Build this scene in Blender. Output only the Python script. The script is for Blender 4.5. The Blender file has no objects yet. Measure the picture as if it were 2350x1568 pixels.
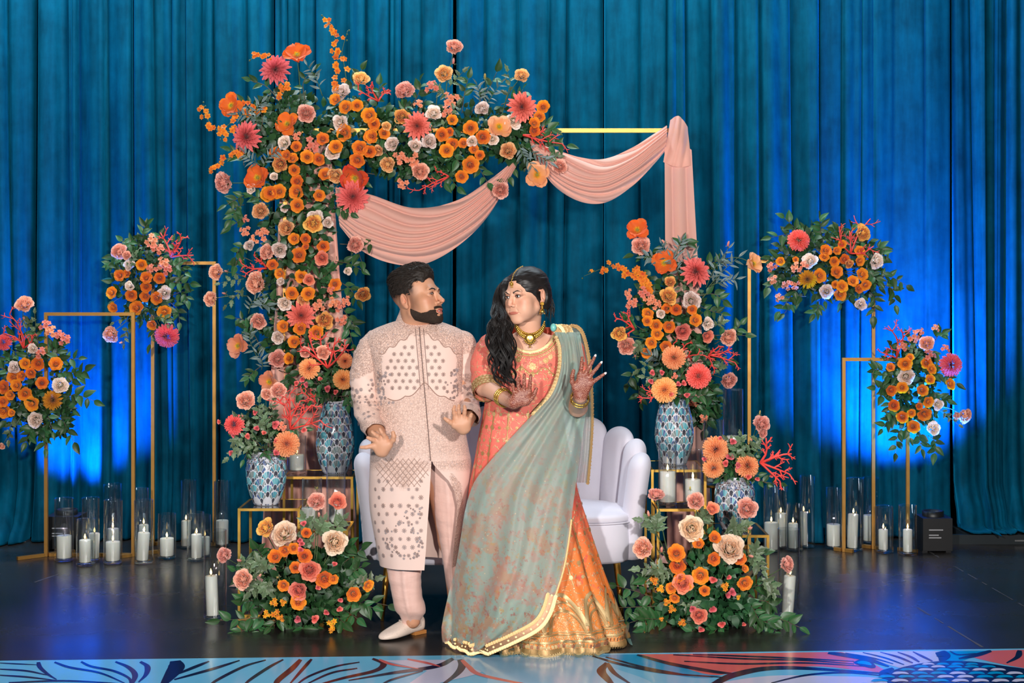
import bpy, math, random
import numpy as np
from mathutils import Vector, Matrix, Quaternion, noise

scene = bpy.context.scene
COL = scene.collection
random.seed(7)
rng = np.random.default_rng(7)
PI = math.pi

# ------------------------------------------------------------------ camera, world, lights, exposure
F = 3400.0            # focal length in pixels of the 2350 px wide frame
CAMZ = 1.56
cam_d = bpy.data.cameras.new('camera')
cam = bpy.data.objects.new('camera', cam_d); COL.objects.link(cam)
cam.location = (0, 0, CAMZ); cam.rotation_euler = (PI / 2, 0, 0)
cam_d.sensor_width = 36; cam_d.lens = 36 * F / 2350
cam_d.shift_y = -(784 - 650) / 2350
cam_d.clip_start = 0.05; cam_d.clip_end = 200
scene.camera = cam

world = bpy.data.worlds.new('world'); scene.world = world
world.use_nodes = True
world.node_tree.nodes['Background'].inputs[0].default_value = (0.10, 0.12, 0.16, 1)
world.node_tree.nodes['Background'].inputs[1].default_value = 0.10
vs = scene.view_settings
vs.view_transform = 'Standard'; vs.look = 'None'; vs.exposure = 0.0; vs.gamma = 1.0; vs.use_curve_mapping = False
scene.cycles.use_denoising = True
cy = scene.cycles; cy.use_adaptive_sampling = True; cy.adaptive_threshold = 0.035; cy.max_bounces = 7; cy.diffuse_bounces = 3; cy.glossy_bounces = 3; cy.transmission_bounces = 4; cy.transparent_max_bounces = 14; cy.caustics_reflective = False; cy.caustics_refractive = False

def area_light(name, loc, target, power, size, color=(1, 1, 1), spread=PI):
    d = bpy.data.lights.new(name, 'AREA'); d.shape = 'DISK'; d.size = size; d.energy = power; d.color = color; d.spread = spread
    o = bpy.data.objects.new(name, d); COL.objects.link(o); o.location = loc
    o.rotation_euler = (Vector(target) - Vector(loc)).to_track_quat('-Z', 'Y').to_euler()
    return o
def spot_light(name, loc, target, power, angle, color, blend=0.8, radius=0.06):
    d = bpy.data.lights.new(name, 'SPOT'); d.energy = power; d.color = color; d.spot_size = angle; d.spot_blend = blend; d.shadow_soft_size = radius
    o = bpy.data.objects.new(name, d); COL.objects.link(o); o.location = loc
    o.rotation_euler = (Vector(target) - Vector(loc)).to_track_quat('-Z', 'Y').to_euler()
    return o
# the photographer's two flashes left and right of the camera
area_light('flash_right', (1.15, -0.1, 2.30), (0.1, 7, 1.45), 330, 0.22, (1, 0.965, 0.93))
area_light('flash_left', (-1.25, -0.1, 2.35), (-0.1, 7, 1.45), 280, 0.22, (1, 0.955, 0.91))
# blue uplights standing on the floor before the curtain
spot_light('uplight_left', (-2.62, 8.72, 0.235), (-2.55, 9.08, 1.70), 700, 1.95, (0.012, 0.18, 1.0), 1.0)
spot_light('uplight_right', (2.46, 8.66, 0.235), (2.20, 9.08, 1.75), 1900, 1.85, (0.018, 0.21, 1.0), 1.0)
# house lights washing the top of the curtain from the ceiling
wash = area_light('ceiling_wash', (-0.9, 8.15, 4.75), (-0.9, 9.1, 2.7), 320, 1.0, (0.80, 0.92, 1.0)); wash.data.shape = 'RECTANGLE'; wash.data.size = 6.5; wash.data.size_y = 0.25

# ------------------------------------------------------------------ helpers
def P(px, py, Y):
    "point seen at pixel (px, py) standing Y metres before the camera"
    return Vector(((px - 1175) * Y / F, Y, CAMZ - (py - 650) * Y / F))
def floorY(py):
    return F * CAMZ / (py - 650)
def s2l(c):
    return tuple((x / 12.92 if x <= 0.04045 else ((x + 0.055) / 1.055) ** 2.4) for x in c)
def rgb(r, g, b):
    return s2l((r / 255, g / 255, b / 255))

class NT:
    def __init__(s, name):
        s.m = bpy.data.materials.new(name); s.m.use_nodes = True
        s.t = s.m.node_tree; s.b = s.t.nodes['Principled BSDF']; s.out = s.t.nodes['Material Output']
    def n(s, typ, **kw):
        x = s.t.nodes.new(typ)
        for k, v in kw.items():
            if k == 'inp':
                for a, b in v.items(): x.inputs[a].default_value = b
            else: setattr(x, k, v)
        return x
    def l(s, a, b): s.t.links.new(a, b)
    def coord(s, kind='Object', scale=None):
        tc = s.n('ShaderNodeTexCoord'); o = tc.outputs[kind]
        if scale is not None:
            mp = s.n('ShaderNodeMapping'); mp.inputs['Scale'].default_value = scale if hasattr(scale, '__len__') else (scale,) * 3
            s.l(o, mp.inputs['Vector']); o = mp.outputs[0]
        return o
    def noise(s, vec, scale, detail=3, rough=0.5):
        x = s.n('ShaderNodeTexNoise', inp={'Scale': scale, 'Detail': detail, 'Roughness': rough}); s.l(vec, x.inputs['Vector']); return x.outputs['Fac']
    def voronoi(s, vec, scale, feature='F1', out='Distance', rnd=1.0):
        x = s.n('ShaderNodeTexVoronoi', feature=feature); x.inputs['Scale'].default_value = scale; x.inputs['Randomness'].default_value = rnd
        s.l(vec, x.inputs['Vector']); return x.outputs[out]
    def ramp(s, fac, stops, interp='LINEAR'):
        x = s.n('ShaderNodeValToRGB'); cr = x.color_ramp; cr.interpolation = interp
        while len(cr.elements) < len(stops): cr.elements.new(0.5)
        for e, (p, c) in zip(cr.elements, stops):
            e.position = p; e.color = (c[0], c[1], c[2], 1) if hasattr(c, '__len__') else (c, c, c, 1)
        s.l(fac, x.inputs[0]); return x.outputs[0]
    def mix(s, fac, a, b):
        x = s.n('ShaderNodeMix', data_type='RGBA')
        for v, i in ((fac, 0), (a, 6), (b, 7)):
            if hasattr(v, 'links'): s.l(v, x.inputs[i])
            elif hasattr(v, '__len__'): x.inputs[i].default_value = (v[0], v[1], v[2], 1)
            else: x.inputs[i].default_value = v
        return x.outputs[2]
    def math(s, op, a, b=0.0, c=0.0):
        x = s.n('ShaderNodeMath', operation=op)
        for i, v in enumerate((a, b, c)):
            if hasattr(v, 'links'): s.l(v, x.inputs[i])
            else: x.inputs[i].default_value = v
        return x.outputs[0]
    def attr(s, name, out='Color'):
        x = s.n('ShaderNodeAttribute', attribute_name=name); return x.outputs[out]
    def bump(s, h, strength=0.3, dist=0.01):
        x = s.n('ShaderNodeBump', inp={'Strength': strength, 'Distance': dist}); s.l(h, x.inputs['Height']); s.l(x.outputs[0], s.b.inputs['Normal'])
    def set(s, **kw):
        names = {'color': 'Base Color', 'rough': 'Roughness', 'metal': 'Metallic', 'sheen': 'Sheen Weight', 'sheen_tint': 'Sheen Tint', 'sheen_rough': 'Sheen Roughness',
                 'spec': 'Specular IOR Level', 'emit': 'Emission Color', 'estr': 'Emission Strength', 'alpha': 'Alpha', 'sss': 'Subsurface Weight', 'coat': 'Coat Weight', 'aniso': 'Anisotropic'}
        for k, v in kw.items():
            i = s.b.inputs[names[k]]
            if hasattr(v, 'links'): s.l(v, i)
            elif hasattr(v, '__len__'): i.default_value = (v[0], v[1], v[2], 1) if len(v) == 3 else v
            else: i.default_value = v
        return s

def simple_mat(name, c, rough=0.5, metal=0.0, var=0.12, scale=30, bump=0.0, **kw):
    t = NT(name); v = t.coord('Object')
    f = t.noise(v, scale, 4)
    col = t.mix(f, tuple(x * (1 - var) for x in c), tuple(min(1, x * (1 + var)) for x in c))
    t.set(color=col, rough=rough, metal=metal, **kw)
    if bump: t.bump(f, bump, 0.004)
    return t.m

def new_mesh(name, verts, faces, smooth=True, cols=None, uvs=None, extra=None):
    me = bpy.data.meshes.new(name)
    if isinstance(verts, np.ndarray): verts = verts.tolist()
    if isinstance(faces, np.ndarray): faces = faces.tolist()
    me.from_pydata(verts, [], faces)
    if smooth: me.polygons.foreach_set('use_smooth', [True] * len(me.polygons))
    if cols is not None:
        a = me.color_attributes.new('Col', 'FLOAT_COLOR', 'POINT')
        c = np.ones((len(verts), 4), np.float32); c[:, :3] = np.asarray(cols, np.float32)[:, :3]
        a.data.foreach_set('color', c.ravel())
    if extra:
        for k, arr in extra.items():
            a = me.attributes.new(k, 'FLOAT', 'POINT'); a.data.foreach_set('value', np.asarray(arr, np.float32).ravel())
    if uvs is not None:
        ul = me.uv_layers.new(name='UVMap')
        li = np.empty(len(me.loops), np.int32); me.loops.foreach_get('vertex_index', li)
        ul.data.foreach_set('uv', np.asarray(uvs, np.float32)[li].ravel())
    me.update()
    return me

def put(name, me, mat=None, parent=None, inv=None):
    o = bpy.data.objects.new(name, me); COL.objects.link(o)
    if mat is not None and len(me.materials) == 0:
        for m in (mat if isinstance(mat, (list, tuple)) else [mat]): me.materials.append(m)
    if parent is not None:
        o.parent = parent
        if inv is None:
            inv = parent.get('_inv')
            if inv is not None: o.matrix_parent_inverse = Matrix.Translation(Vector(inv))
        elif inv is not False: o.matrix_parent_inverse = inv
    return o

def thing(name, label, cat, loc, group=None):
    o = bpy.data.objects.new(name, None); COL.objects.link(o); o.location = loc
    o.empty_display_size = 0.1
    o['label'] = label; o['category'] = cat
    if group: o['group'] = group
    o['_inv'] = [-loc[0], -loc[1], -loc[2]]
    return o
def tag(o, label, cat=None, group=None):
    o['label'] = label
    if cat: o['category'] = cat
    if group: o['group'] = group
    return o

class MB:
    "collects simple shapes into one mesh"
    def __init__(s): s.v = []; s.f = []; s.mi = []; s.c = []
    def add(s, v, f, mi=0, c=None):
        n = len(s.v); s.v += [tuple(x) for x in v]; s.f += [tuple(i + n for i in q) for q in f]; s.mi += [mi] * len(f)
        if c is not None: s.c += [c] * len(v) if not hasattr(c[0], '__len__') else list(c)
    def box(s, lo, hi, M=None, mi=0):
        x0, y0, z0 = lo; x1, y1, z1 = hi
        v = [(x0, y0, z0), (x1, y0, z0), (x1, y1, z0), (x0, y1, z0), (x0, y0, z1), (x1, y0, z1), (x1, y1, z1), (x0, y1, z1)]
        if M is not None: v = [M @ Vector(p) for p in v]
        s.add(v, [(0, 3, 2, 1), (4, 5, 6, 7), (0, 1, 5, 4), (1, 2, 6, 5), (2, 3, 7, 6), (3, 0, 4, 7)], mi)
    def bar(s, a, b, w, h=None, mi=0, up=Vector((0, 0, 1))):
        a = Vector(a); b = Vector(b); h = h or w; d = (b - a).normalized()
        if abs(d.dot(up)) > 0.95: up = Vector((0, 1, 0))
        x = d.cross(up).normalized(); y = x.cross(d).normalized()
        v = [p + x * sx * w / 2 + y * sy * h / 2 for p in (a, b) for sx, sy in ((-1, -1), (1, -1), (1, 1), (-1, 1))]
        s.add(v, [(3, 2, 1, 0), (4, 5, 6, 7), (0, 1, 5, 4), (1, 2, 6, 5), (2, 3, 7, 6), (3, 0, 4, 7)], mi)
    def tube(s, pts, radii, n=6, mi=0, caps=True, c=None):
        v, f = tube_geo(pts, radii, n, caps); s.add(v, f, mi, c)
    def lathe(s, prof, n=32, center=(0, 0, 0), mi=0, closed=False):
        v = []; f = []; cx, cy, cz = center; m = len(prof)
        for i in range(n):
            a = 2 * PI * i / n
            for r, z in prof: v.append((cx + r * math.cos(a), cy + r * math.sin(a), cz + z))
        for i in range(n):
            j = (i + 1) % n
            for k in range(m if closed else m - 1):
                k2 = (k + 1) % m
                f.append((i * m + k, j * m + k, j * m + k2, i * m + k2))
        s.add(v, f, mi)
    def ball(s, c, r, nu=8, nv=6, mi=0, M=None, col=None):
        rx, ry, rz = r if hasattr(r, '__len__') else (r, r, r)
        v = []; f = []
        for j in range(nv + 1):
            t = PI * j / nv
            for i in range(nu):
                a = 2 * PI * i / nu
                p = Vector((rx * math.sin(t) * math.cos(a), ry * math.sin(t) * math.sin(a), rz * math.cos(t)))
                if M is not None: p = M @ p
                v.append(p + Vector(c))
        for j in range(nv):
            for i in range(nu):
                f.append((j * nu + i, (j + 1) * nu + i, (j + 1) * nu + (i + 1) % nu, j * nu + (i + 1) % nu))
        s.add(v, f, mi, col)
    def mesh(s, name, smooth=True):
        me = new_mesh(name, s.v, s.f, smooth, cols=s.c if s.c and len(s.c) == len(s.v) else None)
        if any(s.mi): me.polygons.foreach_set('material_index', s.mi)
        return me
    def put(s, name, mat, parent=None, smooth=True): return put(name, s.mesh(name, smooth), mat, parent)

def tube_geo(pts, radii, n=6, caps=True, flat=1.0):
    pts = [Vector(p) for p in pts]
    if not hasattr(radii, '__len__'): radii = [radii] * len(pts)
    v = []; f = []; prev = None
    for i, p in enumerate(pts):
        d = (pts[min(i + 1, len(pts) - 1)] - pts[max(i - 1, 0)])
        d = d.normalized() if d.length > 1e-9 else Vector((0, 0, 1))
        if prev is None:
            x = d.orthogonal().normalized()
        else:
            x = prev - d * prev.dot(d); x = x.normalized() if x.length > 1e-6 else d.orthogonal().normalized()
        prev = x; y = d.cross(x)
        for k in range(n):
            a = 2 * PI * k / n
            v.append(p + x * math.cos(a) * radii[i] + y * math.sin(a) * radii[i] * flat)
    for i in range(len(pts) - 1):
        for k in range(n):
            f.append((i * n + k, i * n + (k + 1) % n, (i + 1) * n + (k + 1) % n, (i + 1) * n + k))
    if caps:
        f.append(tuple(range(n))[::-1]); f.append(tuple((len(pts) - 1) * n + k for k in range(n)))
    return v, f

def spline(pts, n):
    "Catmull-Rom through points (arrays of any dimension), n samples"
    p = np.asarray(pts, float); m = len(p)
    q = np.vstack([2 * p[0] - p[1], p, 2 * p[-1] - p[-2]])
    out = []
    for t in np.linspace(0, m - 1, n):
        i = min(int(t), m - 2); u = t - i
        a, b, c, d = q[i], q[i + 1], q[i + 2], q[i + 3]
        out.append(0.5 * (2 * b + (c - a) * u + (2 * a - 5 * b + 4 * c - d) * u * u + (3 * b - a - 3 * c + d) * u ** 3))
    return np.array(out)

def grid_faces(nr, nc, wrap=False):
    f = []
    for i in range(nr - 1):
        for j in range(nc if wrap else nc - 1):
            k = (j + 1) % nc
            f.append((i * nc + j, i * nc + k, (i + 1) * nc + k, (i + 1) * nc + j))
    return f

def lerp(a, b, u): return tuple(x + (y - x) * u for x, y in zip(a, b))
def frame_to(d, up=None, roll=0.0):
    "rotation whose Z axis is d"
    q = Vector((0, 0, 1)).rotation_difference(Vector(d).normalized())
    return q @ Quaternion((0, 0, 1), roll)

# ------------------------------------------------------------------ shared materials
t = NT('gold_metal'); v = t.coord('Object')
t.set(color=t.mix(t.noise(v, 25, 4), rgb(196, 148, 62), rgb(214, 170, 86)), metal=1.0, rough=t.ramp(t.noise(v, 14, 3), [(0.3, 0.30), (0.7, 0.42)]))
M_GOLD = t.m
t = NT('brushed_brass'); v = t.coord('Object')
t.set(color=t.mix(t.noise(v, 18, 4), rgb(178, 128, 62), rgb(200, 150, 80)), metal=0.75, rough=0.42)
M_BRASS = t.m
# clear glass, thin: passes light straight through and mirrors by Fresnel
t = NT('clear_glass')
gl = t.n('ShaderNodeBsdfGlossy', inp={'Roughness': 0.01, 'Color': (1, 1, 1, 1)}); tr = t.n('ShaderNodeBsdfTransparent', inp={'Color': (0.965, 0.985, 0.99, 1)})
lw = t.n('ShaderNodeLayerWeight', inp={'Blend': 0.5}); nz = t.math('MULTIPLY', t.noise(t.coord('Object'), 6, 2), 0.03)
fac = t.math('ADD', t.math('MULTIPLY_ADD', t.math('POWER', lw.outputs['Facing'], 3.0), 0.80, 0.050), nz)
mx = t.n('ShaderNodeMixShader'); t.l(fac, mx.inputs[0]); t.l(tr.outputs[0], mx.inputs[1]); t.l(gl.outputs[0], mx.inputs[2]); t.l(mx.outputs[0], t.out.inputs[0])
M_GLASS = t.m

# ================================================================== the setting
# dark polished floor
t = NT('dark_floor'); v = t.coord('Object')
n1 = t.noise(v, 1.3, 5, 0.6); n2 = t.noise(v, 40, 3)
scr = t.n('ShaderNodeTexNoise', inp={'Scale': 3.0, 'Detail': 6.0, 'Roughness': 0.7, 'Distortion': 2.0}); t.l(t.coord('Object', (1.0, 6.0, 1)), scr.inputs['Vector'])
base = t.mix(n1, (0.016, 0.013, 0.012), (0.030, 0.025, 0.023))
base = t.mix(t.ramp(scr.outputs['Fac'], [(0.66, 0), (0.74, 0.55)]), base, (0.055, 0.05, 0.05))
t.set(color=base, rough=t.ramp(n1, [(0.3, 0.20), (0.75, 0.34)]), spec=0.5)
t.bump(n2, 0.06, 0.004)
M_FLOOR = t.m
mb = MB(); mb.box((-6.0, -3.0, -0.06), (6.0, 8.98, 0.0))
fl = mb.put('floor', M_FLOOR, smooth=False); fl['kind'] = 'structure'; fl['label'] = 'dark polished floor with faint scuffs'
# scuff marks left on the floor
M_SCUFF = simple_mat('floor_scuff', (0.07, 0.065, 0.065), 0.5, var=0.5, scale=60)
mb = MB()
def scuff(a, b, w):
    pts = [Vector(P(x, y, floorY(y))) for x, y in (a, b)]
    n = 14; row = []
    for i in range(n + 1):
        p = pts[0].lerp(pts[1], i / n); ww = w * (0.35 + 0.65 * random.random()); d = (pts[1] - pts[0]).normalized(); q = Vector((-d.y, d.x, 0))
        row += [Vector((p.x, p.y, 0.0006)) + q * ww, Vector((p.x, p.y, 0.0006)) - q * ww]
    mb.add(row, [(2 * i, 2 * i + 1, 2 * i + 3, 2 * i + 2) for i in range(n) if random.random() < 0.8])
scuff((2190, 1300), (2350, 1392), 0.006); scuff((2105, 1395), (2255, 1486), 0.008); scuff((70, 1340), (135, 1318), 0.006); scuff((2130, 1265), (2155, 1280), 0.008)
o = mb.put('floor_scuff', M_SCUFF, fl, smooth=False)
# paler hall floor beyond the dark panels, left
t = NT('hall_floor'); v = t.coord('Object')
t.set(color=t.mix(t.noise(v, 3, 4), (0.035, 0.05, 0.075), (0.06, 0.08, 0.11)), rough=0.4)
mb = MB(); c = [P(-200, 1330, floorY(1330)), P(62, 1246, 8.90), (-2.6, 9.4, 0), (-6, 9.4, 0), (-6, 7.5, 0)]
tri = [(-5.9, 6.9, 0.004), (-2.93, 8.93, 0.004), (-2.93, 9.6, 0.004), (-5.9, 9.6, 0.004)]
bot = [(x, y, -0.06) for x, y, z in tri]
mb.add(tri + bot, [(0, 1, 2, 3), (7, 6, 5, 4), (0, 4, 5, 1), (1, 5, 6, 2), (2, 6, 7, 3), (3, 7, 4, 0)])
o = mb.put('floor_hall', t.m, smooth=False); o['kind'] = 'structure'; o['label'] = 'blue-grey hall floor at the far left edge'
mb = MB(); mb.box((-8, 8.98, -0.06), (8, 11.5, -0.002))
o = mb.put('floor_back', M_FLOOR, smooth=False); o['kind'] = 'structure'; o['label'] = 'dark floor under and behind the curtain'
# low dark platform below the right curtain
M_PLAT = simple_mat('platform_paint', (0.012, 0.018, 0.022), 0.45)
mb = MB(); mb.box((2.72, 8.88, 0.0), (5.0, 9.6, 0.055)); mb.box((2.56, 8.845, 0.0), (5.0, 8.88, 0.056))
o = mb.put('low_platform', M_PLAT, smooth=False); tag(o, 'low dark platform under the far right curtain hem', 'platform')
mb = MB(); mb.box((3.00, 8.838, 0.018), (3.32, 8.846, 0.027)); mb.put('metal_edge_strip', simple_mat('strip_metal', (0.3, 0.3, 0.3), 0.4, 0.8), o, smooth=False)

# ------------------------------------------------------------------ velvet curtains
t = NT('teal_velvet'); v = t.coord('Object')
n1 = t.noise(t.coord('Object', (6, 6, 0.8)), 3, 4, 0.6); n2 = t.noise(v, 5, 5, 0.65)
f = t.math('ADD', t.math('MULTIPLY', n1, 0.5), t.math('MULTIPLY', n2, 0.5))
colr = t.ramp(f, [(0.28, (0.0003, 0.025, 0.047)), (0.50, (0.0004, 0.056, 0.102)), (0.74, (0.0006, 0.092, 0.165))])
# faint storage creases across the cloth
sep = t.n('ShaderNodeSeparateXYZ'); t.l(v, sep.inputs[0])
t.set(color=colr, rough=0.62, spec=0.03, sheen=0.30, sheen_tint=(0.01, 0.35, 0.62), sheen_rough=0.35)
t.bump(t.noise(v, 220, 2), 0.10, 0.002)
M_VELVET = t.m

def curtain(name, label, pxl, pxr, Y0, seed, flare=0.16, pleat=(0.11, 0.25), depth=0.16, lean=0.0, zmin=0.006, puddle=0.0):
    r = random.Random(seed)
    x0 = (pxl - 1175) * Y0 / F; x1 = (pxr - 1175) * Y0 / F
    # pleat boundaries along the top
    xs = [x0]
    while xs[-1] < x1: xs.append(xs[-1] + r.uniform(*pleat) * (0.55 if r.random() < 0.25 else 1))
    k = (x1 - x0) / (xs[-1] - x0); xs = [x0 + (x - x0) * k for x in xs]
    dep = [depth * r.uniform(0.45, 1.25) for _ in xs]; skew = [r.uniform(-0.35, 0.35) for _ in xs]; drift = [r.uniform(-0.05, 0.05) + lean for _ in xs]
    drift[0] = drift[-1] = 0
    nz = 26; zs = [4.3 * (1 - i / (nz - 1)) ** 1.0 for i in range(nz)]
    zs = sorted(set([round(z, 3) for z in zs] + [0.0, 0.02, 0.05, 0.09, 0.14, 0.22, 0.32]), reverse=True)
    verts = []; ncol = None
    per = 14
    for z in zs:
        h = 1 - z / 4.3
        bx = [x + d * h ** 1.5 for x, d in zip(xs, drift)]
        row = []
        low = max(0.0, 1 - z / 0.55)
        for i in range(len(xs) - 1):
            a, b = bx[i], bx[i + 1]
            for j in range(per):
                u = j / per
                # flat tilted facet with rounded shoulders, narrow deep valley at each boundary
                w = min(u, 1 - u) * 2
                prof = 1 - (1 - min(1, w * 3.4)) ** 2.2
                prof = prof * (0.62 + 0.38 * (skew[i] * 2.6) * (u - 0.5) * 2) + 0.10 * math.sin(u * 9 + skew[i] * 9) * w
                y = Y0 - dep[i] * (0.75 + 0.45 * h) * prof + 0.03 * math.sin(a * 3.1 + z * 0.7 + seed)
                y -= flare * low ** 2 * (0.6 + 0.5 * noise.noise((a * 2.2 + u * (b - a) * 2.2, seed * 3.0, z * 2)))
                x = a + (b - a) * (u + skew[i] * 0.12 * math.sin(u * PI))
                zz = z
                if puddle and z < 0.32:
                    q = 1 - z / 0.32
                    y -= puddle * q * (0.8 + 0.9 * noise.noise((x * 3.0, 7.0 + seed, z * 5)))
                    zz = z * (0.35 + 0.65 * z / 0.32) + 0.045 * q * max(0, noise.noise((x * 7, z * 16, seed))) * (1 if z > 0 else 0)
                    x += 0.08 * q * noise.noise((x * 2, z * 5, 3 + seed)) * min(1, (x - x0) * 6, (x1 - x) * 6)
                row.append((x, y, max(zmin, zz + (zmin if z == 0 else 0))))
        row.append((bx[-1], Y0, max(zmin, z)))
        ncol = len(row); verts += row
    me = new_mesh(name, verts, grid_faces(len(zs), ncol))
    o = put(name, me, M_VELVET)
    md = o.modifiers.new('thickness', 'SOLIDIFY'); md.thickness = 0.004
    tag(o, label, 'curtain', 'teal velvet curtain panels')
    return o
curtain('velvet_curtain', 'teal velvet curtain panel at the far left edge of the picture', -160, 87, 9.16, 1, pleat=(0.14, 0.2), lean=0.10, puddle=0.16)
curtain('velvet_curtain', 'teal velvet curtain panel glowing blue behind the low left gold stand', 89, 306, 9.10, 2, pleat=(0.13, 0.24), lean=0.06, flare=0.10)
curtain('velvet_curtain', 'teal velvet curtain panel behind the flowers of the tall left gold stand', 313, 632, 9.14, 3, lean=0.02)
curtain('velvet_curtain', 'teal velvet curtain panel behind the flowered left side of the arch', 634, 1040, 9.08, 4)
curtain('velvet_curtain', 'teal velvet curtain panel behind the couple under the open arch', 1048, 1384, 9.13, 5)
curtain('velvet_curtain', 'teal velvet curtain panel behind the draped right post of the arch', 1387, 1877, 9.08, 6)
curtain('velvet_curtain', 'brightly blue-lit velvet curtain panel behind the right gold stands', 1879, 2179, 9.14, 8, pleat=(0.12, 0.26), depth=0.06, flare=0.12)
curtain('velvet_curtain', 'dark teal velvet curtain panel at the far right, puddling on the platform', 2182, 2560, 9.20, 9, pleat=(0.08, 0.16), zmin=0.072, puddle=0.22)

# ------------------------------------------------------------------ black uplight boxes on the floor
M_WALL = simple_mat('black_wall', (0.006, 0.006, 0.007), 0.8)
mb = MB(); mb.box((-8, 10.0, -0.06), (8, 10.1, 5.2)); o = mb.put('wall_back', M_WALL, smooth=False); o['kind'] = 'structure'; o['label'] = 'black back wall hidden behind the curtains'
M_BLACKBOX = simple_mat('black_casing', (0.010, 0.010, 0.011), 0.45)
t = NT('lit_lens'); t.set(color=(0.02, 0.05, 0.2), emit=(0.05, 0.25, 1.0), estr=6, rough=0.2); t.l(t.ramp(t.noise(t.coord(), 40), [(0, (0.03, 0.2, 0.9)), (1, (0.05, 0.3, 1))]), t.b.inputs['Emission Color'])
M_LENS = t.m
def uplight(label, x, y, w):
    r = thing('uplight', label, 'uplight', (x, y, 0), 'blue uplights on the floor')
    mb = MB(); mb.box((x - w / 2, y - 0.10, 0.012), (x + w / 2, y + 0.08, 0.20)); mb.put('casing', M_BLACKBOX, r, smooth=False)
    mb = MB(); mb.lathe([(0.0, 0.0), (0.05, 0.0)], 20, (x, y, 0.2006)); mb.put('lens', M_LENS, r)
    mb = MB(); mb.lathe([(0.052, 0.0), (0.054, 0.03), (0.062, 0.03), (0.062, 0.0)], 24, (x, y, 0.2)); mb.put('lens_hood', M_BLACKBOX, r)
    for sx in (-1, 1):
        mb = MB(); mb.box((x + sx * w * 0.4 - 0.015, y - 0.08, 0), (x + sx * w * 0.4 + 0.015, y + 0.06, 0.012)); mb.put('foot', M_BLACKBOX, r, smooth=False)
    mb = MB()
    for z, k in ((0.13, 0.8), (0.10, 0.55), (0.085, 0.7)): mb.box((x - w * 0.3, y - 0.1012, z), (x - w * 0.3 + w * 0.6 * k, y - 0.1002, z + 0.006))
    mb.put('printed_label', simple_mat('label_print', (0.4, 0.4, 0.42), 0.6), r, smooth=False)
uplight('black uplight box behind the glass cylinders by the left gold stand', -2.62, 8.72, 0.19)
uplight('black uplight box behind the rightmost glass cylinder', 2.46, 8.66, 0.17)

# ------------------------------------------------------------------ printed vinyl dance floor at the front
VIN = {'sky': rgb(104, 178, 214), 'blue': rgb(0, 140, 190), 'coral': rgb(205, 92, 92), 'white': rgb(192, 190, 214), 'navy': rgb(16, 14, 52), 'pale': rgb(140, 186, 216), 'plum': rgb(64, 16, 40)}
def vinyl(n, c):
    t = NT('vinyl_' + n); v = t.coord('Object')
    t.set(color=t.mix(t.noise(v, 4, 4), tuple(x * 0.92 for x in c), tuple(min(1, x * 1.06) for x in c)), rough=0.16, spec=0.5); return t.m
VM = {k: vinyl(k, c) for k, c in VIN.items()}
def edgeY(px):            # front edge of the dark floor: where the vinyl starts
    py = 1519 + (1491 - 1519) * px / 2350
    return py
def G(px, py, z=0.0):     # pixel on the floor -> world
    Y = F * (CAMZ - z) / (py - 650); return Vector(((px - 1175) * Y / F, Y, z))
dec = thing('printed_dance_floor', 'glossy vinyl floor print of blue and coral flowers along the front', 'floor print', G(1175, 1540))
a, b = G(-700, edgeY(-700)), G(3050, edgeY(3050))
mb = MB(); top = [(a.x, a.y, 0.004), (b.x, b.y, 0.004), (b.x, 4.6, 0.004), (a.x, 4.6, 0.004)]; bot = [(x, y, 0.0004) for x, y, z in top]
mb.add(top + bot, [(3, 2, 1, 0), (4, 5, 6, 7), (0, 1, 5, 4), (1, 2, 6, 5), (2, 3, 7, 6), (3, 0, 4, 7)])
mb.put('base_sheet', VM['sky'], dec, smooth=False)
zc = [0.0046]
def patch(key, pts):
    zc[0] += 0.00003
    pts = spline(pts, max(12, len(pts) * 5)) if len(pts) > 5 else pts
    w = [G(x, max(y, edgeY(x) + 0.6), zc[0]) for x, y in pts]
    mb = MB(); mb.add(w, [tuple(range(len(w)))]); mb.put('printed_petal', VM[key], dec, smooth=False)
def line(pts, w0=5, w1=2, key='navy'):
    zc[0] += 0.00001
    n = 26; q = spline(pts, n); v = []
    for i in range(n):
        u = i / (n - 1); w = (w0 + (w1 - w0) * u) * (0.55 + 0.75 * math.sin(PI * min(1, u * 0.9 + 0.1)))
        d = q[min(i + 1, n - 1)] - q[max(i - 1, 0)]; d = d / (np.linalg.norm(d) + 1e-9)
        # widths measured on the floor: horizontal pixels stretch over the foreshortened depth
        for s_ in (-1, 1):
            x = q[i][0] - s_ * d[1] * w * 1.3; y = q[i][1] + s_ * d[0] * w * 0.5
            v.append(G(x, max(y, edgeY(x) + 0.5), zc[0]))
    mb = MB(); mb.add(v, [(2 * i, 2 * i + 1, 2 * i + 3, 2 * i + 2) for i in range(n - 1)]); mb.put('printed_line', VM[key], dec, smooth=False)
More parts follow.
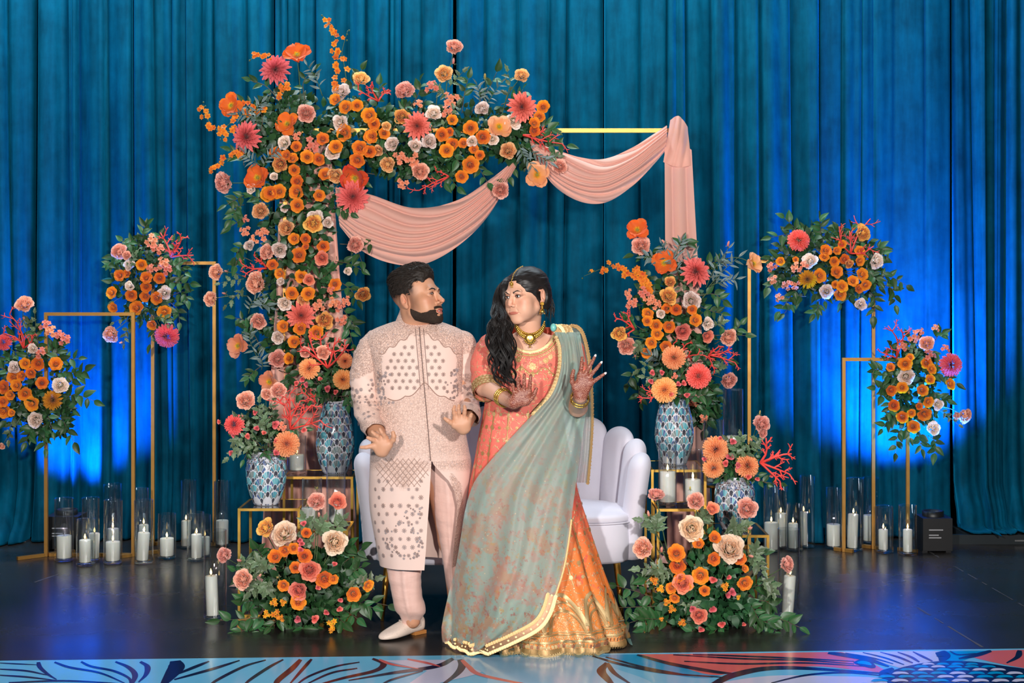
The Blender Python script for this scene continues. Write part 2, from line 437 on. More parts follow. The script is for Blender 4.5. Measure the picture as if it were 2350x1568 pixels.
# coral field right, white fans, centre of scales
patch('blue', [(1360, 1500), (1460, 1502), (1560, 1520), (1680, 1548), (1600, 1556), (1500, 1540), (1430, 1520)])
patch('coral', [(1462, 1502), (1700, 1500), (1990, 1497), (2000, 1520), (2030, 1545), (1880, 1530), (1730, 1538), (1640, 1550), (1560, 1530), (1500, 1512)])
patch('sky', [(1600, 1566), (1700, 1540), (1830, 1532), (2030, 1546), (2040, 1580), (1800, 1640), (1500, 1660), (1400, 1600)])
patch('white', [(1930, 1497), (2160, 1495), (2170, 1508), (2140, 1525), (2080, 1535), (2020, 1520)])
patch('blue', [(2160, 1495), (2280, 1494), (2240, 1506), (2200, 1520), (2160, 1516)])
patch('coral', [(2270, 1494), (2420, 1492), (2420, 1540), (2340, 1532), (2260, 1516), (2230, 1508)])
patch('white', [(880, 1516), (1020, 1515), (1110, 1522), (1100, 1545), (1000, 1570), (900, 1600), (980, 1540)])
patch('pale', [(1040, 1511), (1360, 1506), (1400, 1530), (1500, 1580), (1300, 1640), (1080, 1640), (1120, 1560), (1080, 1530)])
patch('white', [(1620, 1572), (1760, 1552), (1900, 1552), (2030, 1560), (2000, 1600), (1800, 1620), (1650, 1610)])
for pts, w0, w1, k in [
    ([(88, 1520), (92, 1532), (110, 1548), (130, 1560)], 4, 3, 'navy'), ([(125, 1520), (160, 1532), (230, 1545), (290, 1570)], 4, 3, 'navy'),
    ([(186, 1519), (210, 1530), (260, 1540), (295, 1556), (300, 1570)], 4, 3, 'navy'), ([(265, 1519), (295, 1532), (310, 1550), (300, 1575)], 4, 5, 'navy'),
    ([(322, 1519), (338, 1530), (335, 1548), (318, 1566)], 5, 3, 'navy'), ([(402, 1517), (405, 1530), (395, 1545), (375, 1570)], 12, 12, 'navy'),
    ([(480, 1518), (450, 1530), (405, 1548)], 3, 5, 'navy'), ([(550, 1516), (490, 1535), (400, 1560)], 3, 5, 'navy'), ([(610, 1515), (560, 1530), (500, 1560), (480, 1575)], 3, 4, 'navy'),
    ([(650, 1514), (620, 1530), (580, 1556), (560, 1572)], 3, 4, 'navy'), ([(690, 1514), (670, 1535), (640, 1560), (630, 1575)], 5, 6, 'plum'), ([(715, 1513), (700, 1530), (665, 1570)], 3, 3, 'plum'),
    ([(825, 1520), (770, 1530), (710, 1552), (680, 1572)], 3, 3, 'navy'), ([(820, 1534), (760, 1545), (700, 1572)], 3, 3, 'navy'), ([(855, 1512), (880, 1524), (860, 1540), (790, 1556), (720, 1575)], 5, 5, 'plum'),
    ([(1040, 1512), (1000, 1530), (900, 1545), (800, 1562)], 7, 4, 'navy'), ([(1055, 1514), (1060, 1530), (1045, 1550), (1010, 1575)], 6, 5, 'navy'), ([(970, 1540), (900, 1560), (870, 1575)], 3, 3, 'navy'),
    ([(0, 1536), (60, 1540), (110, 1550)], 3, 3, 'navy'), ([(0, 1550), (60, 1554), (130, 1562)], 3, 3, 'navy'), ([(20, 1567), (150, 1563), (290, 1570)], 3, 3, 'navy'), ([(0, 1522), (40, 1524), (85, 1526)], 2, 2, 'navy'),
    ([(1060, 1515), (1075, 1530), (1100, 1548), (1180, 1566), (1240, 1575)], 5, 4, 'coral'), ([(870, 1514), (900, 1525), (960, 1535)], 4, 3, 'coral'), ([(935, 1513), (980, 1522), (1010, 1530)], 4, 3, 'coral'),
    ([(1360, 1506), (1430, 1526), (1530, 1545), (1660, 1555)], 4, 4, 'navy'), ([(1390, 1508), (1480, 1532), (1580, 1550)], 3, 3, 'navy'), ([(1394, 1522), (1380, 1540), (1395, 1560), (1410, 1575)], 7, 6, 'plum'),
    ([(1394, 1522), (1410, 1545), (1450, 1572)], 4, 4, 'plum'), ([(1462, 1503), (1540, 1524), (1640, 1542), (1680, 1546)], 5, 6, 'navy'), ([(1630, 1575), (1690, 1548), (1800, 1533), (2030, 1546)], 10, 6, 'navy'),
    ([(1545, 1503), (1700, 1512), (1850, 1516), (1960, 1524)], 3, 3, 'navy'), ([(1590, 1502), (1800, 1510), (1960, 1518)], 3, 3, 'navy'), ([(1570, 1518), (1700, 1524), (1850, 1522), (1990, 1530)], 3, 3, 'navy'),
    ([(1770, 1568), (1850, 1550), (1940, 1544), (2035, 1552)], 3, 4, 'navy'), ([(1900, 1498), (1985, 1512), (2040, 1530)], 8, 5, 'navy'), ([(2040, 1560), (2032, 1545), (2050, 1534)], 10, 8, 'navy'),
    ([(1940, 1499), (2000, 1510), (2050, 1524)], 2, 3, 'navy'), ([(1980, 1498), (2030, 1510), (2075, 1526)], 2, 3, 'navy'), ([(2020, 1497), (2060, 1508), (2095, 1522)], 2, 4, 'plum'), ([(2060, 1497), (2090, 1508), (2110, 1520)], 2, 4, 'plum'),
    ([(2095, 1496), (2115, 1506), (2140, 1518)], 2, 4, 'plum'), ([(2155, 1495), (2165, 1506), (2160, 1518)], 12, 8, 'navy'), ([(2275, 1494), (2240, 1504), (2200, 1512)], 6, 6, 'navy'), ([(2340, 1493), (2335, 1508), (2310, 1522)], 5, 4, 'navy'),
    ([(2180, 1495), (2200, 1503), (2240, 1500)], 2, 3, 'navy')]:
    line(pts, w0, w1, k)
# teardrop and the scaled flower heart
patch('navy', [(1958, 1520), (1975, 1514), (1998, 1518), (2010, 1530), (2000, 1534), (1975, 1528), (1962, 1524)]); patch('blue', [(1966, 1520), (1978, 1517), (1994, 1520), (2000, 1527), (1985, 1525), (1970, 1523)])
patch('navy', [(2030, 1556), (2060, 1535), (2140, 1519), (2220, 1518), (2300, 1528), (2380, 1545), (2400, 1600), (2300, 1660), (2080, 1640)])
rr = random.Random(4); k = 0
for row, (y, h) in enumerate([(1524, 5.5), (1530, 6), (1537, 6.5), (1545, 7), (1553, 7.5), (1562, 8), (1572, 8.5)]):
    x0 = 2130 - 24 * row; x1 = 2230 + 30 * row
    nn = 3 + row
    for i in range(nn + 1):
        x = x0 + (x1 - x0) * i / nn + (8 if row % 2 else 0); w = (x1 - x0) / nn * 0.44
        k += 1
        pts = [(x - w, y + h * 0.25), (x - w * 0.6, y - h * 0.38), (x, y - h * 0.5), (x + w * 0.7, y - h * 0.3), (x + w, y + h * 0.3), (x + w * 0.2, y + h * 0.22), (x - w * 0.5, y + h * 0.4)]
        patch(('blue', 'white', 'blue', 'blue', 'white')[rr.randrange(5)], pts)

# ================================================================== peach drapes on the arch
t = NT('peach_chiffon'); v = t.coord('Object')
n1 = t.noise(v, 3.5, 4); col = t.mix(n1, rgb(248, 178, 158), rgb(253, 200, 182))
t.set(color=col, rough=0.75, spec=0.1, sheen=0.3)
tl = t.n('ShaderNodeBsdfTranslucent'); t.l(col, tl.inputs[0]); tp = t.n('ShaderNodeBsdfTransparent')
m1 = t.n('ShaderNodeMixShader', inp={0: 0.22}); t.l(t.b.outputs[0], m1.inputs[1]); t.l(tl.outputs[0], m1.inputs[2])
m2 = t.n('ShaderNodeMixShader', inp={0: 0.07}); t.l(m1.outputs[0], m2.inputs[1]); t.l(tp.outputs[0], m2.inputs[2]); t.l(m2.outputs[0], t.out.inputs[0])
t.bump(t.noise(v, 300, 2), 0.08, 0.001)
M_CHIFFON = t.m
def sheet(top, bot, Y, nu, nv, disp, name, mat, parent, zclamp=0.008):
    a = spline(top, nu); b = spline(bot, nu); vs = []
    for j in range(nv):
        q = j / (nv - 1)
        for i in range(nu):
            p = a[i] * (1 - q) + b[i] * q; dy, dpx, dpy = disp(i / (nu - 1), q)
            yy = Y(i / (nu - 1), q) if callable(Y) else Y
            w = P(p[0] + dpx, p[1] + dpy, yy); w.y += dy; w.z = max(w.z, zclamp); vs.append(w)
    return put(name, new_mesh(name, vs, grid_faces(nv, nu)), mat, parent)
drape = thing('arch_drape', 'peach chiffon drape swagged along the arch and hanging down both posts', 'drape', P(1554, 1357, 7.7))
def fold(nf, amp, seed, ph=1.3):
    r = random.Random(seed); a = [r.uniform(0.6, 1.3) for _ in range(nf + 2)]
    def f(u, q):
        x = q * nf + ph * math.sin(u * 2.2 + seed) * 0.7 + 0.4 * math.sin(u * 5 + q * 7)
        k = min(nf + 1, max(0, int(x))); w = abs(math.sin(x * PI)) ** 0.55
        env = 0.35 + 0.65 * math.sin(PI * min(1, max(0, u))) ** 0.6
        return (-amp * a[k] * w * env - 0.06 * math.sin(PI * q) * env, 0, 0)
    return f
sheet([(770, 430), (850, 447), (950, 478), (1050, 460), (1130, 408), (1176, 372)], [(780, 520), (830, 575), (900, 605), (975, 606), (1055, 562), (1125, 490), (1184, 384)], 7.70, 90, 70, fold(8, 0.032, 1), 'left_swag', M_CHIFFON, drape)
sheet([(1215, 322), (1270, 342), (1330, 362), (1385, 366), (1450, 340), (1500, 308), (1530, 288)], [(1225, 360), (1270, 425), (1330, 463), (1390, 465), (1450, 428), (1500, 378), (1530, 342)], 7.70, 80, 64, fold(7, 0.030, 2), 'right_swag', M_CHIFFON, drape)
# bunched cloth over the corner, then the long fall behind the flowers
def corner(u, q):
    return (-0.055 * math.sin(PI * u) * math.sin(PI * (0.15 + 0.8 * q)) - 0.012 * abs(math.sin(u * 9 + q * 3)), 0, 0)
sheet([(1538, 276), (1548, 269), (1556, 268), (1566, 276), (1578, 292)], [(1522, 372), (1538, 380), (1552, 384), (1568, 384), (1586, 380)], 7.67, 30, 22, corner, 'corner_knot', M_CHIFFON, drape)
def fallf(nf, amp, seed):
    def f(u, q):
        x = u * nf + 0.5 * math.sin(q * 3 + seed); return (-amp * abs(math.sin(x * PI)) ** 0.7 * (0.5 + 0.5 * q) , 0, 0)
    return f
sheet([(1524, 340), (1545, 330), (1565, 330), (1586, 345)], [(1530, 1340), (1570, 1345), (1600, 1345), (1640, 1340)], lambda u, q: 7.69 - 0.06 * q, 40, 40, fallf(2, 0.045, 1), 'right_fall', M_CHIFFON, drape)
sheet([(650, 330), (680, 320), (720, 320), (760, 330)], [(600, 1345), (670, 1350), (750, 1350), (830, 1340)], lambda u, q: 7.80 - 0.10 * q, 60, 40, fallf(6, 0.06, 2), 'left_fall', M_CHIFFON, drape)
def puddle(cx, cy, w, seed, name):
    vs = []; nu, nv = 46, 16; Y0 = 7.55
    for j in range(nv):
        q = j / (nv - 1)
        for i in range(nu):
            u = 2 * i / (nu - 1) - 1
            x = (cx - 1175) * Y0 / F + u * w * (0.75 + 0.35 * q); y = 7.72 - 0.19 * q * (1 - 0.3 * u * u)
            h = 0.16 * (1 - q) ** 1.4 * (1 - u * u * 0.7) + 0.075 * abs(noise.noise((u * 3.5 + seed, q * 3, seed))) * (1 - q) ** 0.5 + 0.03 * abs(noise.noise((u * 9, q * 7, seed)))
            vs.append((x, y, 0.006 + max(0, h) * (1 if q < 1 else 0.05)))
    return put(name, new_mesh(name, vs, grid_faces(nv, nu)), M_CHIFFON, drape)
puddle(690, 1300, 0.34, 3, 'floor_puddle'); puddle(1585, 1300, 0.26, 5, 'floor_puddle')

# ================================================================== scalloped velvet sofa
t = NT('lavender_velvet'); v = t.coord('Object')
t.set(color=t.mix(t.noise(v, 6, 4), rgb(210, 207, 219), rgb(226, 224, 235)), rough=0.7, spec=0.15, sheen=0.35, sheen_tint=(0.9, 0.9, 1.0)); t.bump(t.noise(v, 350, 2), 0.08, 0.001)
M_SOFA = t.m
SX, SF, SB = -0.045, 6.78, 7.40
sofa = thing('scalloped_sofa', 'pale lavender velvet loveseat with a scalloped shell back and gold legs', 'sofa', (SX, 7.05, 0))
def outline(inset, n=72):
    hw, hd = 0.615 - inset, (SB - SF) / 2 - inset; cy = (SF + SB) / 2; pts = []
    for i in range(n):
        a = 2 * PI * i / n; c, s_ = math.cos(a), math.sin(a); e = 0.42 if s_ < 0 else 0.75
        pts.append((SX + hw * math.copysign(abs(c) ** e, c), cy + hd * math.copysign(abs(s_) ** e, s_)))
    return pts
def slab(zs_ins, name):
    vs = []; n = 72
    for z, ins in zs_ins: vs += [(x, y, z) for x, y in outline(ins, n)]
    f = grid_faces(len(zs_ins), n, True); f.append(tuple(range(n))[::-1]); f.append(tuple((len(zs_ins) - 1) * n + i for i in range(n)))
    return put(name, new_mesh(name, vs, f), M_SOFA, sofa)
slab([(0.262, 0.05), (0.265, 0.02), (0.28, 0.004), (0.36, 0.0), (0.44, 0.004), (0.452, 0.012)], 'seat_base')
slab([(0.453, 0.014), (0.458, 0.004), (0.47, 0.002), (0.482, 0.006), (0.490, 0.02), (0.496, 0.06), (0.502, 0.14), (0.505, 0.22)], 'seat_cushion')
mb = MB(); mb.tube([(x, y, 0.4525) for x, y in outline(-0.001)] + [(outline(-0.001)[0][0], outline(-0.001)[0][1], 0.4525)], 0.004, 6); mb.put('piping', M_SOFA, sofa)
path = []
hw = 0.60
for a in np.linspace(-0.10, PI + 0.10, 400):
    c, s_ = math.cos(a), math.sin(a)
    path.append((SX + hw * math.copysign(abs(c) ** 0.62, c), 6.93 + (SB - 6.93 + 0.02) * (max(0, s_) ** 0.62 if s_ > 0 else s_ * 1.2)))
path = np.array(path); seg = np.r_[0, np.cumsum(np.linalg.norm(np.diff(path, axis=0), axis=1))]; NCH = 12
for k in range(NCH):
    s0 = (k + 0.5) / NCH * seg[-1]; wd = seg[-1] / NCH * 1.22
    px = np.interp(s0, seg, path[:, 0]); py = np.interp(s0, seg, path[:, 1]); tx = np.interp(s0 + 0.02, seg, path[:, 0]) - np.interp(s0 - 0.02, seg, path[:, 0]); ty = np.interp(s0 + 0.02, seg, path[:, 1]) - np.interp(s0 - 0.02, seg, path[:, 1])
    T_ = Vector((tx, ty, 0)).normalized(); N_ = Vector((ty, -tx, 0)).normalized()
    u = abs((k + 0.5) / NCH - 0.5) * 2; ht = 0.945 - 0.205 * u ** 1.5; zb = 0.275
    vs = []; nr = 40; n = 22
    for j in range(nr):
        q = 1 - (1 - j / (nr - 1)) ** 1.6; z = zb + (ht - zb) * q
        d = max(0, (z - (ht - wd * 0.42)) / (wd * 0.42)); a_ = wd / 2 * math.sqrt(max(0.0004, 1 - min(1, d) ** 2)); b_ = 0.052 * math.sqrt(max(0.01, 1 - d ** 2.6))
        nar = 0.80 + 0.20 * min(1, q * 1.6)
        off = N_ * (0.055 * q ** 1.5)
        for i in range(n):
            th = 2 * PI * i / n; vs.append(Vector((px, py, z)) + off + T_ * a_ * nar * math.cos(th) + N_ * b_ * math.sin(th))
    f = grid_faces(nr, n, True); f.append(tuple(range(n))[::-1]); f.append(tuple((nr - 1) * n + i for i in range(n)))
    put('back_channel', new_mesh('back_channel', vs, f), M_SOFA, sofa)
for x, y, sx, sy in ((SX - 0.53, SF + 0.07, -1, -1), (SX + 0.53, SF + 0.07, 1, -1), (SX - 0.45, SB - 0.08, -1, 1), (SX + 0.45, SB - 0.08, 1, 1)):
    mb = MB(); mb.tube([(x, y, 0.265), (x + sx * 0.012, y + sy * 0.01, 0.13), (x + sx * 0.024, y + sy * 0.02, 0.002)], [0.017, 0.013, 0.008], 14); mb.put('leg', M_GOLD, sofa)

# ================================================================== flowers: petal materials and bloom meshes
t = NT('petal'); cA = t.attr('Col'); v = t.coord('Object')
oi = t.n('ShaderNodeObjectInfo')
hs = t.n('ShaderNodeHueSaturation'); t.l(cA, hs.inputs['Color'])
t.l(t.math('MULTIPLY_ADD', oi.outputs['Random'], 0.026, 0.487), hs.inputs['Hue'])
t.l(t.math('MULTIPLY_ADD', oi.outputs['Random'], 0.22, 0.98), hs.inputs['Value'])
t.set(color=t.mix(t.math('MULTIPLY', t.noise(v, 4.5, 4), 0.35), hs.outputs[0], t.mix(0.5, hs.outputs[0], (0.9, 0.50, 0.36))), rough=0.62, spec=0.22, sheen=0.15)
hs.inputs['Saturation'].default_value = 1.06
tl = t.n('ShaderNodeBsdfTranslucent'); t.l(hs.outputs[0], tl.inputs[0]); mx = t.n('ShaderNodeMixShader', inp={0: 0.28}); t.l(t.b.outputs[0], mx.inputs[1]); t.l(tl.outputs[0], mx.inputs[2]); t.l(mx.outputs[0], t.out.inputs[0])
M_PETAL = t.m
t = NT('leaf_green'); cA = t.attr('Col'); oi = t.n('ShaderNodeObjectInfo')
hs = t.n('ShaderNodeHueSaturation'); t.l(cA, hs.inputs['Color'])
t.l(t.math('MULTIPLY_ADD', oi.outputs['Random'], 0.05, 0.475), hs.inputs['Hue']); t.l(t.math('MULTIPLY_ADD', oi.outputs['Random'], 0.6, 0.42), hs.inputs['Value'])
t.set(color=t.mix(t.math('MULTIPLY', t.noise(t.coord('Object'), 12, 3), 0.5), hs.outputs[0], (0.02, 0.07, 0.03)), rough=0.42, spec=0.4)
M_LEAF = t.m
M_STEM = simple_mat('stem_green', rgb(74, 96, 58), 0.6, var=0.3)
M_TWIG = simple_mat('twig_brown', rgb(92, 78, 60), 0.7, var=0.3)
M_CORAL = simple_mat('coral_red', rgb(232, 74, 66), 0.5, var=0.15, scale=60)


class Bloom:
    def __init__(s, seed): s.v = []; s.f = []; s.c = []; s.r = random.Random(seed)
    def petal(s, phi, r0, z0, L, W, t0, t1, cin, cout, cup=0.3, ruf=0.0, nu=4, nv=5, tip=0.0, wexp=0.6, wrap=0.0, base=0.35):
        "one petal: base at radius r0, bending from tilt t0 to t1 (0 upright, pi/2 flat)"
        n0 = len(s.v); r = r0; z = z0; ph = s.r.random() * 6
        for j in range(nv + 1):
            q = j / nv; a = t0 + (t1 - t0) * q ** 1.2
            if j: r += L / nv * math.sin(a); z += L / nv * math.cos(a)
            if tip: w = W * (base + (1 - base) * math.sin(min(1, q / 0.55) * PI / 2)) * (1 - max(0, (q - 0.55) / 0.45) ** 1.6 * tip)
            else: w = W * (base + (1 - base) * math.sin(min(1, q / 0.6) * PI / 2)) * math.sqrt(max(0.0, 1 - max(0, (q - 0.6) / 0.43) ** 2.2))
            for i in range(nu + 1):
                u = 2 * i / nu - 1
                lat = u * w; inn = cup * u * u * w
                rf = ruf * W * math.sin(u * 4.5 + ph) * q * q + ruf * 0.6 * W * math.sin(u * 8 + ph * 2) * q ** 3
                rr = r - inn * math.cos(a) - rf * math.cos(a); zz = z + inn * math.sin(a) + rf * math.sin(a) * 1.2
                if wrap:
                    ang = lat / max(wrap, 1e-3); x = rr * math.cos(ang) if rr > 0.03 else rr; y = max(rr, 0.05) * math.sin(ang)
                else: x = rr; y = lat
                s.v.append((x * math.cos(phi) - y * math.sin(phi), x * math.sin(phi) + y * math.cos(phi), zz))
                k = min(1, q * 1.1); e = abs(u) ** 3 * 0.25
                s.c.append(lerp(cin, cout, min(1, k + e)))
        for j in range(nv):
            for i in range(nu):
                a = n0 + j * (nu + 1) + i; s.f.append((a, a + 1, a + nu + 2, a + nu + 1))
    def sepals(s, n=5, L=0.5, col=rgb(62, 92, 46), z0=-0.42):
        for i in range(n): s.petal(i * 2 * PI / n + s.r.random() * 0.3, 0.08, z0, L, 0.14, 1.2, 1.9, col, col, tip=0.95, nu=2, nv=3)
    def mesh(s, name): me = new_mesh(name, s.v, s.f, True, cols=s.c); me.materials.append(M_PETAL); return me

GA = 2.39996
def rose(seed, cin, cmid, cout, n=17, open_=1.0):
    b = Bloom(seed); dk = cin
    for k, (m, r0, z0, L, W, t0, t1, wr) in enumerate(((3, 0.05, -0.30, 0.70, 0.20, 0.02, -0.16, 0.10), (4, 0.15, -0.34, 0.70, 0.34, 0.10, -0.38, 0.20), (5, 0.24, -0.38, 0.70, 0.40, 0.28, -0.12, 0.32), (5, 0.28, -0.42, 0.74, 0.40, 0.55, 1.0 * open_, 0.0), (6, 0.28, -0.46, 0.84, 0.50, 0.80, 1.30 * open_, 0.0))):
        for i in range(m):
            phi = (i + 0.5 * (k % 2)) * 2 * PI / m + b.r.uniform(-0.25, 0.25) + k * 0.4; q = k / 4
            b.petal(phi, r0, z0, L * b.r.uniform(0.93, 1.07), W, t0, t1 + b.r.uniform(-0.08, 0.12), dk, lerp(cmid, cout, 0.35 + 0.6 * q), cup=0.35, ruf=0.05 + 0.05 * q, nu=4, nv=5, wrap=wr)
    b.sepals(5, 0.42)
    return b.mesh('rose_bloom')
def peony(seed, cin, cmid, cout, n=46, ruf=0.16):
    b = Bloom(seed); dk = tuple(x * 0.9 for x in cin)
    m = int(n * 0.72)
    for i in range(m):
        q = (i + 0.5) / m; phi = i * GA + b.r.uniform(-0.4, 0.4)
        t = 0.12 + 1.25 * q ** 0.65
        L = 0.36 + 0.16 * q + b.r.uniform(-0.06, 0.08)
        b.petal(phi, 0.44 * math.sin(t), 0.36 * math.cos(t) - 0.42, L, 0.20 + 0.15 * q, t * 0.75 + 0.1, t * 0.75 - 0.85 + 0.6 * q + b.r.uniform(-0.25, 0.2), dk, lerp(cmid, cout, q * 0.8 + 0.2 * b.r.random()), cup=0.75, ruf=ruf * 1.3, nu=4, nv=4)
    for i in range(n - m):
        q = (i + 1) / (n - m); phi = i * GA + b.r.uniform(-0.3, 0.3)
        b.petal(phi, 0.36, -0.46, 0.56 + 0.12 * q + b.r.uniform(-0.06, 0.06), 0.40 + 0.05 * q, 0.75 + 0.25 * q, 0.70 + 0.60 * q + b.r.uniform(-0.25, 0.15), lerp(dk, cmid, 0.5), cout, cup=0.4, ruf=ruf, nu=5, nv=5)
    b.sepals(4, 0.4)
    return b.mesh('peony_bloom')
def ranunculus(seed, cin, cmid, cout, n=44):
    b = Bloom(seed)
    for i in range(n):
        q = i / (n - 1); phi = i * GA + b.r.uniform(-0.1, 0.1)
        r0 = 0.05 + 0.42 * q; L = 0.46 + 0.24 * q; W = 0.15 + 0.25 * q
        t0 = 0.15 + 0.55 * q; t1 = -0.55 + 0.55 * q + 1.1 * max(0, q - 0.55) / 0.45
        b.petal(phi, r0, -0.26 - 0.12 * q, L, W, t0, t1, lerp(cin, cmid, min(1, q * 2)), lerp(cmid, cout, q), cup=0.4, ruf=0.04 + 0.08 * q, nu=3, nv=4, wrap=max(r0, 0.14))
    b.petal(0, 0.0, -0.1, 0.12, 0.08, 0, 0, rgb(222, 184, 60), rgb(222, 184, 60))
    return b.mesh('ranunculus_bloom')
def dahlia(seed, cin, cout, ctip, rows=8, tip=0.75):
    b = Bloom(seed)
    for k in range(rows):
        q = k / (rows - 1); n = 7 + int(8 * q)
        for i in range(n):
            phi = (i + 0.5 * (k % 2)) * 2 * PI / n + b.r.uniform(-0.12, 0.12)
            L = 0.30 + 0.62 * q + b.r.uniform(-0.05, 0.05)
            tl = 0.2 + 1.32 * q
            b.petal(phi, 0.04 + 0.1 * q, -0.14 * q, L, 0.075 + 0.075 * q, tl * 0.9, tl * 1.08 + 0.06, lerp(cin, cout, q * 0.35), lerp(cin, ctip, min(1, 0.15 + 1.0 * q)), cup=0.9, ruf=0.05, nu=2, nv=4, tip=tip, base=0.5)
    return b.mesh('dahlia_bloom')
def pompon(seed, cin, cout, ctip, n=150, pw=0.11):
    b = Bloom(seed)
    for i in range(n):
        q = (i + 0.5) / n; phi = i * GA
        t = 0.05 + 1.72 * q ** 0.62
        rr = 0.45 * math.sin(t); zz = 0.42 * math.cos(t) - 0.42
        L = 0.30 + 0.26 * q + b.r.uniform(-0.03, 0.03)
        b.petal(phi + b.r.uniform(-0.08, 0.08), rr, zz, L, pw * (0.55 + 0.55 * q), t * 0.85, t * 1.1 + 0.1, lerp(cin, cout, q), lerp(cout, ctip, 0.55 + 0.45 * b.r.random()), cup=1.0, ruf=0.05, nu=2, nv=2, base=0.6)
    for i in range(14): b.petal(i * GA, 0.02 + 0.06 * (i / 14), -0.06, 0.16, 0.09, 0.15 + 0.3 * i / 14, -0.2, cin, cout, cup=0.8, nu=2, nv=2, base=0.7)
    return b.mesh('pompon_bloom')
def mum(seed, cin, cout, ctip):
    b = Bloom(seed); n = 170
    for i in range(n):
        q = (i + 0.5) / n; phi = i * GA + b.r.uniform(-0.15, 0.15)
        t = 0.05 + 1.75 * q ** 0.6
        L = 0.34 + 0.34 * q + b.r.uniform(-0.05, 0.05)
        b.petal(phi, 0.38 * math.sin(t), 0.36 * math.cos(t) - 0.42, L, 0.075, t * 0.8, t * 1.0 - 0.25, lerp(cin, cout, q), lerp(cout, ctip, 0.4 + 0.6 * b.r.random()), cup=0.9, ruf=0.05, nu=2, nv=3, base=0.7, tip=0.7)
    return b.mesh('chrysanthemum_bloom')
def poppy(seed, cin, cmid, cout):
    b = Bloom(seed)
    for k, (n, t1, L) in enumerate(((3, 0.75, 0.92), (4, 1.25, 1.0))):
        for i in range(n):
            phi = (i + 0.5 * k) * 2 * PI / n + b.r.uniform(-0.2, 0.2)
            b.petal(phi, 0.06, -0.3, L * b.r.uniform(0.92, 1.05), 0.50, 1.05, t1 + b.r.uniform(-0.2, 0.35), lerp(cin, cmid, 0.3), lerp(cmid, cout, b.r.random()), cup=0.32, ruf=0.13, nu=7, nv=6, base=0.25)
    return b.mesh('poppy_bloom')
def poppy_center(seed):
    b = Bloom(seed); y1 = rgb(214, 168, 30); y2 = rgb(238, 206, 70); g = rgb(150, 150, 50)
    for i in range(40):
        b.petal(i * GA, 0.06, -0.24, 0.24 + 0.1 * b.r.random(), 0.022, 0.2 + 0.9 * (i % 8) / 8, 0.3 + 0.9 * (i % 8) / 8, y1, y2, nu=1, nv=2, base=1)
    for i in range(8): b.petal(i * 2 * PI / 8, 0.01, -0.06, 0.12, 0.06, 1.0, 2.6, g, g, nu=1, nv=3)
    return b.mesh('poppy_center')
def blossoms(seed, cin, cout, n=5):
    b = Bloom(seed); tot = []
    for k in range(n):
        s0 = len(b.v); a = k * GA; rad = 0.0 if k == 0 else 0.52 + 0.08 * b.r.random()
        off = Vector((rad * math.cos(a), rad * math.sin(a), 0.15 - 0.3 * rad + 0.1 * b.r.random()))
        nn = b.r.choice((5, 5, 6))
        for i in range(nn):
            b.petal(i * 2 * PI / nn + k, 0.03, 0, 0.40, 0.16, 0.9, 1.5 + b.r.uniform(-0.2, 0.3), cin, cout, cup=0.25, ruf=0.1, nu=2, nv=3, base=0.3)
        b.petal(0, 0, 0.0, 0.08, 0.05, 0, 0, rgb(220, 180, 90), rgb(220, 180, 90), nu=1, nv=1)
        q = Vector((0, 0, 1)).rotation_difference(Vector((math.cos(a) * rad, math.sin(a) * rad, 0.9)).normalized())
        for i in range(s0, len(b.v)): b.v[i] = tuple(q @ Vector(b.v[i]) + off)
    return b.mesh('blossom_cluster')
def spray_flower(seed, cin, cout):
    b = Bloom(seed)
    for i in range(9):
        q = i / 8
        b.petal(i * GA, 0.05 + 0.1 * q, -0.4, 0.7 + 0.2 * q, 0.3 + 0.2 * q, 0.1 + 0.5 * q, 0.1 + 1.2 * q, lerp(cin, cout, q * 0.6), lerp(cin, cout, 0.4 + 0.6 * q), cup=0.5, ruf=0.1, nu=3, nv=4)
    b.sepals(4, 0.5)
    return b.mesh('spray_bloom')
def bud(seed, cin, cout):
    b = Bloom(seed)
    for i in range(8):
        q = i / 7; b.petal(i * GA, 0.10 + 0.12 * q, -0.85, 1.35 - 0.25 * q, 0.34, 0.35, -0.55 + 0.3 * q, cin, cout, cup=0.5, nu=3, nv=5, wrap=0.3)
    b.sepals(5, 0.75, z0=-0.95)
    return b.mesh('bud_bloom')
def freesia(seed, cin, cout):
    b = Bloom(seed)
    for k in range(3):
        s0 = len(b.v)
        for i in range(6): b.petal(i * PI / 3, 0.03, -0.3, 0.62, 0.17, 0.35, 1.3, cin, cout, cup=0.5, ruf=0.08, nu=2, nv=3)
        off = Vector((0.45 * math.cos(k * 2.1), 0.45 * math.sin(k * 2.1), 0.1 * k)); q = Quaternion((math.sin(k * 2), math.cos(k * 2), 0), 0.35)
        for i in range(s0, len(b.v)): b.v[i] = tuple(q @ Vector(b.v[i]) + off)
    return b.mesh('freesia_bloom')

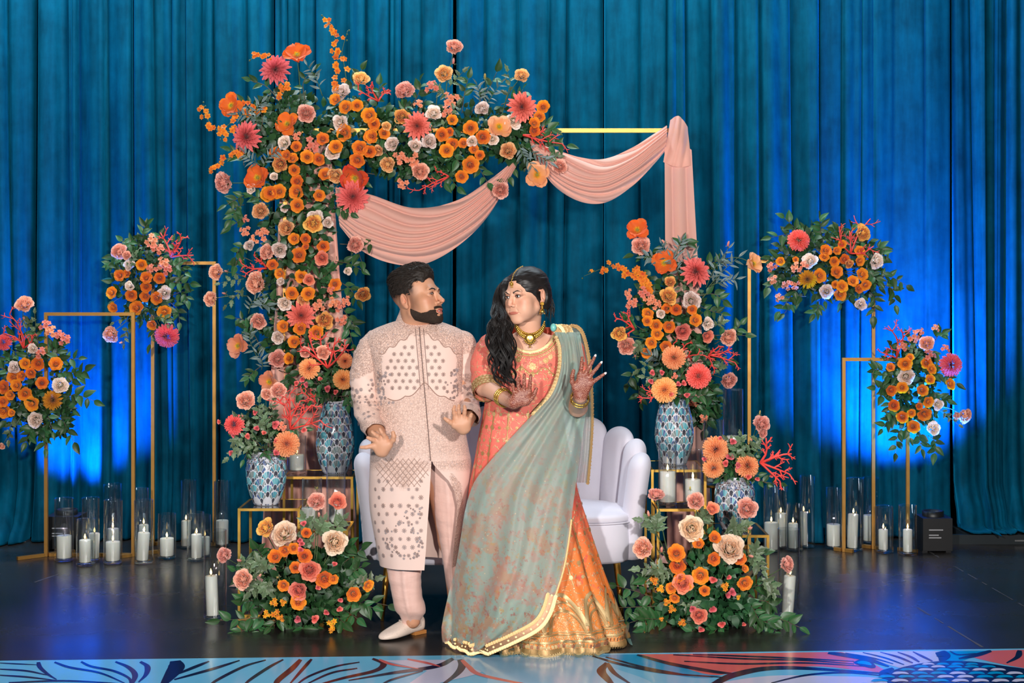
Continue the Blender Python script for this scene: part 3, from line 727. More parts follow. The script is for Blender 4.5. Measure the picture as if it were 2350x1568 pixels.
OR = (rgb(214, 78, 4), rgb(240, 124, 22), rgb(250, 156, 52))
KIND = {
    'o': ('orange_rose', [rose(i, *OR, n=15 + i) for i in (1, 2, 3)] + [rose(9, rgb(222, 84, 10), rgb(238, 120, 22), rgb(246, 150, 50), n=13, open_=0.8)], 1.08),
    'w': ('white_peony', [peony(i, rgb(246, 214, 190), rgb(246, 226, 214), rgb(252, 240, 234), n=30, ruf=0.14) for i in (1, 2, 3)], 1.0),
    'p': ('pink_peony', [peony(10 + i, rgb(240, 140, 112), rgb(244, 168, 146), rgb(250, 200, 182)) for i in (1, 2, 3)], 1.0),
    'y': ('peach_garden_rose', [peony(20 + i, rgb(240, 156, 74), rgb(248, 188, 118), rgb(252, 210, 156), n=40) for i in (1, 2)] + [peony(25, rgb(226, 96, 60), rgb(248, 182, 96), rgb(250, 200, 120), n=36)], 1.0),
    'r': ('coral_ranunculus', [ranunculus(30 + i, rgb(220, 140, 60), rgb(240, 118, 92), rgb(250, 170, 144)) for i in (1, 2)], 1.02),
    'D': ('coral_dahlia', [dahlia(40 + i, rgb(168, 10, 38), rgb(212, 42, 66), rgb(244, 128, 130)) for i in (1, 2)], 1.12),
    'Z': ('pink_ball_dahlia', [pompon(50 + i, rgb(206, 30, 56), rgb(236, 72, 92), rgb(250, 130, 134)) for i in (1, 2)], 1.1),
    'K': ('peach_chrysanthemum', [pompon(60 + i, rgb(234, 120, 56), rgb(242, 150, 88), rgb(252, 194, 142), n=170, pw=0.115) for i in (1, 2)], 1.12),
    'm': ('ochre_chrysanthemum', [mum(66, rgb(176, 96, 8), rgb(206, 130, 14), rgb(226, 156, 36))], 1.1),
    'P': ('orange_poppy', [poppy(70 + i, rgb(232, 120, 10), rgb(232, 84, 22), rgb(240, 116, 40)) for i in (1, 2, 3)], 1.05),
    'Q': ('peach_poppy', [poppy(76 + i, rgb(236, 160, 60), rgb(238, 158, 120), rgb(246, 186, 154)) for i in (1, 2)], 1.05),
    'b': ('salmon_blossom_cluster', [blossoms(80 + i, rgb(238, 128, 96), rgb(246, 160, 134), n=5) for i in (1, 2, 3)], 1.1),
    's': ('pink_spray_rose', [spray_flower(90 + i, rgb(214, 40, 72), rgb(246, 140, 140)) for i in (1, 2)], 1.05),
    'f': ('yellow_freesia', [freesia(95 + i, rgb(224, 118, 8), rgb(246, 170, 26)) for i in (1, 2)], 1.15),
    'u': ('pink_bud', [bud(98, rgb(232, 130, 116), rgb(248, 184, 168))], 1.0),
    'g': ('green_bud', [bud(99, rgb(140, 140, 70), rgb(214, 190, 110))], 0.9),
    'C': ('cream_garden_rose', [peony(100 + i, rgb(250, 206, 160), rgb(253, 224, 186), rgb(255, 238, 214), n=34, ruf=0.12) for i in (1, 2)], 1.02),
}
POPPY_C = poppy_center(1)
ORCHID = [blossoms(110 + i, rgb(222, 84, 20), rgb(246, 150, 50), n=1) for i in (1, 2)]
for m_ in ORCHID:
    co = np.empty(len(m_.vertices) * 3, np.float32); m_.vertices.foreach_get('co', co); m_.vertices.foreach_set('co', co * 2.1)

# leaves -------------------------------------------------------------
def leaf_mesh(seed, c1, c2, w=0.27, fold=0.22, droop=0.35, nu=4, nv=7, lob=0):
    r = random.Random(seed); v = []; c = []; f = []
    for j in range(nv + 1):
        q = j / nv
        ww = w * math.sin(PI * min(1, q ** 0.8)) ** 0.9 * (1 - 0.25 * q) + 0.004
        if lob: ww *= 0.45 + 0.75 * abs(math.sin(q * PI * lob))
        for i in range(nu + 1):
            u = 2 * i / nu - 1
            x = q - 0.12 * abs(u) * ww if lob else q
            v.append((x, u * ww, fold * abs(u) * ww * 1.4 - droop * q * q * 0.5 + 0.01 * math.sin(6 * q + u * 3)))
            c.append(lerp(c1, c2, min(1, 0.25 + 0.75 * abs(u) * (0.6 + 0.4 * q))) if i != nu // 2 else lerp(c1, (0.25, 0.35, 0.15), 0.35))
    for j in range(nv):
        for i in range(nu):
            a = j * (nu + 1) + i; f.append((a, a + 1, a + nu + 2, a + nu + 1))
    me = new_mesh('leaf', v, f, True, cols=c); me.materials.append(M_LEAF); return me
G1, G2 = rgb(36, 86, 46), rgb(62, 122, 58)
LEAF = [leaf_mesh(i, lerp(G1, (0, 0, 0), 0.1 * i), G2, w=0.24 + 0.04 * i, droop=0.2 + 0.2 * i) for i in (0, 1, 2)]
SAGE = [leaf_mesh(10 + i, rgb(96, 118, 88), rgb(142, 158, 118), w=0.30, lob=2.5 + i, nu=4, nv=9) for i in (0, 1)]
DUSTY = [leaf_mesh(20 + i, rgb(112, 132, 142), rgb(164, 182, 192), w=0.13, droop=0.3 + 0.2 * i, nu=2, nv=4) for i in (0, 1)]

def leaf_rot(d, n):
    "leaf: X along d, Z towards n"
    x = Vector(d).normalized(); z = Vector(n) - x * Vector(n).dot(x)
    z = z.normalized() if z.length > 1e-4 else x.orthogonal().normalized(); y = z.cross(x)
    return Matrix((x, y, z)).transposed().to_quaternion()

class Arrangement:
    def __init__(s, name, label, cat, center, Y, loc, seed=1, group=None):
        s.root = thing(name, label, cat, loc, group); s.Y = Y; s.c = center; s.r = random.Random(seed)
        s.k = Y / F; s.center3 = P(center[0], center[1], Y)
    def pos(s, x, y, dy=0.0): return P(x, y, s.Y + dy)
    def obj(s, name, me, p, q, sc, parent=None):
        o = put(name, me, None, s.root)
        o.location = p; o.rotation_mode = 'QUATERNION'; o.rotation_quaternion = q; o.scale = (sc,) * 3 if not hasattr(sc, '__len__') else sc
        return o
    def bloom(s, code, x, y, r, dy=None, face=None, core=None):
        name, meshes, mul = KIND[code]
        c = core or s.core(x, y)
        if dy is None: dy = -0.10 - 0.05 * s.r.random()
        p = s.pos(x, y, dy)
        if face is None:
            dx = (x - c[0]) / 150.0; dz = -(y - c[1]) / 150.0
            face = Vector((max(-0.6, min(0.6, dx * 0.45)) + s.r.uniform(-0.28, 0.28), -1.0, max(-0.4, min(0.5, dz * 0.35)) + 0.05 + s.r.uniform(-0.28, 0.28)))
        me = meshes[s.r.randrange(len(meshes))]
        q = frame_to(face, roll=s.r.random() * 6.28)
        rad = r * (s.Y + dy) / F * mul
        o = s.obj(name, me, p, q, rad * s.r.uniform(0.96, 1.05))
        if code in 'PQ':
            cc = put('flower_center', POPPY_C, None, o, False)
        return o
    def core(s, x, y): return s.c
    def flowers(s, txt, **kw):
        for w in txt.split():
            code = w[0]; x, y, r = (float(a) for a in w[1:].split(','))
            s.bloom(code, x, y, r, **kw)
    def stem(s, a, b, r=0.003, name='stem', bend=0.03, mat=None):
        a = Vector(a); b = Vector(b); m = (a + b) / 2 + Vector((s.r.uniform(-1, 1), s.r.uniform(-1, 1), s.r.uniform(-0.3, 1))) * bend
        pts = spline([a, m, b], 9); mb = MB(); mb.tube(pts, [r * (1 - 0.4 * i / 8) for i in range(9)], 5)
        return mb.put(name, mat or M_STEM, s.root)
    def sprig(s, a, b, n=7, size=0.062, kind=LEAF, name='leaf_sprig', lname='leaf', bend=0.04, tipleaf=True, face=Vector((0, -1, 0.35)), start=0.25, spread=0.9):
        a = Vector(a); b = Vector(b)
        m = (a + b) / 2 + Vector((s.r.uniform(-1, 1), s.r.uniform(-0.5, 0.5), s.r.uniform(-0.2, 1))) * bend
        pts = spline([a, m, b], 12); mb = MB(); mb.tube(pts, [0.0028 * (1 - 0.55 * i / 11) for i in range(12)], 4)
        sp = mb.put(name, M_TWIG if kind is LEAF else M_STEM, s.root)
        for i in range(n):
            u = start + (1 - start) * (i + 0.5) / n; k = min(10, int(u * 11)); p = Vector(pts[k]).lerp(Vector(pts[k + 1]), u * 11 - k) if k < 11 else Vector(pts[-1])
            d = (Vector(pts[min(k + 1, 11)]) - Vector(pts[max(k - 1, 0)])).normalized()
            side = d.cross(face).normalized() * (1 if i % 2 else -1)
            ld = d * 0.6 + side * spread + Vector((s.r.uniform(-0.3, 0.3), s.r.uniform(-0.45, 0.15), s.r.uniform(-0.35, 0.2)))
            if tipleaf and i == n - 1: ld = d + Vector((s.r.uniform(-0.15, 0.15), -0.1, s.r.uniform(-0.15, 0.1))); p = Vector(pts[-1])
            nn = Vector((s.r.uniform(-0.6, 0.6), -1, s.r.uniform(-0.1, 0.9)))
            o = bpy.data.objects.new(lname, kind[s.r.randrange(len(kind))]); COL.objects.link(o); o.parent = sp
            o.location = p; o.rotation_mode = 'QUATERNION'; o.rotation_quaternion = leaf_rot(ld, nn); sc = size * s.r.uniform(0.75, 1.15); o.scale = (sc, sc, sc)
        return sp
    def sprigs_ring(s, n, cx, cy, rx, ry, inner=0.35, outer=1.0, a0=0, a1=2 * PI, dy=(-0.05, 0.08), leaves=(5, 8), size=0.062, kind=LEAF, name='leaf_sprig', lname='leaf'):
        for i in range(n):
            a = a0 + (a1 - a0) * (i + s.r.uniform(0.1, 0.9)) / n
            o = outer * s.r.uniform(0.82, 1.08); d1 = s.r.uniform(*dy)
            A = s.pos(cx + rx * inner * math.cos(a), cy - ry * inner * math.sin(a), d1 + 0.02); B = s.pos(cx + rx * o * math.cos(a), cy - ry * o * math.sin(a), d1 - 0.03)
            s.sprig(A, B, s.r.randint(*leaves), size, kind, name, lname)
    def filler(s, blobs, n, size=0.055, seed=3, col=(G1, G2)):
        "dense inner foliage, far too many leaves to count"
        r = random.Random(seed); base = LEAF
        vs = []; fs = []; cs = []
        for k in range(n):
            cx, cy, rx, ry, th = blobs[r.randrange(len(blobs))]
            while True:
                x, y, z = r.uniform(-1, 1), r.uniform(-1, 1), r.uniform(-1, 1)
                if x * x + y * y + z * z < 1: break
            p = s.pos(cx + rx * x, cy + ry * y, th * z + 0.02)
            q = leaf_rot(Vector((x + r.uniform(-1, 1), r.uniform(-0.8, 0.4), -y + r.uniform(-1, 1))), Vector((r.uniform(-1, 1), -1, r.uniform(-0.3, 1))))
            sc = size * r.uniform(0.6, 1.15); n0 = len(vs); sh = r.uniform(0.30, 0.85)
            for j in range(5):
                w_ = (0.0, 0.24, 0.3, 0.19, 0.0)[j]
                for u in ((-1, 1) if 0 < j < 4 else (0,)):
                    vs.append(p + q @ Vector((j / 4 * sc, u * w_ * sc, (0.08 * abs(u) - 0.2 * (j / 4) ** 2) * sc))); cs.append(tuple(a * sh for a in lerp(col[0], col[1], r.random())))
            fs += [(n0, n0 + 2, n0 + 1), (n0 + 1, n0 + 2, n0 + 4, n0 + 3), (n0 + 3, n0 + 4, n0 + 6, n0 + 5), (n0 + 5, n0 + 6, n0 + 7)]
        me = new_mesh('inner_foliage', vs, fs, True, cols=cs); o = put('inner_foliage', me, M_LEAF, s.root); o['kind'] = 'stuff'; return o
    def coral(s, base, tips, seed=1, r0=0.0052, dy=-0.12, twigs=4):
        "branching coral stem from base towards tips (pixels)"
        r = random.Random(seed); mb = MB(); B = s.pos(base[0], base[1], dy + 0.03)
        def branch(a, b, rad, lvl):
            L = (b - a).length; n = 6
            mid = (a + b) / 2 + Vector((r.uniform(-1, 1), r.uniform(-0.5, 0.5), r.uniform(-1, 1))) * L * 0.14
            pts = spline([a, mid, b], n); mb.tube(pts, [rad * (1 - 0.45 * i / (n - 1)) for i in range(n)], 5)
            if lvl <= 0: return
            d = (b - a).normalized()
            for k in range(twigs if lvl > 1 else 2 + r.randrange(2)):
                u = 0.3 + 0.65 * (k + r.random() * 0.7) / twigs; i = min(n - 1, int(u * n)); p = Vector(pts[i])
                sd = Vector((d.z, 0, -d.x)) * (1 if (k + lvl) % 2 else -1)
                e = p + (d * r.uniform(0.5, 0.9) + sd * r.uniform(0.45, 0.95) + Vector((0, r.uniform(-0.4, 0.4), 0))) * L * r.uniform(0.26, 0.42)
                branch(p, e, rad * 0.68, lvl - 1)
        t0 = Vector(B)
        for i, tp in enumerate(tips):
            T = s.pos(tp[0], tp[1], dy + r.uniform(-0.06, 0.05)); branch(B, T, r0, 2)
        return mb.put('coral_branch', M_CORAL, s.root)
    def orchid(s, pts, n, dy=-0.08, r=9.5):
        q = spline([s.pos(x, y, dy) for x, y in pts], 16); mb = MB(); mb.tube(q, [0.0026 * (1 - 0.5 * i / 15) for i in range(16)], 5)
        for k in (13, 14, 15): mb.ball(Vector(q[k]) + Vector((s.r.uniform(-0.012, 0.012), 0, s.r.uniform(-0.012, 0.012))), 0.005, 5, 4)
        sp = mb.put('orchid_spray', M_STEM, s.root)
        for i in range(n):
            u = 0.08 + 0.84 * (i + s.r.random() * 0.6) / n; p = Vector(q[min(15, int(u * 15))]).lerp(Vector(q[min(15, int(u * 15) + 1)]), u * 15 - int(u * 15))
            o = bpy.data.objects.new('orchid_blossom', ORCHID[s.r.randrange(2)]); COL.objects.link(o); o.parent = sp
            o.location = p + Vector((s.r.uniform(-1, 1), s.r.uniform(-0.8, 0.2), s.r.uniform(-1, 1))) * 0.017; o.rotation_mode = 'QUATERNION'
            o.rotation_quaternion = frame_to(Vector((s.r.uniform(-0.7, 0.7), -1, s.r.uniform(-0.5, 0.7))), roll=s.r.random() * 6)
            sc = r * s.k * (1.05 - 0.4 * u) * s.r.uniform(0.85, 1.15); o.scale = (sc,) * 3
        return sp
    def dusty(s, a, b, n=11, size=0.05):
        return s.sprig(s.pos(*a, dy=-0.1), s.pos(*b, dy=-0.14), n, size, DUSTY, 'silver_leaf_sprig', 'silver_leaf', 0.02, start=0.15, spread=0.8)
    def sage(s, a, b, n=6, size=0.04, dy=-0.1):
        return s.sprig(s.pos(*a, dy=dy), s.pos(*b, dy=dy - 0.02), n, size, SAGE, 'sage_leaf_sprig', 'sage_leaf', 0.02, start=0.1)

# ================================================================== gold frames
def gold_frame(name, label, posts, top, Y, w=0.019, feet=True, base_bar=True, footlen=0.17, group='gold metal stands', cat='flower stand', footdir=(-0.75, -0.66)):
    (x0, x1) = posts; zt = CAMZ - (top - 650) * Y / F; X0 = (x0 - 1175) * Y / F; X1 = (x1 - 1175) * Y / F
    r = thing(name, label, cat, ((X0 + X1) / 2, Y, 0), group)
    for x in (X0, X1):
        mb = MB(); mb.bar((x, Y, 0.001), (x, Y, zt + w / 2), w); mb.put('post', M_BRASS, r, smooth=False)
        if feet:
            for sg in (1, -1):
                mb = MB(); d = Vector((footdir[0], footdir[1], 0)).normalized() * sg
                mb.bar(Vector((x, Y, w / 2 + 0.001)) + d * w * 0.7, Vector((x, Y, w / 2 + 0.001)) + d * footlen, w); mb.put('foot', M_BRASS, r, smooth=False)
    mb = MB(); mb.bar((X0 + w / 2, Y, zt), (X1 - w / 2, Y, zt), w); mb.put('top_bar', M_BRASS, r, smooth=False)
    if base_bar:
        mb = MB(); mb.bar((X0 + w, Y, w / 2 + 0.001), (X1 - w, Y, w / 2 + 0.001), w); mb.put('base_bar', M_BRASS, r, smooth=False)
    return r
arch = gold_frame('wedding_arch', 'tall gold metal arch hung with peach drapes and flowers', (655, 1554), 300, 7.75, w=0.022, feet=True, base_bar=False, group=None, cat='arch')
gold_frame('flower_stand', 'low gold frame stand at the far left, topped by a flower cluster', (106, 306), 721, 8.45)
gold_frame('flower_stand', 'taller gold frame stand behind the low left one', (351, 492), 604, 8.80, base_bar=False, footlen=0.07)
gold_frame('flower_stand', 'tallest gold frame stand right of the arch', (1719, 2004), 600, 8.69, base_bar=False, footlen=0.07, footdir=(0.75, -0.66))
gold_frame('flower_stand', 'low gold frame stand at the far right', (1936, 2083), 825, 8.60, base_bar=False, footlen=0.06, footdir=(0.75, -0.66))

# ================================================================== arrangements
A = Arrangement('arch_flower_garland', 'huge orange, peach and white flower garland on the left of the arch', 'flower arrangement', (690, 480), 7.72, P(690, 300, 7.72), 11)
def core_arch(x, y):
    if x > 760 and y < 450: return (x * 0.8 + 960 * 0.2, 315)
    return (690, max(330, min(800, y)))
A.core = core_arch
A.flowers('P681,123,30 P529,241,30 P658,283,29 P589,407,32 P813,410,34 D632,159,32 D565,314,33 D810,452,32 y829,179,21 w781,210,24 w779,281,21 w651,327,19 w763,348,22 w575,433,14 w628,405,12 '
 'p703,260,24 p510,419,28 o769,228,14 o792,245,16 o819,242,14 o846,265,17 o860,287,14 o789,305,18 o850,313,17 o741,318,14 o770,336,15 o825,340,17 o848,348,14 o680,336,12 o632,351,15 o655,356,13 o671,363,13 '
 'o705,360,15 o731,366,14 o819,369,17 o675,390,14 o681,416,15 o680,440,17 o746,399,15 o620,443,16 o640,440,16 y641,376,22 y769,404,22 b713,334,20 b680,310,12 '
 'y1019,168,23 y1198,171,19 p927,205,26 y923,268,20 D958,289,28 D1198,245,30 w995,258,21 w1179,278,22 w899,330,21 w953,333,18 w986,324,20 w1083,324,16 w1132,320,16 w1106,247,20 '
 'Q1146,290,28 Q1233,401,29 b1035,226,20 b1024,256,16 b991,201,18 b960,239,12 b916,363,16 b945,365,18 b924,420,15 o858,284,14 o882,306,14 o855,313,13 o1038,275,12 o1015,309,15 o1031,303,10 o1080,294,16 o1109,315,16 '
 'o1038,330,15 o1063,328,12 o1025,346,16 o1087,342,12 o1101,356,11 o1080,379,19 o1060,406,15 o1246,245,14 o1238,267,13 o1227,282,14 o1227,300,13 y888,378,21 y887,289,12 y1167,345,21 p965,393,24 p1149,437,22 p1285,382,20 y867,346,14 '
 'o614,446,17 o637,440,17 o733,449,14 o682,472,16 o674,548,13 o701,548,12 o701,566,8 o742,566,14 o625,607,13 o641,629,14 o691,634,15 o769,653,14 o670,673,16 o707,674,15 o649,749,14 o689,754,15 o725,763,16 o674,784,14 o662,823,12 '
 'o685,586,17 y596,484,22 y655,523,21 y718,514,25 w722,500,22 y833,676,20 y746,737,22 y697,688,17 p817,562,23 p610,578,22 p584,650,29 p494,625,21 p481,685,20 p592,739,21 p637,823,23 r739,593,19 r709,643,15 '
 'w571,563,15 w641,574,22 w652,697,20 w637,775,18 w652,478,11 w752,511,14 w799,622,12 w643,646,12 D691,725,31 Q544,794,27 Q616,877,25 b562,529,14 b565,502,10 b601,538,18 b583,550,12 b733,701,15 b763,694,14 b779,704,14 b796,691,12 b784,734,14 b760,667,10 u512,673,9 u620,733,9 u517,622,8')
A.bloom('p', 1043, 105, 22, face=Vector((0.1, -1, 0.5))); A.bloom('u', 1041, 137, 11, face=Vector((0.1, -0.4, 1)))
A.stem(A.pos(1020, 290), A.pos(1043, 110, -0.1)); A.stem(A.pos(1000, 280), A.pos(1019, 172, -0.1)); A.stem(A.pos(1150, 270), A.pos(1196, 176, -0.1)); A.stem(A.pos(690, 240), A.pos(681, 130, -0.1)); A.stem(A.pos(660, 260), A.pos(634, 168, -0.1))
A.stem(A.pos(570, 640), A.pos(498, 627, -0.1)); A.stem(A.pos(570, 680), A.pos(486, 686, -0.1)); A.stem(A.pos(600, 740), A.pos(548, 790, -0.1)); A.stem(A.pos(770, 670), A.pos(828, 676, -0.1)); A.stem(A.pos(570, 420), A.pos(515, 420, -0.1))
A.orchid([(770, 240), (772, 150), (765, 70), (742, 38)], 24); A.orchid([(800, 220), (790, 150), (785, 120), (798, 70)], 6); A.orchid([(560, 300), (500, 300), (470, 262), (466, 240)], 16); A.orchid([(600, 250), (560, 262), (510, 300), (515, 325)], 14)
A.orchid([(650, 210), (620, 150), (598, 122), (572, 140)], 12); A.orchid([(570, 350), (530, 362), (490, 380), (478, 400)], 13); A.orchid([(640, 230), (650, 215), (655, 200), (640, 190)], 7); A.orchid([(620, 260), (590, 250), (560, 245), (545, 255)], 10)
A.coral((868, 232), [(822, 206), (850, 196), (892, 205)], 1); A.coral((1200, 310), [(1252, 296), (1240, 330), (1290, 330)], 2); A.coral((1030, 405), [(962, 437), (985, 430), (1000, 392)], 3, r0=0.0045); A.coral((612, 616), [(556, 606), (565, 628), (585, 590)], 4)
for a, b in [((1112, 250), (1150, 190)), ((1100, 240), (1095, 195)), ((1190, 330), (1225, 385)), ((1200, 335), (1262, 372)), ((590, 290), (600, 235)), ((600, 280), (545, 262)), ((740, 220), (705, 150)), ((600, 380), (560, 350)), ((600, 390), (640, 345)), ((570, 720), (600, 680)), ((575, 700), (620, 705)), ((590, 820), (575, 760)), ((600, 850), (590, 810))]:
    A.dusty(a, b)
A.bloom('g', 1113, 172, 11, face=Vector((0, -0.3, 1)))
A.stem(A.pos(1108, 240), A.pos(1113, 178, -0.1))
for a, b in [((1030, 200), (1062, 165)), ((1030, 220), (1005, 205)), ((1160, 230), (1165, 165)), ((1010, 300), (1050, 240)), ((560, 640), (505, 650)), ((560, 660), (520, 700)), ((1250, 370), (1280, 360))]: A.sage(a, b)
for (x0, y0, x1, y1) in [(640, 230, 575, 185), (700, 230, 720, 160), (790, 220, 830, 160), (850, 250, 870, 195), (940, 250, 965, 190), (1060, 260, 1075, 180), (1080, 260, 1140, 165), (1150, 240, 1200, 205), (1230, 300, 1280, 320), (1225, 330, 1300, 335), (1190, 370, 1150, 430),
    (1090, 380, 1120, 420), (1000, 370, 1020, 420), (1000, 390, 1050, 430), (860, 400, 830, 430), (900, 370, 870, 330), (830, 500, 850, 560), (760, 470, 805, 490), (780, 560, 830, 600), (770, 600, 830, 620), (770, 640, 820, 690), (780, 700, 815, 750), (780, 740, 810, 790), (560, 450, 520, 470), (560, 470, 530, 505),
    (570, 510, 530, 520), (570, 560, 540, 590), (580, 600, 540, 610), (580, 780, 540, 730), (600, 800, 560, 750), (600, 840, 570, 870), (640, 850, 660, 880), (700, 840, 690, 900), (1240, 290, 1262, 310), (560, 380, 530, 345), (600, 300, 560, 230), (960, 330, 1000, 290), (1040, 330, 1060, 380), (900, 300, 930, 240), (760, 440, 790, 410), (690, 480, 740, 500), (650, 540, 700, 520), (620, 500, 580, 450), (660, 600, 720, 610), (640, 700, 600, 690), (720, 650, 760, 620)]:
    A.sprig(A.pos(x0, y0, -0.02), A.pos(x1, y1, -0.08), A.r.randint(5, 7), 0.062)
A.filler([(690, 330, 105, 110, 0.14), (680, 470, 95, 110, 0.14), (680, 620, 95, 110, 0.14), (690, 760, 95, 90, 0.13), (820, 300, 100, 70, 0.13), (960, 310, 110, 70, 0.13), (1090, 300, 110, 65, 0.12), (1190, 320, 60, 60, 0.1), (640, 280, 80, 70, 0.12), (960, 370, 130, 40, 0.1)], 3000)

# cluster on the far left stand
B = Arrangement('flower_cluster', 'flower cluster on the low left gold stand, cut by the left picture edge', 'flower arrangement', (70, 880), 8.42, P(70, 900, 8.42), 12)
B.flowers('p55,696,22 u54,730,12 Z4,785,18 b105,750,16 b118,761,14 b146,778,15 b137,768,12 b89,809,15 w74,800,14 w31,844,17 w139,885,21 w80,965,22 o57,835,13 o87,835,16 o128,835,16 o70,857,13 o31,866,16 o48,863,12 o96,879,14 o37,885,15 o57,905,17 o6,889,15 o22,907,12 o6,922,14 o72,927,17 o7,944,16 o26,948,9 m118,918,22 p4,1025,9 o-30,900,16 o-25,860,15 w-40,930,20')
B.coral((54, 800), [(22, 722), (40, 745), (75, 770), (8, 765)], 5); B.stem(B.pos(75, 820), B.pos(55, 700, -0.1)); B.stem(B.pos(75, 930), B.pos(6, 1022, -0.1)); B.stem(B.pos(60, 820), B.pos(4, 785, -0.1))
for a, b in [((70, 800), (80, 720)), ((30, 960), (20, 1010)), ((60, 760), (65, 735))]: B.sage(a, b)
B.sprigs_ring(20, 80, 880, 105, 120, leaves=(5, 8)); 
for x0, y0, x1, y1 in [(130, 900, 195, 850), (140, 920, 215, 920), (130, 950, 170, 1015), (100, 970, 105, 1030), (90, 980, 60, 1015), (120, 860, 130, 800)]: B.sprig(B.pos(x0, y0), B.pos(x1, y1, -0.05), 7, 0.07)
B.filler([(75, 880, 85, 95, 0.12), (110, 950, 60, 50, 0.1)], 420)

Cc = Arrangement('flower_cluster', 'flower cluster high on the taller left gold stand', 'flower arrangement', (335, 660), 8.68, P(335, 660, 8.68), 13)
Cc.flowers('p272,576,21 p290,586,12 p253,768,21 u276,787,8 b346,550,15 b364,572,13 b349,567,12 b372,604,16 b381,619,14 b348,620,14 w296,608,15 w296,657,14 w377,672,18 o324,608,13 o274,632,13 o290,628,10 o335,637,13 o366,639,13 o335,659,13 o333,681,13 o255,672,14 o301,678,14 o359,685,14 o312,707,17 o259,707,13 o377,717,16 o348,746,12 Z381,776,26')
Cc.coral((392, 590), [(368, 534), (418, 545), (444, 586), (405, 560)], 6, r0=0.0065)
Cc.stem(Cc.pos(330, 700), Cc.pos(256, 765, -0.1)); Cc.stem(Cc.pos(350, 700), Cc.pos(380, 772, -0.1)); Cc.stem(Cc.pos(320, 640), Cc.pos(275, 580, -0.1))
for a, b in [((310, 720), (262, 740)), ((300, 750), (285, 790)), ((295, 620), (310, 585)), ((360, 730), (385, 745))]: Cc.sage(a, b)
Cc.sprigs_ring(18, 338, 640, 95, 112)
for x0, y0, x1, y1 in [(335, 570, 338, 515), (330, 570, 300, 560), (390, 680, 430, 690), (385, 690, 412, 740), (345, 720, 345, 790), (380, 610, 425, 625), (270, 620, 248, 610)]: Cc.sprig(Cc.pos(x0, y0), Cc.pos(x1, y1, -0.05), 6, 0.062)
Cc.filler([(335, 640, 70, 95, 0.12)], 330)

D_ = Arrangement('flower_cluster', 'wide flower cluster on the tallest right gold stand', 'flower arrangement', (1900, 615), 8.62, P(1900, 615, 8.62), 14)
D_.flowers('Z1834,548,25 y1982,534,22 w1859,598,21 w2013,600,22 w1896,670,20 w1976,698,17 o1896,575,14 o1921,575,10 o1933,561,10 o1974,577,12 o1915,600,12 o1939,596,13 o1974,600,12 o1921,624,14 o1980,630,15 o1882,633,15 o1958,645,13 o1987,655,12 o1972,663,10 o1933,657,13 o1929,676,14 o1917,653,9 o1892,589,11 o1791,600,10 o1826,596,7 m1855,641,20 y1950,606,12 b1771,614,12 b1828,614,13 b1845,610,11 b1773,641,12 b1806,655,12 b1824,653,12 b1789,684,11')
D_.coral((1952, 582), [(1926, 520), (1950, 530), (1998, 502), (2005, 565)], 7)
D_.sprigs_ring(26, 1900, 610, 130, 90)
for x0, y0, x1, y1 in [(1870, 560, 1800, 500), (1880, 560, 1880, 500), (1860, 560, 1770, 545), (1830, 650, 1790, 715), (1850, 680, 1800, 720), (1880, 690, 1870, 720), (2000, 640, 2080, 655), (2010, 650, 2055, 700), (1995, 670, 2005, 725), (1930, 555, 1915, 530), (2010, 570, 2030, 575), (1790, 620, 1765, 660)]: D_.sprig(D_.pos(x0, y0), D_.pos(x1, y1, -0.05), 7, 0.066)
D_.filler([(1850, 600, 80, 75, 0.12), (1950, 615, 80, 70, 0.12)], 480)

E = Arrangement('flower_cluster', 'flower cluster on the low right gold stand', 'flower arrangement', (2100, 885), 8.55, P(2100, 885, 8.55), 15)
E.flowers('p2127,787,20 p2217,956,21 p2196,955,10 Z2188,838,26 w2081,865,22 w2153,929,15 w2143,984,19 o2044,843,10 o2077,836,15 o2089,820,9 o2127,834,13 o2139,847,12 o2135,871,12 o2046,896,13 o2071,890,13 o2118,896,13 o2052,931,14 o2131,923,12 o2071,958,13 o2092,949,10 o2122,952,16 o2096,980,14 o2182,882,13 o2110,933,8 b2096,773,16 b2112,760,10 b2071,797,12 b2135,816,14 b2147,754,10 b2170,801,12')
E.coral((2057, 822), [(2038, 748), (2069, 756), (2020, 808)], 8); E.stem(E.pos(2130, 930), E.pos(2214, 956, -0.1)); E.stem(E.pos(2120, 880), E.pos(2186, 840, -0.1))
E.sprigs_ring(16, 2095, 890, 85, 110); E.sage((2160, 940), (2200, 975)); E.sage((2110, 800), (2085, 810))
for x0, y0, x1, y1 in [(2060, 860, 2005, 850), (2060, 900, 2010, 890), (2060, 950, 2025, 985), (2080, 980, 2055, 1040), (2110, 990, 2115, 1030), (2130, 1000, 2145, 1040), (2140, 790, 2165, 765), (2170, 870, 2195, 880)]: E.sprig(E.pos(x0, y0), E.pos(x1, y1, -0.05), 7, 0.064)
E.filler([(2095, 890, 55, 90, 0.11)], 330)

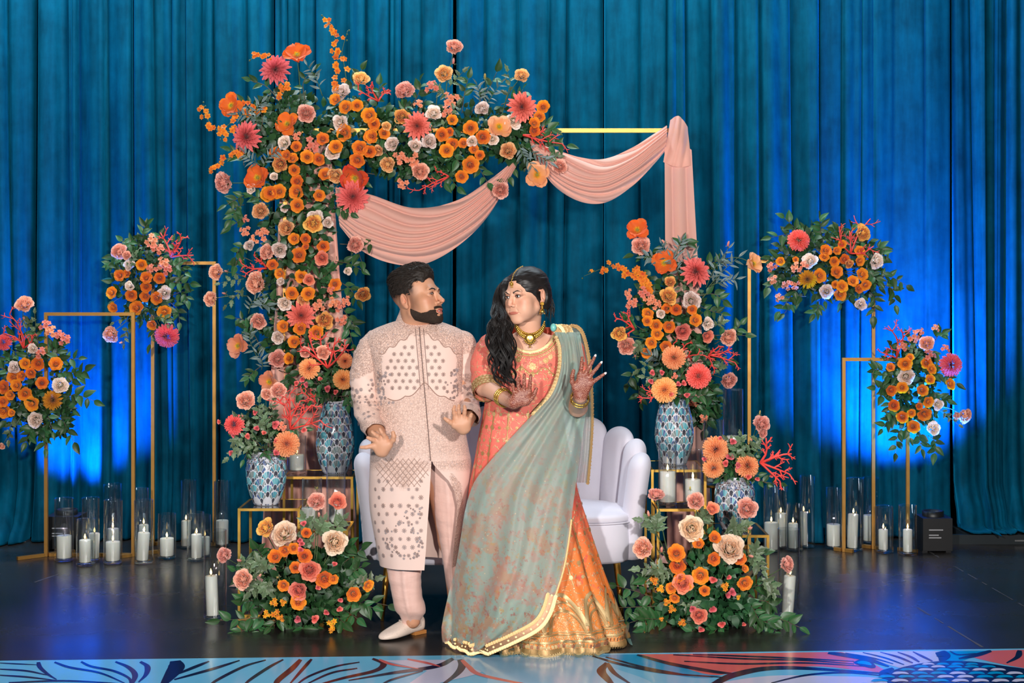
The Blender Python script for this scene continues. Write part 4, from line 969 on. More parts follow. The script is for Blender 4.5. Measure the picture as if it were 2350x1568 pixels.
# right post of the arch
Rr = Arrangement('arch_flower_garland', 'flower garland with poppies on the right post of the arch', 'flower arrangement', (1545, 720), 7.62, P(1545, 720, 7.62), 16)
Rr.flowers('P1462,526,26 P1524,603,29 p1471,563,25 D1597,623,32 Q1731,604,26 y1538,647,16 y1535,679,23 w1588,690,25 w1626,743,18 w1516,720,12 o1588,711,12 o1597,735,15 o1486,721,14 o1486,737,12 o1506,748,15 o1535,751,15 o1529,708,12 o1551,711,14 o1494,788,13 o1483,811,13 o1508,768,13 o1529,796,14 r1567,762,20 r1624,773,16 p1673,775,23 p1674,875,22 y1420,767,20 p1438,794,23 u1457,818,11 b1447,694,17 b1443,673,10 b1479,671,15 b1490,687,14 b1505,698,14 b1591,926,13 b1613,961,12 w1608,917,12')
Rr.bloom('u', 1672, 557, 10, face=Vector((0.2, -0.3, 1))); Rr.bloom('u', 1521, 553, 10, face=Vector((-0.6, -0.5, 0.7)))
Rr.orchid([(1492, 645), (1440, 630), (1400, 612), (1340, 634)], 18); Rr.orchid([(1500, 680), (1480, 650), (1470, 630), (1455, 612)], 20, r=11)
Rr.coral((1456, 756), [(1414, 730), (1440, 715), (1428, 775)], 9); Rr.coral((1626, 815), [(1680, 800), (1686, 832), (1640, 850), (1650, 795)], 10); Rr.coral((1560, 832), [(1545, 790), (1575, 790), (1612, 815)], 11)
for a, b in [((1540, 620), (1518, 560)), ((1550, 610), (1565, 550)), ((1520, 610), (1480, 590)), ((1570, 640), (1590, 585)), ((1620, 660), (1672, 570)), ((1625, 660), (1695, 590)), ((1630, 655), (1690, 640)), ((1650, 610), (1660, 600)), ((1520, 840), (1490, 815)), ((1560, 630), (1540, 590))]: Rr.dusty(a, b)
Rr.stem(Rr.pos(1600, 700), Rr.pos(1672, 565, -0.1)); Rr.stem(Rr.pos(1640, 600), Rr.pos(1728, 604, -0.1)); Rr.stem(Rr.pos(1600, 790), Rr.pos(1670, 778, -0.1)); Rr.stem(Rr.pos(1600, 850), Rr.pos(1670, 872, -0.1)); Rr.stem(Rr.pos(1490, 600), Rr.pos(1464, 530, -0.1)); Rr.stem(Rr.pos(1500, 780), Rr.pos(1424, 768, -0.1))
for a, b in [((1500, 830), (1465, 850)), ((1480, 790), (1460, 800)), ((1640, 750), (1655, 740)), ((1590, 640), (1560, 660)), ((1650, 860), (1660, 840))]: Rr.sage(a, b)
for x0, y0, x1, y1 in [(1500, 600, 1455, 585), (1560, 640, 1650, 600), (1600, 680, 1660, 690), (1600, 700, 1655, 720), (1640, 770, 1710, 770), (1640, 790, 1700, 745), (1480, 760, 1440, 740), (1600, 830, 1670, 830), (1610, 860, 1650, 910), (1600, 900, 1640, 930), (1590, 930, 1620, 985), (1480, 850, 1440, 880), (1490, 880, 1470, 925), (1560, 900, 1600, 950), (1500, 690, 1470, 700), (1550, 780, 1600, 800), (1560, 580, 1580, 560)]: Rr.sprig(Rr.pos(x0, y0), Rr.pos(x1, y1, -0.05), 6, 0.058)
Rr.filler([(1540, 680, 75, 75, 0.11), (1545, 770, 85, 70, 0.11), (1570, 850, 70, 80, 0.10), (1610, 930, 35, 50, 0.06)], 750)

# ================================================================== risers, mosaic vases, candles
t = NT('smoked_mirror'); t.set(color=t.mix(t.noise(t.coord(), 5), (0.02, 0.022, 0.025), (0.035, 0.035, 0.04)), rough=0.06, spec=0.9, coat=0.5)
M_SMOKED = t.m
def riser(label, xl, xr, ytop, Y, depth, zb=0.0, w=0.012):
    X0 = (xl - 1175) * Y / F; X1 = (xr - 1175) * Y / F; zt = CAMZ - (ytop - 650) * Y / F
    r = thing('riser_stand', label, 'riser', ((X0 + X1) / 2, Y + depth / 2, zb), 'gold framed display risers')
    ys = (Y, Y + depth)
    for x in (X0, X1):
        for y in ys:
            mb = MB(); mb.bar((x, y, zb), (x, y, zt - w), w); mb.put('post', M_GOLD, r, smooth=False)
    for z, n in ((zt - w / 2, 'top_rail'), (zb + w / 2, 'bottom_rail')):
        for y in ys:
            mb = MB(); mb.bar((X0 - w / 2, y, z), (X1 + w / 2, y, z), w); mb.put(n, M_GOLD, r, smooth=False)
        for x in (X0, X1):
            mb = MB(); mb.bar((x, Y + w / 2, z), (x, Y + depth - w / 2, z), w); mb.put(n, M_GOLD, r, smooth=False)
    mb = MB(); mb.box((X0 + w / 2, Y + w / 2, zt - 0.008), (X1 - w / 2, Y + depth - w / 2, zt - 0.001)); mb.put('glass_top', M_SMOKED, r, smooth=False)
    return zt
zL1 = riser('tall gold riser holding the tall mosaic vase, left of the groom', 652, 808, 1094, 7.24, 0.26)
zL2 = riser('low gold riser under the small round mosaic vase on the left', 549, 686, 1167, 6.92, 0.30)
zL3 = riser('lowest gold riser with two candles between the left mosaic vases', 694, 796, 1218, 6.76, 0.26)
zR1 = riser('tall gold riser holding the tall mosaic vase, right of the sofa', 1497, 1618, 1078, 7.05, 0.36)
zR2 = riser('middle gold riser with two candles in front of the tall right vase', 1510, 1622, 1168, 6.80, 0.22)
zR3 = riser('low gold riser under the small round mosaic vase on the right', 1650, 1762, 1228, 6.86, 0.34)

# mosaic vases: profile of (radius, height), fans of glass tiles laid over white grout
t = NT('grout'); t.set(color=t.mix(t.noise(t.coord(), 50), rgb(206, 206, 214), rgb(226, 226, 232)), rough=0.6); M_GROUT = t.m
def tile_mat(n, c, var=0.5):
    t = NT('tile_' + n); oi = t.attr('Col'); v = t.coord('Object')
    t.set(color=t.mix(t.math('MULTIPLY', t.noise(v, 26, 3), 0.22), oi, t.mix(0.6, oi, (0.75, 0.85, 0.9))), rough=0.10, spec=0.8, coat=0.4); return t.m
M_TILE = tile_mat('glass', None)
TEAL = [rgb(58, 156, 174), rgb(92, 180, 192), rgb(36, 118, 144), rgb(112, 132, 132), rgb(138, 146, 142), rgb(120, 194, 206), rgb(66, 92, 146)]
def mosaic_vase(label, px, ytop, Yc, zbase, prof, H, rmax, seed, scale=1.0):
    x = (px - 1175) * Yc / F
    r = thing('mosaic_vase', label, 'vase', (x, Yc, zbase), 'mosaic vases')
    pr = spline([(a * rmax, b * H) for a, b in prof], 40)
    mb = MB(); pl = [tuple(p) for p in pr]; inner = [(max(0.001, a - 0.006), max(b, 0.006)) for a, b in reversed(pl)]
    mb.lathe([(0.0005, 0.001)] + pl + inner, 64, (x, Yc, zbase)); mb.put('vase_body', M_GROUT, r)
    rs = random.Random(seed); vs = []; fs = []; cs = []
    hh = np.array([p[1] for p in pr]); rad = np.array([p[0] for p in pr])
    dz = np.gradient(rad, hh + np.arange(len(hh)) * 1e-9)
    def S(a, h):
        rr = float(np.interp(h, hh, rad)); return rr
    def tilepoly(pts, col):
        "pts in (angle, height); raised 1.5 mm over the grout"
        n0 = len(vs); jx = rs.uniform(-0.0006, 0.0006)
        for lift in (0.0016 + jx, -0.001):
            for a, h in pts:
                h = min(max(h, 0.002), H - 0.001); k = S(a, h) + lift
                vs.append((x + k * math.cos(a), Yc + k * math.sin(a), zbase + h)); cs.append(col)
        m = len(pts); fs.append(tuple(range(n0, n0 + m)))
        for i in range(m): fs.append((n0 + i, n0 + m + i, n0 + m + (i + 1) % m, n0 + (i + 1) % m))
    fw = 0.058 * scale; h0 = 0.020; row = 0; htop = H * (0.90 if scale == 1 else 0.80)
    h = h0
    while h < htop - 0.01:
        R = S(0, h + 0.02); n = 8; da = 2 * PI / n; fr = 0.058 if scale == 1 else 0.054
        for i in range(n):
            a0 = (i + 0.5 * (row % 2)) * da + seed; R = S(0, h + fr * 0.5)
            hw = da * 0.46; 
            for w in range(5):
                th0 = -1.05 + 2.1 * w / 5 + 0.035; th1 = -1.05 + 2.1 * (w + 1) / 5 - 0.035
                ri, ro = 0.40, 0.92
                q = [(a0 + hw * r_ * math.sin(t_) , h + fr * (r_ * math.cos(t_))) for r_, t_ in ((ri, th0), (ri, th1), (ro, th1), (ro, (th0 + th1) / 2), (ro, th0))]
                tilepoly(q, rs.choice(TEAL))
            q = [(a0 + hw * 0.32 * math.sin(t_), h + fr * 0.33 * math.cos(t_)) for t_ in (-1.1, -0.5, 0, 0.5, 1.1)] + [(a0 + hw * 0.08, h - fr * 0.16), (a0 - hw * 0.08, h - fr * 0.16)]
            tilepoly(q[::-1], (0.012, 0.010, 0.03))
            for w in range(7):
                th = -1.15 + 2.3 * (w + 0.5) / 7; e = 0.085
                q = [(a0 + hw * r_ * math.sin(th + d_), h + fr * r_ * math.cos(th + d_)) for r_, d_ in ((1.0, -e), (1.0, e), (1.15, e), (1.15, -e))]
                if rs.random() < 0.8: tilepoly(q, rs.choice([(0.02, 0.015, 0.02), (0.12, 0.05, 0.05), (0.16, 0.16, 0.2), (0.05, 0.05, 0.12), (0.35, 0.33, 0.38)]))
        h += fr * 0.60; row += 1
    # rows of small square tiles at the foot and the shoulder
    hs_ = [0.006] + ([H - 0.009, H - 0.022] if scale == 1 else [H * (0.80 + 0.036 * k) for k in range(5)])
    for hq in hs_:
        n = int(2 * PI * S(0, hq) / 0.0105)
        for i in range(n):
            if rs.random() < 0.9:
                a0 = 2 * PI * i / n; w = 2 * PI / n * 0.36; hh2 = 0.0036
                tilepoly([(a0 - w, hq - hh2), (a0 - w, hq + hh2), (a0 + w, hq + hh2), (a0 + w, hq - hh2)][::-1], rs.choice([(0.02, 0.015, 0.02), (0.15, 0.08, 0.07), (0.10, 0.10, 0.14), (0.45, 0.45, 0.52), (0.2, 0.22, 0.35)]))
    me = new_mesh('mosaic_tiles', vs, fs, False, cols=cs); o = put('mosaic_tiles', me, M_TILE, r); o['kind'] = 'stuff'
    return r
TALL = [(0.60, 0), (0.66, 0.03), (0.82, 0.15), (0.97, 0.30), (1.0, 0.42), (0.93, 0.60), (0.78, 0.78), (0.60, 0.93), (0.53, 1.0)]
SMALL = [(0.58, 0), (0.63, 0.03), (0.80, 0.18), (0.93, 0.36), (1.0, 0.58), (0.98, 0.74), (0.90, 0.85), (0.68, 0.945), (0.54, 0.965), (0.54, 1.0)]
mosaic_vase('tall teal mosaic vase on the left riser, beside the groom', 769, 922, 7.37, zL1, TALL, 0.360, 0.094, 1)
mosaic_vase('tall teal mosaic vase on the right riser, beside the sofa', 1547, 917, 7.26, zR1, TALL, 0.360, 0.094, 2)
mosaic_vase('small round teal mosaic vase on the left low riser', 611, 1046, 7.05, zL2, SMALL, 0.252, 0.095, 3, 0.9)
mosaic_vase('small round teal mosaic vase on the right low riser', 1686, 1103, 7.00, zR3, SMALL, 0.252, 0.094, 4, 0.9)

# ------------------------------------------------------------------ candles in glass cylinders
t = NT('candle_wax'); v = t.coord('Object'); t.set(color=t.mix(t.noise(v, 8, 3), rgb(232, 226, 214), rgb(244, 240, 230)), rough=0.5, sss=0.25, emit=(1.0, 0.72, 0.42), estr=0.0)
t.b.inputs['Subsurface Radius'].default_value = (0.02, 0.012, 0.006)
M_WAX = t.m
t = NT('flame'); t.set(color=(1, 0.8, 0.4), emit=t.mix(t.noise(t.coord(), 30), (1.0, 0.55, 0.12), (1.0, 0.70, 0.28)), estr=7.0); M_FLAME = t.m
M_WICK = simple_mat('wick', (0.03, 0.02, 0.02), 0.8)
def cylinder_vase(label, x, y, z, r, h, group):
    t_ = 0.0028
    root = thing('glass_cylinder_vase', label, 'glass vase', (x, y, z), group)
    mb = MB(); mb.lathe([(r, 0.012), (r, h - 0.001), (r - 0.001, h), (r - t_, h - 0.001), (r - t_, 0.014)], 40, (x, y, z)); mb.put('glass_wall', M_GLASS, root)
    mb = MB(); mb.lathe([(0.0005, 0.0005), (r * 0.9, 0.0005), (r, 0.004), (r, 0.0118), (r - 0.004, 0.0135), (0.0005, 0.0135)], 40, (x, y, z)); mb.put('glass_base', M_GLASS, root)
def candle(label, x, y, z, r, h, group, tilt=(0, 0), lit=True):
    root = thing('pillar_candle', label, 'candle', (x, y, z), group)
    M = Matrix.Translation((x, y, z)) @ Matrix.Rotation(tilt[0], 4, 'Y') @ Matrix.Rotation(tilt[1], 4, 'X')
    def T(mb): mb.v = [tuple(M @ Vector(p)) for p in mb.v]; return mb
    mb = MB(); mb.lathe([(0.0005, 0.0002), (r - 0.003, 0.0002), (r, 0.004), (r, h - 0.003), (r - 0.003, h), (r * 0.6, h - 0.002), (0.0005, h - 0.003)], 28); T(mb).put('wax_body', M_WAX, root)
    mb = MB(); mb.tube([(0, 0, h - 0.004), (0.001, 0, h + 0.009)], 0.0012, 5); T(mb).put('wick', M_WICK, root)
    if lit:
        mb = MB(); mb.lathe([(0.0003, 0.0), (0.0042, 0.005), (0.0055, 0.011), (0.0042, 0.018), (0.0016, 0.026), (0.0002, 0.030)], 10, (0, 0, h + 0.004)); T(mb).put('flame', M_FLAME, root)
def candle_set(tag_, px, ytop, ybase, wpx, cw, ctop, side, cdx=0, tilt=(0, 0), Y=None, z=0.0, lit=True, cb=None):
    "px: centre, ytop: rim, ybase: front foot of the glass on the floor (or Y and z given)"
    if Y is None: Y = floorY(ybase - 3)
    k = Y / F; r = wpx / 2 * k; h = CAMZ - (ytop - 650) * k - z; x = (px - 1175) * k
    cylinder_vase('clear glass cylinder ' + tag_, x, Y, z, r, h, 'glass cylinders ' + side)
    ch = CAMZ - (ctop - 650) * k - z - 0.016
    cr = min(cw / 2 * k, r - 0.006)
    lean = abs(math.sin(tilt[0])) * ch * 0.5
    candle('white candle in the glass ' + tag_, x + cdx * k, Y, z + 0.0160 + abs(math.sin(tilt[0])) * cr, cr, ch, 'pillar candles ' + side, tilt, lit)
L_, R_ = 'left of the couple', 'right of the couple'
candle_set('leftmost of all, beside the far left gold post', 147, 1144, 1290, 43, 33, 1229, L_, lit=False)
candle_set('second from the left, shortest of its row', 197, 1192, 1300, 43, 26, 1239, L_, -2)
candle_set('right behind the shortest left one', 208, 1143, 1291, 40, 24, 1224, L_, 7, tilt=(0.03, 0))
candle_set('third in the front left row', 259, 1148, 1296, 42, 32, 1243, L_)
candle_set('tall at the back under the low left stand', 259, 1111, 1262, 42, 26, 1213, L_, lit=True)
candle_set('fourth in the front left row', 330, 1148, 1296, 43, 27, 1223, L_, -4, tilt=(0.07, 0))
candle_set('half hidden behind the fourth of the left row', 322, 1121, 1268, 38, 22, 1204, L_, 8)
candle_set('fifth in the front left row, short and wide', 383, 1179, 1285, 41, 31, 1235, L_)
candle_set('tall between the posts of the taller left stand', 433, 1102, 1262, 36, 22, 1195, L_, -6)
candle_set('left one of the twins before the back left post', 449, 1176, 1290, 40, 24, 1226, L_, 2)
candle_set('right one of the twins before the back left post', 466, 1182, 1283, 36, 22, 1232, L_, 4, lit=True)
candle_set('tall beside the back left gold post', 510, 1104, 1258, 38, 28, 1194, L_, lit=False)
candle_set('alone at the front left by the floor bouquet', 494, 1217, 1424, 51, 28, 1322, L_, -6, tilt=(-0.04, 0))
candle_set('on the tall left riser behind the small vase', 681, 1000, 0, 44, 33, 1043, L_, 0, Y=7.37, z=zL1)
candle_set('on the lowest left riser, left one', 716, 1098, 0, 46, 32, 1165, L_, -8, Y=6.90, z=zL3, lit=False)
candle_set('on the lowest left riser, right one', 771, 1046, 0, 44, 33, 1154, L_, 0, Y=6.90, z=zL3)
candle_set('on the middle right riser, left one', 1532, 1012, 0, 42, 36, 1082, R_, 0, Y=6.91, z=zR2)
candle_set('on the middle right riser, right one', 1590, 1032, 0, 44, 36, 1100, R_, 0, Y=6.91, z=zR2)
candle_set('tall behind the flowers of the small right vase', 1682, 893, 0, 46, 30, 1000, R_, 0, Y=7.35, z=0.62, lit=False)
candle_set('lower, behind the orange chrysanthemums on the right', 1637, 964, 0, 46, 30, 1040, R_, 0, Y=7.35, z=0.56, lit=False)
candle_set('alone at the front right by the floor bouquet', 1810, 1214, 1420, 50, 27, 1322, R_, -3, tilt=(0.07, 0))
candle_set('leftmost of the back right row', 1770, 1116, 1270, 36, 31, 1199, R_)
candle_set('second of the back right row, half behind its neighbour', 1790, 1110, 1262, 36, 26, 1178, R_, 2)
candle_set('short in the back right row, before the tall pair', 1824, 1156, 1267, 39, 22, 1201, R_, -4)
candle_set('tallest of the back right row', 1852, 1092, 1260, 36, 17, 1175, R_, -8)
candle_set('beside the left post of the low right stand', 1913, 1120, 1262, 37, 31, 1203, R_, lit=False)
candle_set('leaning candle between the low right stand posts', 1962, 1098, 1267, 38, 23, 1180, R_, -6, tilt=(0.03, 0))
candle_set('tall behind the middle right gold post', 1998, 1096, 1250, 38, 26, 1182, R_, -4, lit=False)
candle_set('short before the middle right gold post', 2030, 1162, 1271, 40, 21, 1215, R_, -3)
candle_set('rightmost of the right row', 2083, 1160, 1276, 42, 21, 1215, R_, 0)
# tall pedestals carrying the two candles behind the right bouquet
mb = MB()
for px, z in ((1682, 0.62), (1637, 0.56)):
    X = (px - 1175) * 7.35 / F
    mb = MB(); mb.bar((X, 7.35, 0), (X, 7.35, z - 0.012), 0.014); mb.lathe([(0.0005, 0), (0.047, 0), (0.047, 0.01), (0.0005, 0.01)], 24, (X, 7.35, z - 0.012)); mb.lathe([(0.0005, 0), (0.045, 0), (0.045, 0.008), (0.0005, 0.008)], 24, (X, 7.35, 0))
    o = mb.put('candle_pedestal', M_GOLD, None); tag(o, 'slim gold pedestal under the %s glass cylinder behind the right bouquet' % ('taller' if z > 0.6 else 'shorter'), 'pedestal', 'gold candle pedestals')

# ================================================================== bouquets in the vases and on the floor
V = Arrangement('vase_bouquet', 'bouquet of peach chrysanthemums in the tall left mosaic vase', 'bouquet', (760, 870), 7.33, P(766, 920, 7.33), 21)
V.flowers('K707,845,22 K794,829,18 K787,874,22 p742,808,20 p700,809,14 s694,871,9 s703,883,9 s751,893,10 s735,870,7 s770,900,8 s680,880,8')
V.coral((752, 845), [(690, 795), (735, 765), (800, 790), (770, 775), (708, 770)], 21)
for x, y in ((707, 845), (794, 829), (787, 874), (742, 808), (700, 871), (751, 893)): V.stem(V.pos(766, 925), V.pos(x, y + 4, -0.07), 0.0025)
V.coral((725, 925), [(690, 900), (700, 935), (712, 900)], 22, r0=0.004)
for x0, y0, x1, y1 in [(760, 910, 700, 920), (765, 910, 810, 905), (760, 900, 730, 850), (765, 900, 770, 840), (760, 910, 720, 880), (770, 910, 800, 930)]: V.sprig(V.pos(x0, y0, -0.02), V.pos(x1, y1, -0.06), 6, 0.05)
V.filler([(760, 885, 45, 35, 0.07), (745, 840, 50, 30, 0.06)], 240, size=0.045)
V2 = Arrangement('vase_bouquet', 'bouquet with a hot pink dahlia in the tall right mosaic vase', 'bouquet', (1548, 870), 7.20, P(1550, 917, 7.24), 22)
V2.flowers('K1545,823,27 K1524,893,29 Z1605,863,29 s1497,856,9 s1519,855,8 s1569,880,9 s1577,907,9 s1557,882,8 s1494,875,8 b1548,863,8 s1540,905,7')
V2.coral((1512, 905), [(1462, 912), (1480, 895)], 23, r0=0.004)
for x, y in ((1545, 823), (1524, 893), (1605, 863), (1497, 856), (1569, 880)): V2.stem(V2.pos(1550, 925), V2.pos(x, y + 4, -0.07), 0.0025)
for x0, y0, x1, y1 in [(1550, 910, 1490, 890), (1555, 910, 1620, 905), (1550, 905, 1500, 850), (1555, 900, 1590, 830), (1560, 915, 1600, 930)]: V2.sprig(V2.pos(x0, y0, -0.02), V2.pos(x1, y1, -0.06), 6, 0.05)
V2.sage((1530, 880), (1480, 865)); V2.filler([(1550, 880, 55, 35, 0.07)], 220, size=0.045)
V3 = Arrangement('vase_bouquet', 'bouquet of pink spray roses in the small left mosaic vase', 'bouquet', (605, 990), 7.02, P(610, 1046, 7.05), 23)
V3.flowers('p564,918,25 p638,895,21 p610,905,16 Z533,973,23 K659,1017,27 s589,983,9 s568,1002,9 s585,947,8 s631,975,12 s634,1013,9 s634,1040,10 s697,987,9 s530,1040,8 s606,994,7 s503,968,7 s535,1000,6 b646,979,12 u556,954,9')
V3.coral((667, 985), [(632, 912), (665, 905), (715, 930), (735, 965), (690, 920)], 24)
for x, y in ((564, 918), (638, 895), (610, 905), (533, 973), (659, 1017), (530, 1040), (697, 987), (503, 968)): V3.stem(V3.pos(610, 1050, 0.02), V3.pos(x, y + 4, -0.07), 0.0025)
for a, b in [((600, 1000), (595, 925)), ((590, 1010), (545, 960)), ((610, 1000), (625, 920)), ((580, 1030), (525, 1050)), ((600, 1030), (550, 1030)), ((620, 1030), (600, 950)), ((575, 1000), (540, 1015))]: V3.sage(a, b, 7)
for x0, y0, x1, y1 in [(605, 1030, 545, 1000), (610, 1030, 640, 1050), (610, 1020, 660, 990), (600, 1030, 560, 1055), (640, 1010, 700, 985)]: V3.sprig(V3.pos(x0, y0, -0.02), V3.pos(x1, y1, -0.06), 6, 0.042)
V3.filler([(600, 1010, 60, 35, 0.07), (600, 975, 45, 35, 0.06)], 330, size=0.036, col=(rgb(52, 84, 48), rgb(104, 134, 88)))
V4 = Arrangement('vase_bouquet', 'bouquet of peach chrysanthemums with red coral in the small right mosaic vase', 'bouquet', (1690, 1050), 6.96, P(1684, 1103, 7.0), 24)
V4.flowers('K1645,1034,28 K1639,1078,23 K1720,1068,27 p1750,973,24 p1752,995,13 s1682,1014,10 s1675,1048,11 s1665,1064,10 s1698,1078,12 s1694,1068,9 s1718,1095,9 s1617,1054,7 s1653,1006,6 s1738,1099,7 s1779,1109,5 s1770,1092,6')
V4.bloom('u', 1725, 1008, 10, face=Vector((0.3, -0.4, 1))); V4.bloom('g', 1744, 945, 9, face=Vector((0.1, -0.3, 1)))
V4.coral((1745, 1062), [(1758, 1005), (1790, 1035), (1817, 1042), (1811, 1088), (1790, 1105)], 25, r0=0.0065)
for x, y in ((1750, 973), (1725, 1008), (1744, 945), (1645, 1034), (1720, 1068), (1779, 1109)): V4.stem(V4.pos(1688, 1105, 0.02), V4.pos(x, y + 4, -0.07), 0.0025)
for a, b in [((1700, 1060), (1735, 1020)), ((1700, 1050), (1700, 1000)), ((1690, 1060), (1670, 1010)), ((1740, 1040), (1745, 1000))]: V4.sage(a, b, 7)
for x0, y0, x1, y1 in [(1690, 1095, 1650, 1100), (1700, 1095, 1760, 1110), (1695, 1090, 1740, 1090), (1690, 1090, 1690, 1040), (1720, 1100, 1790, 1112)]: V4.sprig(V4.pos(x0, y0, -0.02), V4.pos(x1, y1, -0.06), 6, 0.042)
V4.filler([(1688, 1060, 55, 40, 0.06)], 260, size=0.038)

def floor_bouquet(label, c, Y, seed): return Arrangement('floor_bouquet', label, 'bouquet', c, Y, (( c[0] - 1175) * Y / F, Y, 0), seed)
W = floor_bouquet('low floor bouquet of orange and cream roses left of the groom', (690, 1340), 6.72, 25)
W.flowers('C650,1223,32 C770,1246,32 y608,1210,24 p726,1149,23 r775,1151,22 r711,1309,28 r684,1356,25 p555,1330,27 p512,1274,20 o631,1278,16 o652,1265,14 o674,1259,13 o699,1276,16 o678,1303,13 o745,1330,20 o812,1364,18 o846,1345,13 o703,1223,12 o684,1383,18 o650,1345,13 o765,1330,12 s730,1349,9 s779,1398,9 s722,1421,12 s749,1406,9 s684,1421,11 s781,1377,8 s692,1248,9 s688,1240,8 s690,1262,9 s768,1295,8 f629,1383,11 f612,1410,10 f634,1410,12 f762,1431,12 f760,1446,9 f646,1419,9 f650,1383,9 u547,1286,11 u596,1322,12 g636,1326,10 s697,1202,9 g728,1120,9', dy=-0.17)
W.bloom('u', 732, 1179, 10, face=Vector((0, -0.5, 1)))
for x, y in ((650, 1230), (770, 1255), (608, 1218), (726, 1158), (775, 1160), (555, 1330), (512, 1276), (812, 1366), (846, 1347), (547, 1288), (732, 1185)): W.stem(W.pos(690 + (x - 690) * 0.25, 1400, 0.0), W.pos(x, y, -0.10), 0.0035)
for a, b in [((600, 1320), (560, 1290)), ((610, 1330), (575, 1360)), ((620, 1330), (620, 1360)), ((640, 1300), (600, 1300)), ((720, 1230), (700, 1190)), ((725, 1230), (745, 1195)), ((760, 1230), (790, 1190)), ((790, 1350), (860, 1330)), ((720, 1260), (700, 1220)), ((600, 1310), (585, 1290))]: W.sage(a, b, 8, 0.05)
for x0, y0, x1, y1 in [(640, 1420, 505, 1425), (640, 1430, 540, 1455), (650, 1440, 590, 1465), (690, 1430, 680, 1470), (690, 1440, 650, 1470), (720, 1430, 720, 1465), (780, 1380, 890, 1390), (790, 1370, 855, 1395), (770, 1400, 820, 1420), (770, 1330, 830, 1300), (780, 1300, 830, 1260), (760, 1290, 800, 1250), (600, 1380, 560, 1380), (590, 1360, 540, 1310), (610, 1300, 590, 1260), (700, 1380, 760, 1400), (660, 1400, 620, 1440), (740, 1400, 790, 1430)]: W.sprig(W.pos(x0, y0, 0.02), W.pos(x1, y1, -0.05 if y1 < 1400 else -0.11), 7, 0.066, bend=0.02)
W.filler([(690, 1340, 100, 70, 0.14), (690, 1390, 100, 40, 0.16), (740, 1320, 70, 60, 0.1)], 900, size=0.06)
X = floor_bouquet('low floor bouquet of orange and cream roses right of the sofa', (1610, 1340), 6.72, 26)
X.flowers('C1588,1214,33 C1676,1257,37 p1597,1149,23 r1635,1167,17 p1716,1167,26 p1474,1257,26 p1809,1295,23 u1724,1212,14 u1726,1277,13 r1568,1340,27 r1605,1414,21 o1552,1269,20 o1554,1299,19 o1607,1323,19 o1639,1283,16 o1710,1340,18 o1603,1248,14 o1641,1234,14 o1698,1283,14 o1710,1305,9 o1617,1356,12 o1548,1374,12 o1540,1350,13 o1560,1325,12 s1637,1331,12 s1680,1360,12 s1670,1366,10 s1589,1398,10 s1635,1398,11 s1657,1433,11 s1707,1433,7 s1609,1445,10 s1672,1325,8 f1502,1332,11 f1516,1352,10 f1530,1382,10 f1542,1398,10 f1566,1429,10 f1663,1346,11 f1694,1370,7 f1518,1421,6 f1585,1346,8', dy=-0.17)
X.bloom('p', 1506, 1133, 22, face=Vector((0, -0.7, 1))); X.bloom('u', 1488, 1176, 12, face=Vector((-0.2, -0.5, 1))); X.bloom('u', 1519, 1259, 12, face=Vector((0, -0.6, 1))); X.bloom('g', 1584, 1119, 8, face=Vector((0, -0.3, 1)))
for x, y in ((1588, 1222), (1676, 1266), (1597, 1158), (1635, 1175), (1716, 1175), (1474, 1262), (1809, 1296), (1506, 1140), (1488, 1182), (1519, 1264), (1724, 1216)): X.stem(X.pos(1610 + (x - 1610) * 0.3, 1400, 0.0), X.pos(x, y, -0.10), 0.0035)
for a, b in [((1500, 1220), (1475, 1195)), ((1505, 1230), (1510, 1190)), ((1530, 1310), (1470, 1305)), ((1540, 1300), (1500, 1330)), ((1600, 1210), (1620, 1180)), ((1690, 1240), (1710, 1205)), ((1720, 1270), (1750, 1310)), ((1740, 1330), (1775, 1360)), ((1580, 1380), (1590, 1395)), ((1720, 1300), (1735, 1260)), ((1700, 1230), (1680, 1210))]: X.sage(a, b, 8, 0.05)
for x0, y0, x1, y1 in [(1530, 1390, 1420, 1395), (1520, 1380, 1415, 1345), (1520, 1400, 1445, 1430), (1500, 1400, 1475, 1455), (1540, 1420, 1480, 1420), (1620, 1430, 1580, 1455), (1660, 1430, 1640, 1450), (1700, 1420, 1760, 1430), (1720, 1410, 1780, 1450), (1730, 1420, 1835, 1440), (1720, 1380, 1770, 1390), (1700, 1380, 1740, 1420), (1690, 1320, 1750, 1270), (1540, 1330, 1480, 1330), (1650, 1260, 1620, 1220), (1700, 1360, 1760, 1340)]: X.sprig(X.pos(x0, y0, 0.02), X.pos(x1, y1, -0.05 if y1 < 1400 else -0.11), 7, 0.066, bend=0.02)
X.filler([(1620, 1340, 100, 70, 0.14), (1620, 1390, 110, 42, 0.16)], 900, size=0.06)

